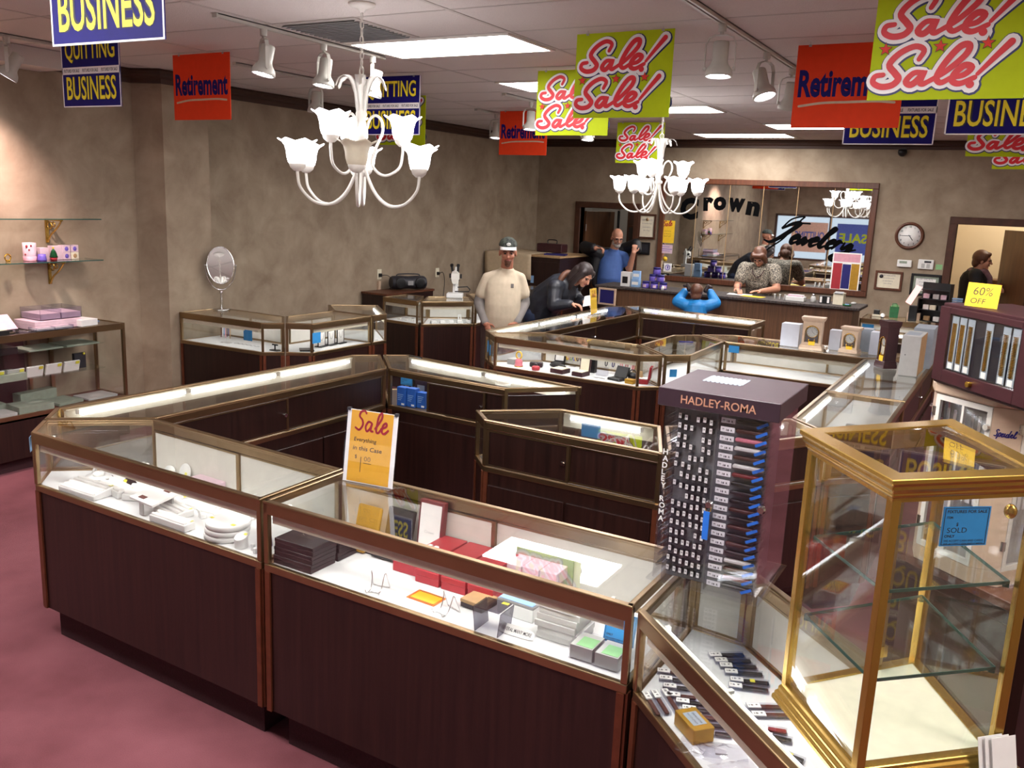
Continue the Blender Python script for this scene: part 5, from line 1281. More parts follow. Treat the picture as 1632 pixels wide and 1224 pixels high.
for k in range(5):
    t = empty('ring_tray', '%s white ring roll in the angled case behind the man' % ('first', 'second', 'third', 'fourth', 'fifth')[k], 'tray', (-1.60 + .065 * k, 3.38 + .075 * k, DK), .86, 'white ring rolls')
    MB().box(-.03, .03, -.04, .04, 0, .016).build('tray', 'white', t, .003); MB().tube([(-.025, -.012, .022), (.025, -.012, .022)], .009, 8).tube([(-.025, .014, .024), (.025, .014, .024)], .009, 8).build('roll_pad', 'white', t)
t = empty('watch_stand', 'white C-shaped stand among the ring rolls', 'stand', (-1.43, 3.64, DK), .86); MB().box(-.03, .03, -.03, .03, 0, .015).obox((-.012, 0, .05), (1, 0, 0), (0, .3, 1), (0, -1, .3), .006, .04, .006).obox((.014, 0, .05), (1, 0, 0), (0, .3, 1), (0, -1, .3), .006, .04, .006).obox((0, .01, .085), (1, 0, 0), (0, .3, 1), (0, -1, .3), .02, .006, .006).build('stand', 'white', t)
for k in range(4): t = empty('ring_box', 'small white ring block in the case beside the radio', 'box', (-2.05 + .1 * k, 3.36 - .01 * k, DK), .2 * k, 'white ring blocks'); MB().box(-.02, .02, -.015, .015, 0, .02).build('block', 'white', t, .003); MB().tube([(math.cos(a) * .009, 0, .026 + math.sin(a) * .009) for a in [2 * PI * i / 10 for i in range(11)]], .0015, 5).build('ring', 'silver', t)
t = bthing('jewelry_pad', 'white sheet of jewellery in the long low case behind the man', 'pad', -1.48, 4.95, DK, .3, .9, .008, 'grey_blue')
for k in range(7): MB().lathe([(.0, .009), (.02, .009), (.02, .016), (.0, .018)], 10, (-.02 + .04 * (k % 2), -.36 + .1 * k, 0)).build('ring_disc', 'white', t)
# ------------------------------------------------------------------ watch strap packs in the angled corner case
def strap_pack(label, x, y, rz, mat, z=DK, L=.115, W=.026, group='watch strap packs in the corner case', yellow=False):
    t = empty('strap_pack', label, 'watch strap', (x, y, z), rz, group)
    MB().box(-L / 2, L / 2, -W / 2, W / 2, 0, .0035).box(-L / 2, L / 2, -W / 2, -W / 2 + .001, .0035, .012).box(-L / 2, L / 2, W / 2 - .001, W / 2, .0035, .012).build('tray', 'acrylic_cloudy', t)
    MB().box(-L / 2 + .002, -L / 2 + .038, -W / 2 + .002, W / 2 - .002, .009, .0125).build('label_card', 'paper', t)
    MB().box(-L / 2 + .04, L / 2 - .003, -W / 2 + .005, W / 2 - .005, .0037, .0105).build('strap', mat, t, .002)
    m = MB(); put_text(m, '18', (-L / 2 + .006, -.005, .0126), (1, 0, 0), (0, 1, 0), .012, .008, 0, .02, .0004); put_text(m, '*', (-L / 2 + .024, -.003, .0126), (1, 0, 0), (0, 1, 0), .008, .008, 0, .02, .0004); m.build('print', 'ink', t)
    if yellow: MB().box(.0, .014, -.008, .008, .0108, .0118).build('price_sticker', 'yellow_sticker', t)
    return t
bl = 'black_leather'
for i, (x, y, m_, yl) in enumerate(((3.275, -2.012, bl, 0), (3.302, -2.036, bl, 0), (3.325, -2.06, bl, 0), (3.350, -2.09, bl, 0), (3.378, -2.128, bl, 1), (3.385, -2.165, bl, 0))):
    strap_pack('%s black strap pack of the fanned row along the back of the corner case' % ('first', 'second', 'third', 'fourth', 'fifth, yellow-stickered', 'sixth')[i], x, y, .62 - .06 * i, m_, yellow=bool(yl))
for i, (x, y) in enumerate(((3.455, -2.235), (3.478, -2.268))): strap_pack(('upper', 'lower')[i] + ' brown strap pack beside the brass cabinet foot', x, y, .55, 'brown_leather')
for i, (x, y) in enumerate(((3.178, -2.402), (3.196, -2.381), (3.218, -2.357))): strap_pack('%s of three brown straps in one clear sleeve by the front glass' % ('first', 'second', 'third')[i], x, y, -.86, 'brown_leather', W=.022)
for i, (x, y) in enumerate(((3.165, -2.21), (3.185, -2.245), (3.21, -2.28), (3.235, -2.318), (3.268, -2.335), (3.295, -2.36), (3.32, -2.385), (3.347, -2.412), (3.372, -2.44))):
    strap_pack('%s small dark strap pack of the slanting middle row in the corner case' % ('first', 'second', 'third', 'fourth', 'fifth', 'sixth', 'seventh', 'eighth', 'ninth')[i], x, y, .35, 'black_leather' if i % 3 else 'brown_leather', L=.085, W=.024)
for i, (x, y, m_) in enumerate(((3.49, -2.34, 'red_leather'), (3.51, -2.37, 'black_leather'), (3.46, -2.37, 'black_leather'), (3.48, -2.40, 'black_leather'), (3.555, -2.43, 'black_leather'))):
    strap_pack('%s strap pack under the brass cabinet edge' % ('dark red', 'blue tipped', 'short black', 'lower short black', 'yellow stickered')[i], x, y, .3 - .1 * i, m_, L=.09, yellow=(i == 4))
t = bthing('gift_box', 'small gold carton with a printed lid in the corner case', 'box', 3.318, -2.460, DK + .0005, .1, .062, .042, 'goldbox', -.72, None)
m = MB().box(-.03, .03, -.02, .02, .0421, .0427); m.build('lid_panel', 'grey_blue', t)
mm = MB(); put_text(mm, 'GENUINE LEATHER', (-.026, .004, .0428), (1, 0, 0), (0, 1, 0), .052, .006, 0, 0, .0003); put_text(mm, 'WATCH STRAPS', (-.026, -.01, .0428), (1, 0, 0), (0, 1, 0), .052, .006, 0, 0, .0003); mm.build('print', 'ink', t)
for k, (x, y) in enumerate(((3.36, -2.53), (3.41, -2.50), (3.46, -2.56))):
    t = empty('plastic_bag', '%s clear crumpled plastic bag of strap parts' % ('left', 'middle', 'right')[k], 'bag', (x, y, DK), .4 * k, 'plastic bags')
    r = random.Random(k); m = MB(); n = 8
    vs = [(.06 * (i / n - .5) * 2, .035 * (j / n - .5) * 2, .004 + .02 * r.random() * math.sin(PI * i / n) * math.sin(PI * j / n)) for i in range(n + 1) for j in range(n + 1)]
    m.add(vs, [(i * (n + 1) + j, (i + 1) * (n + 1) + j, (i + 1) * (n + 1) + j + 1, i * (n + 1) + j + 1) for i in range(n) for j in range(n)], 0, True); m.build('bag', 'acrylic_cloudy', t)
    MB().box(-.02, .01, -.012, .012, .001, .004).build('insert', 'paper', t)
# ------------------------------------------------------------------ tall watch strap tower
TZ = ZT + .001
tower = empty('strap_tower', 'tall revolving clear watch strap tower with a purple HADLEY-ROMA header', 'display stand', (3.22, -2.002, TZ), 0)
T = tower
MB().loft([[(a * w, b * d, z) for a, b in ((-1, -1), (1, -1), (1, 1), (-1, 1))] for w, d, z in ((.15, .15, .0), (.168, .172, .012), (.17, .174, .018), (.16, .164, .02))], 0, False).build('base_tray', 'acrylic', T)
MB().box(-.118, .118, -.12, .12, .021, .55).build('core', 'purple', T)
MB().box(-.174, .174, -.174, .174, .551, .605).build('header', 'purple', T, .002)
m = MB(); put_text(m, 'HADLEY-ROMA', (-.105, -.1743, .566), (1, 0, 0), (0, 0, 1), .215, .024, 0, .01); m.build('lettering', 'header_print', T)
m = MB(); m.box(-.1, .02, -.0, .09, .6052, .6062)
for k in range(9): m.box(-.098 + .0135 * k, -.091 + .0135 * k, -.01, .0, .6052, .6061).box(-.098 + .0135 * k, -.09 + .0135 * k, .09, .099, .6052, .6061)
m.build('foil_patch', 'grey_blue', T)
MB().box(-.152, .152, -.162, -.1595, .02, .55).build('front_cover', 'acrylic', T)
for sx in (-.1545, .152): MB().box(sx, sx + .0025, -.16, .16, .02, .55).build('side_cover', 'acrylic', T)
for sx in (.003, -.128, .145): MB().box(sx, sx + .003, -.159, -.121, .02, .55).build('divider', 'acrylic_cloudy', T)
MB().box(-.125, .145, -.1215, -.1205, .022, .548).build('back_sheet', 'grey', T)
m = MB()
for i, c in enumerate('HADLEY ROMA'):
    if c != ' ': put_text(m, c, (-.149, -.1625, .405 - .0205 * i), (1, 0, 0), (0, 0, 1), None, .0165, 0, .02)
m.build('vertical_lettering', 'white', T)
for nm, (lx, lz) in (('lock', (.003, .285)), ('lock', (.15, .3))):
    m = MB().tube([(lx, -.162, lz), (lx, -.174, lz)], .009, 12).tube([(lx, -.174, lz), (lx, -.182, lz)], [.013, .009], 12); o = m.build('lock', 'chrome', T)
t = empty('key_tag', 'blue ribbon tag hanging from the lock of the strap tower', 'tag', (3.22 + .003, -2.002 - .178, TZ + .275), 0)
MB().tube([(math.cos(a) * .008, 0, -.002 + math.sin(a) * .01) for a in [2 * PI * k / 12 for k in range(13)]], .0012, 5, cap=False).build('key_ring', 'gold', t); MB().box(-.012, .006, -.003, -.001, -.095, -.01).build('ribbon', 'tape_blue', t, .0008)
R0 = Matrix.Translation((3.22, -2.002, TZ))
cols = ['black_leather', 'brown_leather', 'pink_leather', 'white_leather', 'brown_leather', 'white_leather', 'red_leather', 'black_leather', 'black_leather', 'black_leather', 'brown_leather', 'black_leather', 'brown_leather', 'black_leather', 'brown_leather', 'black_leather', 'white_leather', 'brown_leather', 'red_leather', 'black_leather']
nth = ['first', 'second', 'third', 'fourth', 'fifth', 'sixth', 'seventh', 'eighth', 'ninth', 'tenth', 'eleventh', 'twelfth', 'thirteenth', 'fourteenth', 'fifteenth', 'sixteenth', 'seventeenth', 'eighteenth', 'nineteenth', 'bottom']
cn = {'black_leather': 'black', 'brown_leather': 'brown', 'pink_leather': 'pink', 'white_leather': 'white', 'red_leather': 'dark red'}
pack0 = None
for k in range(20):
    z = .522 - .0258 * k
    w = R0 @ Vector((.075, -.138, z))
    lab = '%s strap pack, %s, in the right column of the strap tower' % (nth[k] if k == 19 else nth[k] + ' from top', cn[cols[k]])
    if pack0 is None:
        t = pack0 = empty('strap_package', lab, 'watch strap', w, 0, 'strap packs in the tower column')
        MB().box(-.067, .067, -.009, .014, .0, .0015).box(-.067, .067, .0125, .014, .0015, .017).box(-.067, .067, -.0095, -.009, .0, .016).build('tray', 'acrylic', t)
        MB().box(-.066, -.026, -.0102, -.0097, .001, .016).build('label_card', 'sign_white', t)
        m = MB(); put_text(m, '*', (-.062, -.0103, .0045), (1, 0, 0), (0, 0, 1), .007, .007, 0, .03, .0003); put_text(m, '18', (-.05, -.0103, .004), (1, 0, 0), (0, 0, 1), .008, .006, 0, .03, .0003); put_text(m, 'R', (-.037, -.0103, .004), (1, 0, 0), (0, 0, 1), .005, .006, 0, .03, .0003); m.build('print', 'ink', t)
        MB().obox((.05, -.0112, .008), (1, 0, .55), (-.55, 0, 1), (0, 1, 0), .017, .0042, .0004).build('tape', 'tape_blue', t)
        st = MB().box(-.024, .062, -.006, .009, .003, .0125).build('strap', cols[0], t, .002)
    else:
        t = dup(pack0, lab, w)
        for c in t.children:
            if c.name.startswith('strap'): c.data = c.data.copy(); c.data.materials[0] = MATS[cols[k]]
# end-on packs with tiny tags in the left compartments
e0 = None; r = random.Random(3)
for row in range(17):
    for c in range(6):
        if r.random() < .22 and row < 13: continue
        x = -.112 + .0185 * c + r.uniform(-.002, .002); z = .525 - .0292 * row + r.uniform(-.003, .003) - .0012 * c
        w = R0 @ Vector((x, -.140, z))
        if e0 is None:
            e0 = t = empty('strap_end', 'narrow dark strap sleeve with a tiny white tag in the left compartments of the tower', 'watch strap', w, 0, 'strap sleeves seen end-on in the tower')
            MB().box(-.0062, .0062, -.008, .02, -.012, .012).build('sleeve', 'acrylic_cloudy', t); MB().box(-.0048, .0048, -.004, .019, -.0115, .0).build('strap', 'charcoal', t); MB().box(-.0042, .0042, -.0088, -.0082, -.008, .007).build('tag', 'paper', t)
            m = MB(); put_text(m, '18', (-.0025, -.009, -.001), (1, 0, 0), (0, 0, 1), .005, .004, 0, .02, .0002); m.build('print', 'ink', t)
        else: dup(e0, None, w)
# slanted packs showing through both sides
s0 = None
for side in (-1, 1):
    for k in range(17):
        w = R0 @ Vector((side * .137, -.125 + .012 * (k % 2), .52 - .0285 * k))
        if s0 is None:
            s0 = t = empty('strap_end', 'tilted clear strap sleeve showing at the side of the tower', 'watch strap', w, 0, 'strap sleeves at the tower sides')
            MB().obox((0, 0, 0), (1, 0, .6), (0, 1, 0), (-.6, 0, 1), .013, .03, .004).build('sleeve', 'acrylic_cloudy', t); MB().obox((0, 0, .0045), (1, 0, .6), (0, 1, 0), (-.6, 0, 1), .010, .025, .0008).build('strap', 'black_leather', t)
        else: dup(s0, None, w)
# ------------------------------------------------------------------ brass cabinet
V0 = [(3.553, -2.600), (3.757, -2.855), (4.000, -2.625), (3.808, -2.285)]
vc = (3.7795, -2.591)
V = [(p[0] - vc[0], p[1] - vc[1]) for p in V0]
vit = empty('brass_cabinet', 'tall square brass-framed glass cabinet with a blue SOLD tag, right foreground', 'cabinet', (vc[0], vc[1], TZ))
HV = .647
def ringm(prof):
    m = MB(); rings = []
    for off, z in prof: rings.append([(p[0], p[1], z) for p in inset(V, -off)])
    return m.loft(rings, 0, False, True, False)
def hollow(prof, name):
    """moulding: outer profile outside, closed along an inner wall"""
    inner = [(-.024, prof[-1][1]), (-.024, prof[0][1])]
    m = ringm(prof + inner + [prof[0]]); return m.build(name, 'brass', vit, .0015)
hollow([(.016, 0), (.016, .008), (.012, .012), (.012, .018), (.006, .024), (.006, .032), (.001, .038), (0, .046)], 'base_moulding')
hollow([(0, HV - .05), (.001, HV - .042), (.006, HV - .036), (.006, HV - .03), (.012, HV - .022), (.013, HV - .014), (.018, HV - .01), (.018, HV)], 'top_moulding')
for i in range(4):
    q = inset(V, .009)[i]; a = Vector(V[i]); b_ = Vector(V[(i + 1) % 4]); d = (b_ - a).normalized()
    MB().obox((q[0], q[1], HV / 2), (d.x, d.y, 0), (-d.y, d.x, 0), (0, 0, 1), .0095, .0095, HV / 2 - .04).build('corner_post', 'brass', vit, .001)
    mid = (a + b_) / 2; nn = Vector((d.y, -d.x)); c = mid - nn * .008
    MB().obox((c.x, c.y, HV / 2), (d.x, d.y, 0), (nn.x, nn.y, 0), (0, 0, 1), (b_ - a).length / 2 - .018, .0022, HV / 2 - .04).build('glass_panel', 'glass', vit)
MB().prism(inset(V, .02), .034, .042).build('floor_panel', 'cream', vit)
MB().prism(inset(V, .004), HV - .008, HV - .003).build('top_glass', 'glass', vit)
for z in (.218, .405):
    sh = MB().prism(inset(V, .026), z, z + .006).build('glass_shelf', 'shelf_glass', vit)
    eg = MB(); q = inset(V, .0255)
    for i in range(4):
        a = Vector(q[i]); b_ = Vector(q[(i + 1) % 4]); d = b_ - a
        eg.obox(((a.x + b_.x) / 2, (a.y + b_.y) / 2, z + .003), (d.x, d.y, 0), (-d.y, d.x, 0), (0, 0, 1), d.length / 2, .0008, .0034)
        cl = Vector(q[i]) * .97
        eg.box(cl.x - .006, cl.x + .006, cl.y - .006, cl.y + .006, z - .007, z - .001)
    eg.build('shelf_edge', 'glass_edge', sh)
# door stile, hinge and knob on the back face
a = Vector(inset(V, .010)[3]); b_ = Vector(inset(V, .010)[0])
m = MB(); q = b_ * .30 + a * .70; d = (b_ - a).normalized(); m.obox((q.x, q.y, HV / 2), (d.x, d.y, 0), (-d.y, d.x, 0), (0, 0, 1), .005, .006, HV / 2 - .05); m.build('door_stile', 'bronze', vit)
MB().obox((q.x, q.y, .085), (d.x, d.y, 0), (-d.y, d.x, 0), (0, 0, 1), .014, .009, .014).build('hinge', 'brass', vit)
kq = Vector(inset(V, .012)[2]) * .86 + Vector(inset(V, .012)[1]) * .14
MB().ell((kq.x - .004, kq.y + .003, HV - .085), (.012, .012, .015), 12).build('knob', 'brass', vit)
u = Vector((V[2][0] - V[1][0], V[2][1] - V[1][1], 0)).normalized()
c = Vector((V0[1][0], V0[1][1], 0)) + u * .172 - Vector((-u.y, u.x, 0)) * -.0075; c = Vector((V0[1][0], V0[1][1], 0)) + u * .165 + Vector((u.y, -u.x, 0)) * .001
blue_tag('blue SOLD price tag stuck on the front glass of the brass cabinet', (c.x, c.y, 1.553), (u.x, u.y, -.03), (0, 0, 1), .105, .078, ('FIXTURES FOR SALE', 'SOLD'), 'tag_blue')
for k in range(3):
    t = empty('paper_sheet', '%s loose white sheet leaning outside the right corner of the brass cabinet' % ('outer', 'middle', 'inner')[k], 'paper', (3.985 + .012 * k, -2.66 + .005 * k, 1.055), .8); MB().obox((.0, 0, .0), (1, 0, 0), (0, .25, 1), (0, -1, .25), .03, .045, .0006).build('sheet', 'paper', t)
# ------------------------------------------------------------------ beige octagonal carousel on a low wooden cabinet
ped = empty('pedestal_cabinet', 'dark wooden cabinet under the beige octagonal carousel', 'cabinet', (3.98, -1.33, 0), -.64)
MB().box(-.24, .3, -.24, .24, .08, .975).build('carcass', 'wood', ped); MB().box(-.22, .28, -.22, .22, 0, .08).build('plinth', 'kick', ped); MB().box(-.25, .31, -.25, .25, .976, 1.006).build('top', 'wood_mid', ped, .003); MB().box(-.2, .02, -.247, -.241, .14, .93).box(.04, .26, -.247, -.241, .14, .93).build('door', 'wood', ped)
car = empty('strap_carousel', 'beige octagonal watch band carousel with clear doors and blue script', 'display stand', (3.905, -1.385, 1.0075), -.645)
def octo(a, b): return [(-b, -a), (b, -a), (a, -b), (a, b), (b, a), (-b, a), (-a, b), (-a, -b)]
MB().prism(octo(.165, .105), 0, .05).build('base', 'tan_lt', car, .002)
MB().prism(octo(.172, .11), .565, .597).build('top', 'tan_lt', car, .006)
MB().prism(octo(.12, .08), .05, .565).build('core', 'grey_lt', car)
for k in range(4):
    a = k * PI / 2; ca, sa = math.cos(a), math.sin(a); rot = Matrix.Rotation(a, 4, 'Z')
    m = MB()
    for (x0, x1, z0, z1) in ((-.102, -.086, .052, .562), (.086, .102, .052, .562), (-.086, .086, .052, .07), (-.086, .086, .545, .562), (-.004, .004, .07, .545)): m.box(x0, x1, -.166, -.154, z0, z1)
    dr = m.xf(rot).build('door', 'enamel', car)
    MB().box(-.086, .086, -.163, -.160, .07, .545).xf(rot).build('pane', 'acrylic', dr)
    for q in ((.094, .5), (.094, .2)): MB().cyl((q[0], -.166, q[1]), (q[0], -.178, q[1]), .009).xf(rot).build('latch', 'chrome', dr)
    for q in (.49, .12): MB().cyl((-.105, -.16, q), (-.105, -.16, q + .03), .009).xf(rot).build('hinge', 'chrome', dr)
    b = MB()
    for j in range(6):
        xx = -.07 + .026 * j + (.012 if j > 2 else 0)
        b.box(xx - .006, xx + .006, -.142, -.138, .3, .52)
    b.xf(rot).build('watch_band', 'silver', car)
    b = MB()
    for j in range(6):
        xx = -.07 + .026 * j + (.012 if j > 2 else 0)
        b.box(xx - .008, xx + .008, -.146, -.142, .24, .29)
    b.xf(rot).build('band_card', 'paper', car)
    p = [Vector((.105, -.165, 0)), Vector((.165, -.105, 0))]; mid = (p[0] + p[1]) / 2; dd = (p[1] - p[0]).normalized(); nn = Vector((dd.y, -dd.x, 0))
    MB().obox(mid - nn * .006 + Vector((0, 0, .3075)), dd, nn, (0, 0, 1), .0425, .006, .2555).xf(rot).build('corner_panel', 'tan_lt', car)
    m = MB(); mm = MB()
    SP_ = [[(.55, 1.25), (.35, 1.4), (.15, 1.15), (.4, .75), (.3, .2), (0, .25)], [(.5, -.3), (.75, .75), (1.0, .7), (.95, .2), (.65, .2)], [(1.05, .3), (1.4, .55), (1.3, .75), (1.15, .4), (1.35, .1), (1.6, .3)], [(1.65, .75), (1.65, .2), (1.85, .2)], [(2.3, .65), (2.0, .6), (1.95, .15), (2.25, .2), (2.5, 1.4), (2.3, .15), (2.5, .2)], [(2.55, .3), (2.9, .55), (2.8, .75), (2.65, .4), (2.85, .1), (3.1, .3)], [(3.1, .3), (3.45, 1.2), (3.3, 1.3), (3.2, .3), (3.4, .1), (3.6, .3)]]
    for s in SP_: ribbon(mm, [((q[0] + .2 * q[1]) * .0165, q[1] * .0165) for q in s], .0035, mid - dd * .033 + Vector((0, 0, .475)) , dd, Vector((0, 0, 1)), .0008, 0, 4)
    mm.xf(rot).build('script_logo', 'navy', car)
# maroon wall cabinet of gold bands standing on the carousel
cab = empty('band_cabinet', 'maroon counter cabinet of gold metal watch bands on top of the carousel', 'cabinet', (3.925, -1.545, 1.6055), -.9)
MB().box(-.215, .215, -.11, .13, 0, .255).build('carcass', 'maroon', cab, .003)
m = MB()
for (x0, x1, z0, z1) in ((-.21, -.16, .01, .245), (.16, .21, .01, .245), (-.16, .16, .01, .05), (-.16, .16, .225, .245)): m.box(x0, x1, -.122, -.111, z0, z1)
dr = m.build('door_frame', 'maroon', cab, .002)
MB().box(-.16, .16, -.1125, -.1105, .05, .225).build('backing', 'navy_dk', cab)
MB().box(-.16, .16, -.1215, -.12, .05, .225).build('door_glass', 'glass', dr)
MB().tube([(-.02, -.122, .03), (-.02, -.134, .03)], .009, 12).build('lock', 'gold', dr)
for k in range(4): MB().ell((-.2155, -.07 + .0 * k, .045 + .055 * k), (.004, .011, .011), 10).build('bumper', 'enamel', cab)
Rc = Matrix.Translation((3.925, -1.545, 1.6055)) @ Matrix.Rotation(-.9, 4, 'Z')
for k, xx in enumerate((-.135, -.098, -.06, .022, .095, .135)):
    w = Rc @ Vector((xx, -.1145, .055))
    t = empty('watch_band', '%s gold metal watch band in the maroon cabinet' % ('first', 'second', 'third', 'fourth', 'fifth', 'sixth')[k], 'watch band', w, -.9, 'metal watch bands')
    MB().box(-.0155, .0155, -.0015, .0, 0, .165).build('sleeve', 'grey_blue', t); MB().box(-.010, .010, -.0022, -.0016, .002, .02).build('price_label', 'paper', t); MB().box(-.013, .013, -.0022, -.0016, .145, .162).build('name_card', 'grey_blue', t)
    b = MB()
    for j in range(26):
        zz = .024 + .0046 * j
        if k < 2: b.box(-.009, .009, -.0045, -.0016, zz, zz + .0043)
        else:
            for s in (-1, 0, 1): b.box(s * .0062 - .0028, s * .0062 + .0028, -.0048, -.0016, zz + .002 * abs(s), zz + .0042 + .002 * abs(s) * 0)
    b.build('band', 'gold', t)
t = empty('price_card', 'yellow 60% OFF card standing on the maroon band cabinet', 'sign', Rc @ Vector((-.075, -.085, .2565)), -.5, rot=(-.12, 0, -.45))
MB().box(-.05, .05, -.001, .0, 0, .072).build('card', 'yellow', t)
m = MB(); put_text(m, '60%', (-.03, -.0011, .036), (1, 0, 0), (0, 0, 1), .058, .024, 0, -.008, .0004, .1); put_text(m, 'OFF', (-.034, -.0011, .010), (1, 0, 0), (0, 0, 1), .045, .016, 0, -.008, .0004, .1); m.build('lettering', 'ink', t)
MB().box(-.03, .03, .0005, .0305, 0, .002).build('foot', 'yellow', t)
# ------------------------------------------------------------------ clocks and boxes on the right-hand cases
def mantel_clock(label, x, y, rz, w, d, h, mat, arch=True):
    t = empty('mantel_clock', label, 'clock', (x, y, TZ), rz)
    MB().loft([[(a * ww / 2, b * dd / 2, z) for a, b in ((-1, -1), (1, -1), (1, 1), (-1, 1))] for ww, dd, z in ((w, d, 0), (w, d, h * .07), (w * .95, d * .94, h * .09), (w * .95, d * .94, h * .13), (w * .86, d * .84, h * .15))], 0, False).build('base', mat, t, .002)
    MB().loft([[(a * ww / 2, b * dd / 2, z) for a, b in ((-1, -1), (1, -1), (1, 1), (-1, 1))] for ww, dd, z in ((w * .86, d * .84, h * .86), (w * .92, d * .92, h * .89), (w * .97, d * .98, h * .93), (w, d, h * .95), (w, d, h))], 0, False).build('cornice', mat, t, .002)
    yf = -d * .41; hw = w * .41
    b = MB().box(-hw, hw, yf + .02, -yf, h * .15, h * .86).box(-hw, -hw * .72, yf, yf + .02, h * .15, h * .86).box(hw * .72, hw, yf, yf + .02, h * .15, h * .86).box(-hw * .72, hw * .72, yf, yf + .02, h * .15, h * .22)
    # spandrels over the arched opening
    n = 12; zc = h * .55; r = hw * .72
    for s in (-1, 1):
        arc = [(s * r * math.cos(a), zc + r * math.sin(a) * .95) for a in [PI / 2 * i / n for i in range(n + 1)]]
        poly = [(s * r, h * .86)] + [p for p in arc] + [(0, h * .86)]
        if s < 0: poly = poly[::-1]
        k = len(poly)
        b.add([(p[0], yf, p[1]) for p in poly] + [(p[0], yf + .02, p[1]) for p in poly], [tuple(range(k))[::1], tuple(range(2 * k - 1, k - 1, -1))] + [(i, k + i, k + (i + 1) % k, (i + 1) % k) for i in range(k)])
    b.build('case_body', mat, t)
    MB().tube([(r, yf - .001, h * .22)] + [(r * math.cos(a), yf - .001, zc + r * math.sin(a) * .95) for a in [PI * i / 16 for i in range(17)]] + [(-r, yf - .001, h * .22)], .0025, 6).build('arch_trim', 'gold', t)
    MB().box(-r, r, yf + .0185, yf + .0195, h * .22, zc + r * .9).build('back_panel', 'silver' if mat != 'maroon' else 'cream', t)
    dl = MB().cyl((0, yf + .017, zc), (0, yf + .013, zc), r * .82, n=28).build('dial', 'grey_lt', t)
    m = MB(); m.tube([(math.cos(a) * r * .84, yf + .012, zc + math.sin(a) * r * .84) for a in [2 * PI * i / 28 for i in range(29)]], .0022, 6, cap=False)
    m.build('dial_ring', 'gold', dl)
    m = MB()
    for i, nmr in enumerate(('XII', 'I', 'II', 'III', 'IV', 'V', 'VI', 'VII', 'VIII', 'IX', 'X', 'XI')):
        a = PI / 2 - i * PI / 6; put_text(m, nmr, (math.cos(a) * r * .68 - .004, yf + .0128, zc + math.sin(a) * r * .68 - .003), (1, 0, 0), (0, 0, 1), .008 if len(nmr) > 1 else .003, .006, 0, .01)
    for a, l in ((1.9, .38), (-.7, .55)): m.obox((math.cos(a) * r * l / 2, yf + .0115, zc + math.sin(a) * r * l / 2), (math.cos(a), 0, math.sin(a)), (-math.sin(a), 0, math.cos(a)), (0, 1, 0), r * l / 2, .001, .0004)
    m.build('hands_and_numerals', 'ink', dl)
    p = MB().cyl((0, yf + .012, h * .25), (0, yf + .008, h * .25), .011, n=14)
    for s in (-1, 1): p.ell((s * .022, yf + .010, h * .27), (.006, .006, .014), 8)
    p.build('pendulum', 'gold', t)
    MB().box(-.02, .03, yf - .003, yf - .0015, h * .13, h * .26).build('price_tag', 'yellow', t)
    return t
mantel_clock('taller pale mantel clock with an arched face on the lit case', 2.48, 2.995, .05, .185, .125, .268, 'tan_lt')
mantel_clock('shorter pale mantel clock with an arched face on the lit case', 2.775, 3.05, -.12, .155, .115, .212, 'tan_lt')
mantel_clock('tall dark reddish mantel clock near the grey card box', 3.12, 2.50, -.9, .13, .11, .35, 'maroon')
bthing('card_box', 'white card box left of the taller pale clock', 'box', 2.295, 3.06, TZ, .15, .12, .19, 'box_white')
bthing('card_box', 'white card box between the two pale clocks', 'box', 2.645, 3.12, TZ, .09, .1, .165, 'box_white')
bthing('card_box', 'white card box right of the shorter pale clock', 'box', 2.985, 3.11, TZ, .13, .12, .185, 'box_white')
bthing('card_box', 'flat dark grey box behind the shorter pale clock', 'box', 2.84, 3.23, TZ, .16, .12, .19, 'grey_blue')
t = bthing('card_box', 'large pale grey card box with a tan side on the right-hand row', 'box', 3.305, 2.40, TZ, .125, .36, .285, 'grey_lt', -.02)
MB().box(.0628, .0636, -.178, .178, .003, .282).build('side_panel', 'tan', t); MB().cyl((-.03, -.1802, .15), (-.03, -.1815, .15), .004).build('hole', 'ink', t); MB().box(-.05, .04, -.1, .1, .2852, .2862).build('tape', 'grey_blue', t)
bthing('plastic_box', 'bluish clear plastic wrapped box behind the tall grey box', 'box', 3.34, 2.80, TZ, .14, .3, .30, 'grey_blue')
t = bthing('card_sheet', 'dark card lying on the shelf of the right-hand row', 'card', 3.15, 1.42, DK, .2, .04, .02, 'charcoal'); t = bthing('card_sheet', 'white card lying beside the dark card in the right-hand row', 'card', 3.24, 1.55, DK, .16, .11, .004, 'paper', .3)
bthing('pen', 'dark pen lying on top of the empty corner case', 'pen', 1.55, 2.55, TZ, .12, .016, .01, 'navy', .6)
t = bthing('pen', 'dark pen lying on top of the blue carton case', 'pen', .30, .43, TZ, .12, .012, .008, 'black', -.1)
# clear sign with yellow edge beside the leaning woman
t = empty('sale_card', 'yellow card in a clear stand seen edge-on beside the leaning woman', 'sign', (.19, 3.66, TZ), 1.66, rot=(-.1, 0, 1.66)); MB().box(-.1, .1, -.006, .006, .002, .27).build('holder', 'acrylic', t); MB().box(-.09, .09, -.002, .001, .01, .265).build('card', 'yellow', t); MB().box(-.1, .1, -.05, .05, 0, .002).build('foot', 'acrylic', t); MB().box(-.09, .09, .0015, .003, .01, .265).build('backing', 'paper', t)
m = MB(); script(m, SALE, Vector((-.06, -.0021, .18)), Vector((1, 0, 0)), Vector((0, 0, 1)), .045, .006); m.build('lettering', 'red', t)
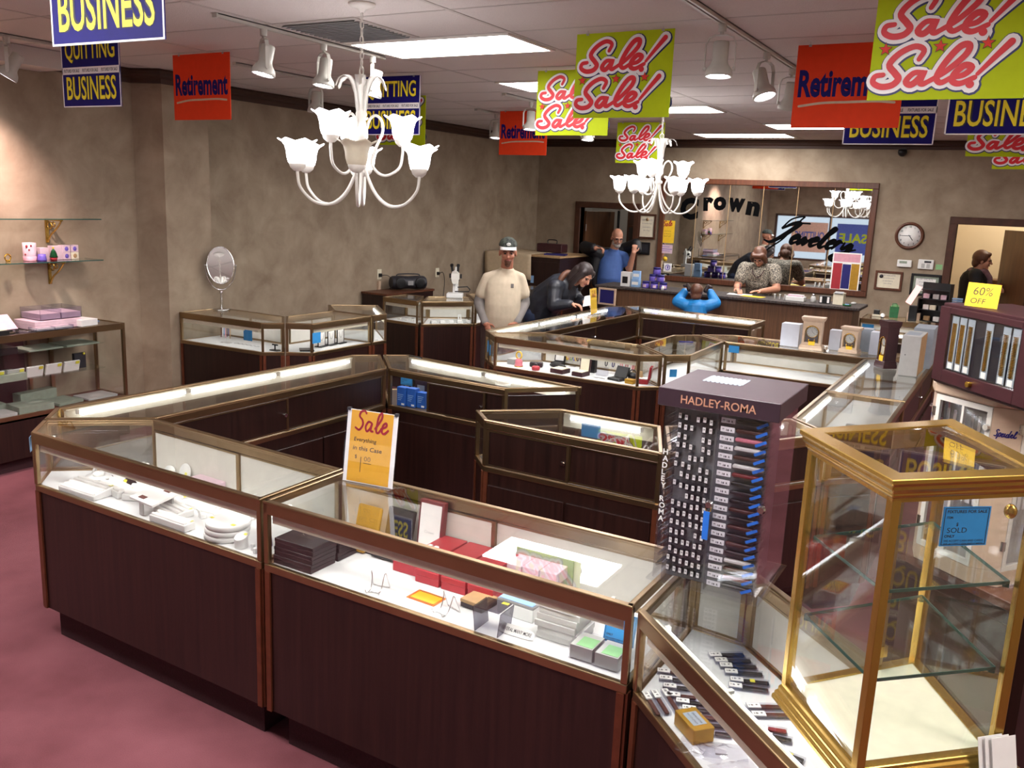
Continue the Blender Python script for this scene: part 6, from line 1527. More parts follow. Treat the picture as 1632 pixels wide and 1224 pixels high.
# ------------------------------------------------------------------ counter and back wall
CZ = 1.05
ct = empty('service_counter', 'long dark wooden counter with a speckled top along the back of the shop', 'counter', (.66, 6.66, 0))
MB().box(-1.62, 1.60, -.26, .27, .1, CZ - .036).build('front_cabinet', 'wood_oak', ct)
MB().box(-1.58, 1.56, -.2, .22, 0, .1).build('plinth', 'kick', ct)
MB().box(-1.70, 1.68, -.31, .31, CZ - .035, CZ).build('worktop', 'granite', ct, .006)
CT = CZ + .001
def ctr(name, label, cat, x, y, sx, sy, sz, mat, rz=0., group=None, z=CT): return bthing(name, label, cat, x, y, z, sx, sy, sz, mat, rz, group)
t = ctr('sign_holder', 'white box with a black face on the left end of the counter', 'box', -.66, 6.52, .13, .09, .19, 'white'); MB().box(-.04, .035, -.0465, -.0455, .04, .13).build('label', 'black', t)
t = ctr('product_box', 'lower pale blue product box on the counter', 'box', -.52, 6.52, .11, .08, .105, 'sky_card', 0, 'blue and white boxes'); MB().box(-.045, .045, -.0412, -.0405, .03, .07).build('label', 'paper', t)
t = ctr('product_box', 'upper pale blue product box on the counter', 'box', -.52, 6.53, .10, .07, .105, 'sky_card', .1, 'blue and white boxes', CT + .106); MB().box(-.04, .04, -.0362, -.0355, .03, .07).build('label', 'white', t)
for i, (x, y, z) in enumerate(((-.37, 6.50, 0), (-.25, 6.49, 0), (-.13, 6.50, 0), (-.30, 6.56, .092), (-.19, 6.55, .092), (-.26, 6.58, .184))):
    t = empty('cleaner_jar', '%s purple jar of the pile on the counter' % ('bottom left', 'bottom middle', 'bottom right', 'second row left', 'second row right', 'topmost')[i], 'jar', (x, y, CT + z), .4 * i, 'purple jars')
    MB().lathe([(.0, 0), (.045, 0), (.05, .005), (.05, .06), (.045, .066), (.0, .066)], 18).build('jar', 'lilac', t); MB().lathe([(.0, .067), (.05, .067), (.05, .088), (.046, .091), (.0, .091)], 18).build('lid', 'navy', t); MB().box(-.02, .02, -.0512, -.05, .015, .05).build('label', 'pinkish', t)
t = empty('small_bottle', 'tiny white bottle in front of the purple jars', 'bottle', (-.10, 6.40, CT)); MB().lathe([(.0, 0), (.018, 0), (.018, .04), (.008, .05), (.008, .06), (.0, .06)], 14).build('bottle', 'white', t)
t = ctr('order_form', 'white form the woman in the printed top writes on', 'paper', .82, 6.74, .3, .2, .003, 'paper', .1)
t = ctr('envelope', 'yellow envelope on the counter beside the white form', 'envelope', 1.02, 6.62, .28, .16, .004, 'yellow', -.1)
for i, x in enumerate((1.30, 1.36, 1.42)):
    t = empty('glasses_stand', '%s small black and white stand right of the writing woman' % ('left', 'middle', 'right')[i], 'stand', (x, 6.6, CT), .2 * i, 'small stands'); MB().obox((0, 0, .03), (1, 0, 0), (0, 1, .4), (0, -.4, 1), .012, .004, .034).build('post', 'paper', t); MB().obox((.013, 0, .03), (1, 0, 0), (0, 1, .4), (0, -.4, 1), .004, .004, .03).build('back', 'black', t)
t = ctr('card_tray', 'white tray of cards on the counter', 'tray', 1.55, 6.62, .22, .14, .05, 'white', 0); 
for k in range(4): MB().box(-.09, .09, -.055 + .028 * k, -.04 + .028 * k, .051, .072).build('card_row', ('pinkish', 'paper', 'pinkish', 'paper')[k], t)
t = empty('glass_jar', 'small clear jar near the right end of the counter', 'jar', (1.76, 6.6, CT)); MB().lathe([(.0, 0), (.03, 0), (.034, .01), (.03, .06), (.018, .075), (.0, .075)], 14).build('jar', 'grey_lt', t); MB().lathe([(.0, .076), (.02, .076), (.014, .1), (.0, .102)], 12).build('stopper', 'silver', t)
t = ctr('calculator', 'black and white calculator standing on the counter', 'calculator', 1.90, 6.58, .13, .05, .09, 'black'); MB().box(-.055, -.03, -.0262, -.0255, .01, .08).box(.03, .055, -.0262, -.0255, .01, .08).build('keys', 'paper', t)
t = ctr('card_reader', 'beige card machine near the right end of the counter', 'machine', 2.06, 6.60, .12, .1, .14, 'cream', -.1); MB().obox((0, -.03, .141), (1, 0, 0), (0, 1, .3), (0, -.3, 1), .05, .03, .006).build('keypad', 'grey', t)
t = empty('ring_dish', 'dark green dish with bits on the counter', 'dish', (2.17, 6.5, CT)); MB().lathe([(.0, 0), (.04, 0), (.055, .018), (.05, .018), (.036, .006), (.0, .006)], 16).build('dish', 'green', t); MB().ell((.01, 0, .015), (.015, .012, .01), 8).ell((-.015, .01, .015), (.012, .012, .01), 8).build('bits', 'sky_card', t)
t = empty('small_tray', 'tiny pale object at the far right corner of the counter', 'tray', (2.2, 6.8, CT)); MB().lathe([(.0, 0), (.035, 0), (.03, .02), (.0, .03)], 12).build('body', 'grey_lt', t)
t = empty('picture_stand', 'framed picture with a pale gold frame leaning against the left end of the counter', 'frame', (-.83, 6.30, .80), -.1)
m = MB()
for (x0, x1, z0, z1) in ((-.13, .13, .2, .222), (-.13, .13, 0, .022), (-.13, -.108, .022, .2), (.108, .13, .022, .2)): m.box(x0, x1, -.012, .012, z0, z1)
m.build('frame', 'tan_lt', t); MB().box(-.108, .108, -.004, .004, .022, .2).build('picture', 'navy', t); MB().box(-.12, .12, -.02, .08, -.8, -.0).build('pedestal', 'wood', t)
# mirror with the shop name
mx0, mx1, mz0, mz1 = -.74, 2.19, 1.06, 2.52
mir = empty('wall_mirror', 'wide framed wall mirror in six panels with Crown Jewelry lettering', 'mirror', ((mx0 + mx1) / 2, YB, mz0))
W2 = (mx1 - mx0) / 2; HM = mz1 - mz0
m = MB()
for (x0, x1, z0, z1) in ((-W2, W2, 0, .075), (-W2, W2, HM - .075, HM), (-W2, -W2 + .075, .075, HM - .075), (W2 - .075, W2, .075, HM - .075)): m.box(x0, x1, -.035, -.001, z0, z1)
m.build('frame', 'wood_mid', mir, .006)
n = 6; pw = (2 * W2 - .15) / n
for k in range(n):
    x0 = -W2 + .075 + pw * k
    MB().box(x0 + .003, x0 + pw - .003, -.012, -.006, .075, HM - .075).build('mirror_panel', 'mirror', mir, .002)
m = MB()
for k in range(1, n): x = -W2 + .075 + pw * k; m.box(x - .003, x + .003, -.0135, -.004, .075, HM - .075)
m.build('joint_strip', 'tan', mir)
m = MB()
ox = -(mx0 + mx1) / 2
letters = (('C', -.44, .255, .29, .0), ('r', -.10, .305, .16, .06), ('o', .04, .305, .2, .02), ('w', .24, .30, .26, -.04), ('n', .50, .25, .2, -.1))
for c, x, z, w, tilt in letters:
    hgt = .31 if c == 'C' else .19
    ux = Vector((math.cos(tilt), 0, math.sin(tilt))); uy = Vector((-math.sin(tilt), 0, math.cos(tilt)))
    zz = {'C': 1.945, 'r': 2.075, 'o': 2.09, 'w': 2.085, 'n': 2.05}[c]
    put_text(m, c, Vector((x + ox, -.0125, zz - mz0)), ux, uy, w * .92, hgt, 0, .06, .0008)
m.build('crown_lettering', 'letter_black', mir)
m = MB()
JW = [[(-.3, .1), (.1, .05), (.55, .7), (.9, 1.5), (.5, 1.35), (.2, 1.0)], [(.9, 1.5), (1.35, 1.55)], [(1.0, .35), (1.25, .55), (1.2, .7), (1.02, .45), (1.1, .12), (1.35, .3)], [(1.35, .65), (1.4, .15), (1.65, .6), (1.68, .15), (1.95, .65)], [(2.0, .35), (2.25, .55), (2.2, .7), (2.02, .45), (2.1, .12), (2.35, .3)], [(2.35, .3), (2.75, 1.3), (2.65, 1.4), (2.5, .4), (2.6, .12), (2.8, .3)], [(2.85, .35), (3.1, .55), (3.05, .7), (2.87, .45), (2.95, .12), (3.2, .3)], [(3.2, .15), (3.3, .65), (3.5, .62)], [(3.6, .65), (3.65, .2), (3.95, .6), (4.0, .2), (3.7, -.5), (3.4, -.4), (3.6, -.1), (4.3, .3)]]
sl = Vector((1, 0, -.09)).normalized()
for s in JW: ribbon(m, [((p[0] + .45 * p[1]) * .255, p[1] * .205) for p in s], .05, Vector((.86 + ox, -.0125, 1.70 - mz0)), sl, Vector((0, 0, 1)), .0008, 0, 5, lambda u: .45 + .75 * math.sin(PI * u))
ribbon(m, [(-.02, -.12), (.1, -.02), (.25, .1), (.45, .34), (.5, .40), (.34, .36), (.22, .24)], .022, Vector((.80 + ox, -.0125, 1.66 - mz0)), Vector((1, 0, 0)), Vector((0, 0, 1)), .0008, 0, 6)
m.build('jewelry_script', 'letter_black', mir)
def wallcard(name, label, cat, x0, x1, z0, z1, mat, y=YB - .014, th=.002, group=None):
    t = empty(name, label, cat, ((x0 + x1) / 2, y, (z0 + z1) / 2), 0, group)
    MB().box(-(x1 - x0) / 2, (x1 - x0) / 2, -th, 0, -(z1 - z0) / 2, (z1 - z0) / 2).build('card', mat, t); return t
t = wallcard('sale_note', 'yellow Sale note stuck on the left of the wall mirror', 'note', -.70, -.50, 1.60, 1.92, 'yellow')
m = MB(); script(m, SALE, Vector((-.08, -.0022, .07)), Vector((1, 0, .12)), Vector((0, 0, 1)), .055, .012)
m2 = MB()
for k in range(3): put_text(m2, ('everything', 'in this case', 'half off')[k], (-.05, -.0022, -.0 - .035 * k), (1, 0, 0), (0, 0, 1), .1, .016, 0, -.01)
m.build('lettering', 'red', t); m2.build('handwriting', 'ink', t)
t = wallcard('notice', 'pale two-part notice under the yellow note on the mirror', 'notice', -.72, -.51, 1.45, 1.575, 'pinkish'); MB().box(-.1, .1, -.0028, -.002, -.004, .004).box(-.09, .06, -.0026, -.002, .03, .036).box(-.09, .07, -.0026, -.002, -.03, -.024).build('print', 'lilac', t)
t = empty('round_sticker', 'round yellow smiling sticker on the mirror', 'sticker', (-.61, YB - .014, 1.37)); MB().lathe([(.0, 0), (.035, 0), (.035, .0015), (.0, .0015)], 20).xf(Matrix.Rotation(PI / 2, 4, 'X')).build('disc', 'yellow', t); MB().tube([(math.cos(a) * .02, -.002, math.sin(a) * .02) for a in [PI + PI * k / 8 for k in range(9)]], .002, 5).build('smile', 'ink', t)
t = wallcard('notice', 'square white sticker with a purple ring on the mirror', 'sticker', -.62, -.50, 1.19, 1.31, 'paper'); MB().tube([(math.cos(a) * .035, -.003, math.sin(a) * .035) for a in [2 * PI * k / 20 for k in range(21)]], .006, 6, cap=False).box(-.01, .01, -.003, -.002, -.02, .02).build('emblem', 'lilac', t)
t = wallcard('notice', 'small grey card with a dark mark at the lower left of the mirror', 'card', -.725, -.64, 1.22, 1.34, 'beige'); MB().box(-.006, .006, -.003, -.002, -.02, .02).build('mark', 'ink', t)
t = wallcard('notice', 'dark card with two round pictures in the lower left mirror corner', 'card', -.73, -.53, 1.075, 1.165, 'black'); MB().lathe([(.0, 0), (.03, 0), (.03, .001), (.0, .001)], 16).xf(Matrix.Translation((-.04, -.003, 0)) @ Matrix.Rotation(PI / 2, 4, 'X')).lathe([(.0, 0), (.0, 0)], 3).build('picture', 'grey_green', t); MB().lathe([(.0, 0), (.03, 0), (.03, .001), (.0, .001)], 16).xf(Matrix.Translation((.04, -.003, 0)) @ Matrix.Rotation(PI / 2, 4, 'X')).build('picture', 'grey_green', t)
t = wallcard('poster', 'tall photo poster in the lower right corner of the mirror', 'poster', 1.72, 2.08, 1.12, 1.62, 'paper')
MB().box(-.165, .165, -.0032, -.002, .13, .235).build('heading', 'pink', t); MB().box(-.165, -.05, -.0032, -.002, -.23, .11).build('photo', 'red', t); MB().box(-.045, .06, -.0032, -.002, -.22, .1).build('photo', 'navy', t); MB().box(.065, .165, -.0032, -.002, -.23, .11).build('photo', 'goldbox', t)
# framed papers, plaque, clock, thermostats
def framed(label, x0, x1, z0, z1, fm, mat2, name='framed_certificate', seal=None, inner=None):
    t = empty(name, label, 'certificate', ((x0 + x1) / 2, YB, (z0 + z1) / 2)); a, c = (x1 - x0) / 2, (z1 - z0) / 2; m = MB()
    for (p, q, r, s) in ((-a, a, c - .028, c), (-a, a, -c, -c + .028), (-a, -a + .028, -c + .028, c - .028), (a - .028, a, -c + .028, c - .028)): m.box(p, q, -.022, -.001, r, s)
    m.build('frame', fm, t, .003); MB().box(-a + .026, a - .026, -.008, -.002, -c + .026, c - .026).build('sheet', mat2, t)
    if inner: MB().box(-a + .06, a - .06, -.0095, -.008, -c + .06, c - .06).build('mount', inner, t)
    m = MB(); yy = -.0102
    for k in range(4): put_text(m, ('CERTIFICATE', 'of membership', 'is awarded to', 'this shop')[k], (-.09 + .012 * k, yy, c * .45 - k * c * .28), (1, 0, 0), (0, 0, 1), .17 - .024 * k, .02, 0, 0, .0003)
    m.build('print', 'ink_grey', t)
    if seal: MB().lathe([(.0, 0), (.022, 0), (.024, .001), (.0, .002)], 14).xf(Matrix.Translation((seal[0], -.011, seal[1])) @ Matrix.Rotation(PI / 2, 4, 'X')).build('seal', seal[2], t)
    return t
framed('brown framed certificate beside the left doorway', -1.06, -.79, 1.64, 2.0, 'wood_trim', 'cream', seal=(0, .1, 'tan'))
framed('wood framed certificate with a dark rosette left of the clock wall frames', 2.27, 2.60, 1.175, 1.42, 'wood_mid', 'cream', seal=(-.09, .05, 'charcoal'))
framed('black framed certificate on a grey mount near the right doorway', 2.70, 3.05, 1.14, 1.415, 'black', 'grey_green', inner='paper')
t = empty('wall_plaque', 'small black plaque below the framed certificate by the left doorway', 'plaque', (-.945, YB, 1.50)); MB().box(-.09, .09, -.02, -.001, -.09, .09).build('plate', 'black', t, .006); MB().box(-.06, .06, -.0205, -.0195, -.06, .06).build('inset', 'charcoal', t)
t = empty('wall_clock', 'round brown wall clock showing quarter to five', 'clock', (2.615, YB, 1.88))
MB().lathe([(.135, 0), (.172, 0), (.172, .02), (.16, .036), (.148, .036), (.135, .018)], 36, cap=False).xf(Matrix.Rotation(PI / 2, 4, 'X')).build('rim', 'wood_mid', t); MB().lathe([(.0, .002), (.14, .002), (.14, .008), (.0, .008)], 36).xf(Matrix.Rotation(PI / 2, 4, 'X')).build('face', 'paper', t)
m = MB()
for i in range(12):
    a = PI / 2 - (i + 1) * PI / 6; s = str(i + 1); put_text(m, s, (math.cos(a) * .112 - (.009 if len(s) > 1 else .005), -.0085, math.sin(a) * .112 - .011), (1, 0, 0), (0, 0, 1), None, .022, 0, .01)
m.build('numerals', 'ink', t)
m = MB()
for a, l, w in ((PI / 2 - 2 * PI * (4.75 / 12), .07, .004), (PI, .1, .003)): m.obox((math.cos(a) * l * .42, -.0115, math.sin(a) * l * .42), (math.cos(a), 0, math.sin(a)), (-math.sin(a), 0, math.cos(a)), (0, 1, 0), l * .6, w, .0008)
m.build('hands', 'black', t)
t = empty('thermostat', 'left white thermostat under the wall clock', 'thermostat', (2.60, YB, 1.53)); MB().box(-.085, .085, -.03, -.001, -.045, .045).build('housing', 'white', t, .006); MB().box(-.06, .03, -.031, -.0298, .0, .03).build('display', 'grey_green', t)
t = empty('alarm_keypad', 'right white alarm keypad under the wall clock', 'keypad', (2.85, YB, 1.535)); MB().box(-.09, .09, -.03, -.001, -.06, .06).build('housing', 'white', t, .006); MB().box(-.02, .06, -.031, -.0298, .02, .045).build('display', 'charcoal', t); MB().box(-.05, -.01, -.031, -.0298, -.045, .01).box(.01, .05, -.031, -.0298, -.045, .01).build('keys', 'grey_lt', t)
t = wallcard('sticky_note', 'pale green sticky note on the wall right of the keypad', 'note', 2.965, 3.04, 1.48, 1.545, 'green_lt', YB - .001)
# ------------------------------------------------------------------ workshop glimpsed behind the bald man
t = empty('bench_lamp', 'white jointed bench lamp on a dark post in the workshop', 'lamp', (-1.72, 8.6, 0)); MB().cyl((0, 0, 0), (0, 0, 2.02), .02).build('post', 'black', t); MB().tube([(0, 0, 2.0), (.02, 0, 2.1), (.12, 0, 2.12)], .018, 8).build('arm', 'enamel', t); MB().lathe([(.03, 0), (.08, -.04), (.085, -.06), (.0, -.05)], 14, (-.06, 0, 2.1)).build('shade', 'enamel', t); MB().lathe([(.0, 0), (.16, 0), (.16, .03), (.0, .04)], 16).build('base', 'black', t)
t = empty('shelf_unit', 'cluttered dark workshop shelf behind the bald man', 'shelf', (-1.35, 9.6, 0)); MB().box(-.55, -.52, -.2, .2, 0, 2.1).box(.52, .55, -.2, .2, 0, 2.1).box(-.52, .52, -.2, .2, .9, .93).box(-.52, .52, -.2, .2, 1.35, 1.38).box(-.52, .52, -.2, .2, 1.75, 1.78).build('rack', 'wood_trim', t)
for k, (x, z, m_, s) in enumerate(((-.3, .931, 'red_dk', .2), (.05, .931, 'navy', .22), (.35, .931, 'grey', .18), (-.25, 1.381, 'brown', .2), (.1, 1.381, 'green', .22), (.38, 1.381, 'navy', .2), (-.3, 1.781, 'grey_lt', .2), (.2, 1.781, 'black', .16))):
    bthing('storage_box', '%s storage box on the workshop shelf, row %s' % (m_.split('_')[0].replace('red', 'dark red') + (' left' if x < -.1 else ' middle' if x < .3 else ' right'), ('lower', 'centre', 'upper')[0 if z < 1 else 1 if z < 1.5 else 2]), 'box', -1.35 + x, 9.6, z, .2, .25, s, m_, 0, 'workshop boxes')
# wooden panel in the hallway
t = empty('hall_cabinet', 'stepped wooden cabinet edge in the right-hand hallway', 'cabinet', (3.95, 9.35, 0)); MB().box(-.45, .3, -.2, .2, 0, 1.32).build('lower_body', 'wood_door', t); MB().box(-.25, .3, -.2, .2, 1.321, 1.42).build('upper_step', 'wood_door', t)
# ------------------------------------------------------------------ things at the back right
RZ = ZT + .001
t = empty('ring_stand', 'black ring stand at the back left of the small right case', 'stand', (2.56, 6.1, RZ)); MB().box(-.03, .03, -.025, .025, 0, .07).build('block', 'black', t, .004); MB().box(-.04, .05, -.05, -.03, 0, .02).build('slip', 'cream', t)
t = empty('egg_ornament', 'small white egg ornament on the small right case', 'ornament', (2.65, 5.9, RZ)); MB().lathe([(.0, 0), (.02, 0), (.012, .012), (.0, .014)], 12).build('base', 'black', t); MB().ell((0, 0, .035), (.024, .02, .022), 12).build('egg', 'white', t)
t = empty('gift_bag', 'dark green paper gift bag on the small right case', 'bag', (2.74, 6.08, RZ), .2)
MB().loft([[(a * w, b * d, z) for a, b in ((-1, -1), (1, -1), (1, 1), (-1, 1))] for w, d, z in ((.042, .026, 0), (.046, .03, .12))], 0, False).build('bag', 'green', t); m = MB()
for s in (-1, 1): m.tube([(-.025, s * .028, .12), (-.02, s * .028, .155), (.02, s * .028, .155), (.025, s * .028, .12)], .003, 5)
m.build('handle', 'green', t); MB().obox((.0, 0, .125), (1, 0, .4), (0, 1, 0), (-.4, 0, 1), .03, .01, .02).obox((.02, .01, .125), (1, 0, -.4), (0, 1, 0), (.4, 0, 1), .02, .01, .02).build('tissue', 'green_lt', t)
bthing('card_box', 'pale pink carton on the small right case', 'box', 2.95, 6.05, RZ, .13, .12, .08, 'tan_lt')
t = empty('slat_display', 'black display rack of boxes with a lit pink lamp on its left', 'display', (3.13, 6.02, RZ), -.25)
m = MB().box(-.15, .17, .05, .06, 0, .42).box(-.15, -.14, -.05, .05, 0, .25).box(.16, .17, -.05, .05, 0, .42)
for z in (.0, .12, .24, .34): m.box(-.14, .16, -.05, .05, z, z + .008)
m.build('rack', 'black', t)
for k, (x, z, c) in enumerate(((-.08, .25, 'pinkish'), (.02, .25, 'grey_lt'), (.1, .25, 'pinkish'), (-.07, .13, 'paper'), (.0, .13, 'cream'), (.09, .13, 'charcoal'), (.05, .01, 'paper'), (-.05, .01, 'tan'))): bthing('product_box', '%s small box on the black rack, %s shelf' % (('left', 'middle', 'right', 'left', 'middle', 'right', 'right', 'left')[k], ('top', 'top', 'top', 'middle', 'middle', 'middle', 'bottom', 'bottom')[k]), 'box', 3.13 + x * .97 + .0, 6.02 - x * .25, RZ + z, .06, .04, .05, c, -.25, 'boxes on the black rack')
t = empty('display_lamp', 'pink glowing slanted lamp at the left of the black rack', 'lamp', (2.95, 5.9, RZ)); MB().box(-.04, .04, -.04, .04, 0, .17).build('base', 'black', t, .004); MB().tube([(-.06, 0, .19), (.03, 0, .38)], .032, 12).build('shade', 'lit_pink', t)
t = empty('card_stack', 'stack of pale blue edged cards at the right of the black rack', 'cards', (3.36, 5.95, RZ - .0), 0)
m = MB()
for k in range(7): m.box(-.05, .05, -.03, .03, .02 * k + .15, .02 * k + .161)
m.build('cards', 'sky_card', t); MB().box(-.06, .06, -.05, .05, -1.009, .14).build('stand', 'wood', t)
# ------------------------------------------------------------------ left back: radio cabinet, microscope, draped cabinet
t = empty('low_cabinet', 'small brown cabinet under the portable radio by the left wall', 'cabinet', (-2.57, 4.02, 0)); MB().box(-.17, .19, -.46, .46, 0, .975).build('carcass', 'wood', t); MB().box(-.18, .2, -.48, .48, .976, 1.0).build('top', 'wood_mid', t, .003)
t = empty('portable_radio', 'black portable radio with round speakers on the low cabinet', 'radio', (-2.53, 4.16, 1.001), 1.0)
MB().loft([[(a, .09 * c * s, .085 + .08 * c2 * s) for c, c2 in [(math.cos(q), math.sin(q)) for q in [2 * PI * i / 16 for i in range(16)]]] for a, s in ((-.22, .82), (-.2, 1), (-.1, 1.04), (0, .92), (.1, 1.04), (.2, 1), (.22, .82))]).build('shell', 'charcoal', t)
for s in (-1, 1): MB().lathe([(.0, .0), (.055, .004), (.066, .0), (.07, -.012), (.0, -.012)], 18).xf(Matrix.Translation((s * .125, -.095, .085)) @ Matrix.Rotation(PI / 2, 4, 'X')).build('speaker', 'black', t)
MB().tube(catmull([(-.15, 0, .15), (-.12, 0, .185), (.12, 0, .185), (.15, 0, .15)], 5), .008, 7).build('handle', 'charcoal', t); MB().box(-.035, .035, -.093, -.085, .06, .11).build('panel', 'grey', t)
def outlet(label, y, z, cordto):
    t = empty('wall_outlet', label, 'outlet', (XL, y, z)); MB().box(.001, .008, -.04, .04, -.06, .06).build('plate', 'cream', t, .002); MB().box(.008, .035, -.018, .018, -.03, .01).build('plug', 'black', t)
    c = MB().tube(catmull(cordto, 6), .004, 6).build('power_cord', 'black'); tag(c, 'black power cord running down from the %s' % label.split(' ', 1)[1].replace('on the left wall', 'outlet') , 'cord')
outlet('outlet above the radio on the left wall', 3.90, 1.18, [(-2.735, 3.90, 1.17), (-2.70, 3.98, 1.165), (-2.68, 4.07, 1.09), (-2.68, 4.06, 1.03), (-2.69, 4.0, 1.006)])
outlet('outlet above the microscope on the left wall', 5.12, 1.14, [(-2.735, 5.12, 1.13), (-2.70, 5.16, 1.14), (-2.70, 5.2, 1.0), (-2.72, 5.18, .7), (-2.70, 5.1, .4)])
w = MB().box(.001, .03, -.02, .02, 0, 1.1).build('wire_channel', 'enamel'); w.location = (XL, 3.88, 0); tag(w, 'vertical wire channel on the wall under the radio outlet', 'channel')
w.data.materials[0] = MATS['tan_lt']
t = empty('microscope', 'white stereo microscope with black eyepieces behind the man', 'microscope', (-1.62, 3.82, ZT + .001), .5)
MB().box(-.09, .09, -.08, .08, 0, .05).build('base', 'white', t, .006); MB().box(-.03, .03, .05, .075, .05, .3).cyl((0, .06, .05), (0, .06, .34), .014).build('stand', 'white', t); MB().loft([[(a * w, b * d + yy, z) for a, b in ((-1, -1), (1, -1), (1, 1), (-1, 1))] for w, d, yy, z in ((.03, .03, -.01, .16), (.045, .045, -.0, .21), (.045, .04, .0, .27), (.03, .03, -.02, .3))], 0, False).build('head', 'enamel', t, .004)
m = MB()
for s in (-1, 1): m.cyl((s * .03, -.02, .29), (s * .035, -.08, .36), .014); m.cyl((s * .035, -.08, .36), (s * .036, -.092, .374), .019)
m.build('eyepiece', 'black', t); MB().cyl((-.07, .04, .24), (-.05, .04, .24), .025).cyl((.05, .04, .24), (.07, .04, .24), .025).box(-.05, .05, -.03, .01, .19, .21).build('focus_knob', 'black', t); MB().tube([(.03, -.02, .12), (.14, -.02, .13), (.17, -.02, .1), (.16, -.02, .075), (.0, -.02, .07)], .007, 6).build('lamp_arm', 'black', t)
ca = empty('draped_cabinet', 'tall dark wooden cabinet partly draped with a beige cloth behind the man', 'cabinet', (-2.1, 6.75, 0))
MB().box(-.62, .54, -.45, .6, 0, 1.36).build('carcass', 'wood', ca, .004); MB().box(-.02, .3, -.456, -.449, .1, 1.3).box(.31, .53, -.456, -.449, .1, 1.3).build('door', 'wood', ca); MB().tube([(.34, -.462, 1.02), (.52, -.462, 1.12)], .005, 6).build('bolt', 'steel', ca); MB().box(-.63, .55, -.47, .61, 1.361, 1.385).build('top', 'tan', ca, .003)
MB().tube([(.1, -.47, .86), (.16, -.465, .845), (.24, -.468, .86), (.34, -.465, .84), (.45, -.466, .83)], .008, 6).build('chain', 'steel', ca); MB().box(.1, .15, -.4575, -.4565, 1.0, 1.1).build('sticker', 'sky_card', ca)
t = empty('drape_cloth', 'beige cloth hanging over the left part of the dark cabinet', 'cloth', (-2.1, 6.75, 1.386)); m = MB(); nx, ny = 12, 10
prof = [(.55, .004), (.3, .006), (0, .005), (-.3, .006), (-.478, .006), (-.488, -.03), (-.492, -.13), (-.495, -.24), (-.498, -.36)]
vs = []
for j, (yy, zz) in enumerate(prof):
    for i in range(nx + 1):
        x = -.64 + .75 * i / nx; s = .008 * math.sin(i * 1.3 + j * .4) * (1 if j > 4 else .2); vs.append((x + (.02 * (j - 4) / 4 if j > 4 else 0), yy - (abs(s) if j > 4 else 0), zz + (.0 if j > 4 else abs(s)) - (.03 * math.sin(i * .5) if j == 8 else 0)))
m.add(vs, [(j * (nx + 1) + i, (j + 1) * (nx + 1) + i, (j + 1) * (nx + 1) + i + 1, j * (nx + 1) + i + 1) for j in range(len(prof) - 1) for i in range(nx)], 0, True)
o = m.build('cloth', 'beige', t); sd = o.modifiers.new('thick', 'SOLIDIFY'); sd.thickness = .004; sd.offset = 1
t = empty('tool_case', 'dark carrying case with a handle on the dark cabinet', 'case', (-2.05, 7.0, 1.40), .05); MB().box(-.2, .2, -.11, .11, 0, .12).build('case', 'maroon', t, .01); MB().tube(catmull([(-.07, 0, .12), (-.065, 0, .17), (.065, 0, .17), (.07, 0, .12)], 4), .008, 7).build('handle', 'black', t)
bthing('magazine', 'dark magazine lying at the right of the carrying case', 'magazine', -1.78, 6.6, 1.386, .3, .22, .02, 'navy', .3)
# ------------------------------------------------------------------ left wall: glass shelves and bronze case
SHX = XL + .07
def wall_shelf(label, z):
    t = empty('glass_shelf', label, 'shelf', (SHX, -1.0, z))
    MB().box(.001, .24, -.95, .99, -.004, .004).build('shelf_panel', 'shelf_glass', t); MB().box(.2401, .2412, -.95, .99, -.004, .004).box(.001, .24, .9901, .9912, -.004, .004).build('polished_edge', 'glass_edge', t)
    for y in (-.6, .68):
        b = MB().box(.0, .012, y - .012, y + .012, -.19, .0).box(.0, .2, y - .01, y + .01, -.017, -.0045)
        b.tube(catmull([(.012, y, -.185), (.05, y, -.13), (.11, y, -.09), (.16, y, -.05), (.19, y, -.018)], 5), .007, 6)
        b.tube([(.045 + math.cos(a) * .026, y, -.055 + math.sin(a) * .026) for a in [2 * PI * k / 14 for k in range(15)]], .006, 6, cap=False).tube([(.095 + math.cos(a) * .018, y, -.045 + math.sin(a) * .018) for a in [2 * PI * k / 12 for k in range(13)]], .005, 6, cap=False)
        b.build('bracket', 'brass', t)
wall_shelf('upper clear glass wall shelf on scrolled brass brackets', 1.835); wall_shelf('lower clear glass wall shelf holding mugs and boxes', 1.515)
SZ = 1.520
t = empty('gift_mug', 'tall pink and white cup with red hearts on the glass shelf', 'mug', (-2.60, -.53, SZ)); MB().lathe([(.0, 0), (.042, 0), (.045, .004), (.047, .135), (.043, .135), (.041, .008), (.0, .006)], 20, cap=False).build('cup', 'pinkish', t); MB().lathe([(.0462, .002), (.0472, .035), (.046, .035)], 20, cap=False).build('base_band', 'pink', t)
h = MB()
for (a, z, s) in ((-.9, .11, .012), (-.3, .115, .008), (-.6, .085, .007), (-1.2, .05, .007)): h.ell((math.cos(a) * .047, math.sin(a) * .047, z), (.003 + s * .2, s, s), 8)
h.build('hearts', 'red', t)
t = empty('small_jar', 'blue little glass jar beside the pink cup', 'jar', (-2.56, -.46, SZ)); MB().lathe([(.0, 0), (.032, 0), (.034, .01), (.03, .03), (.028, .05), (.0, .048)], 16).build('jar', 'lilac', t)
t = bthing('card_box', 'plain pale box behind the green tree ornament', 'box', -2.62, -.42, SZ, .07, .07, .095, 'pinkish')
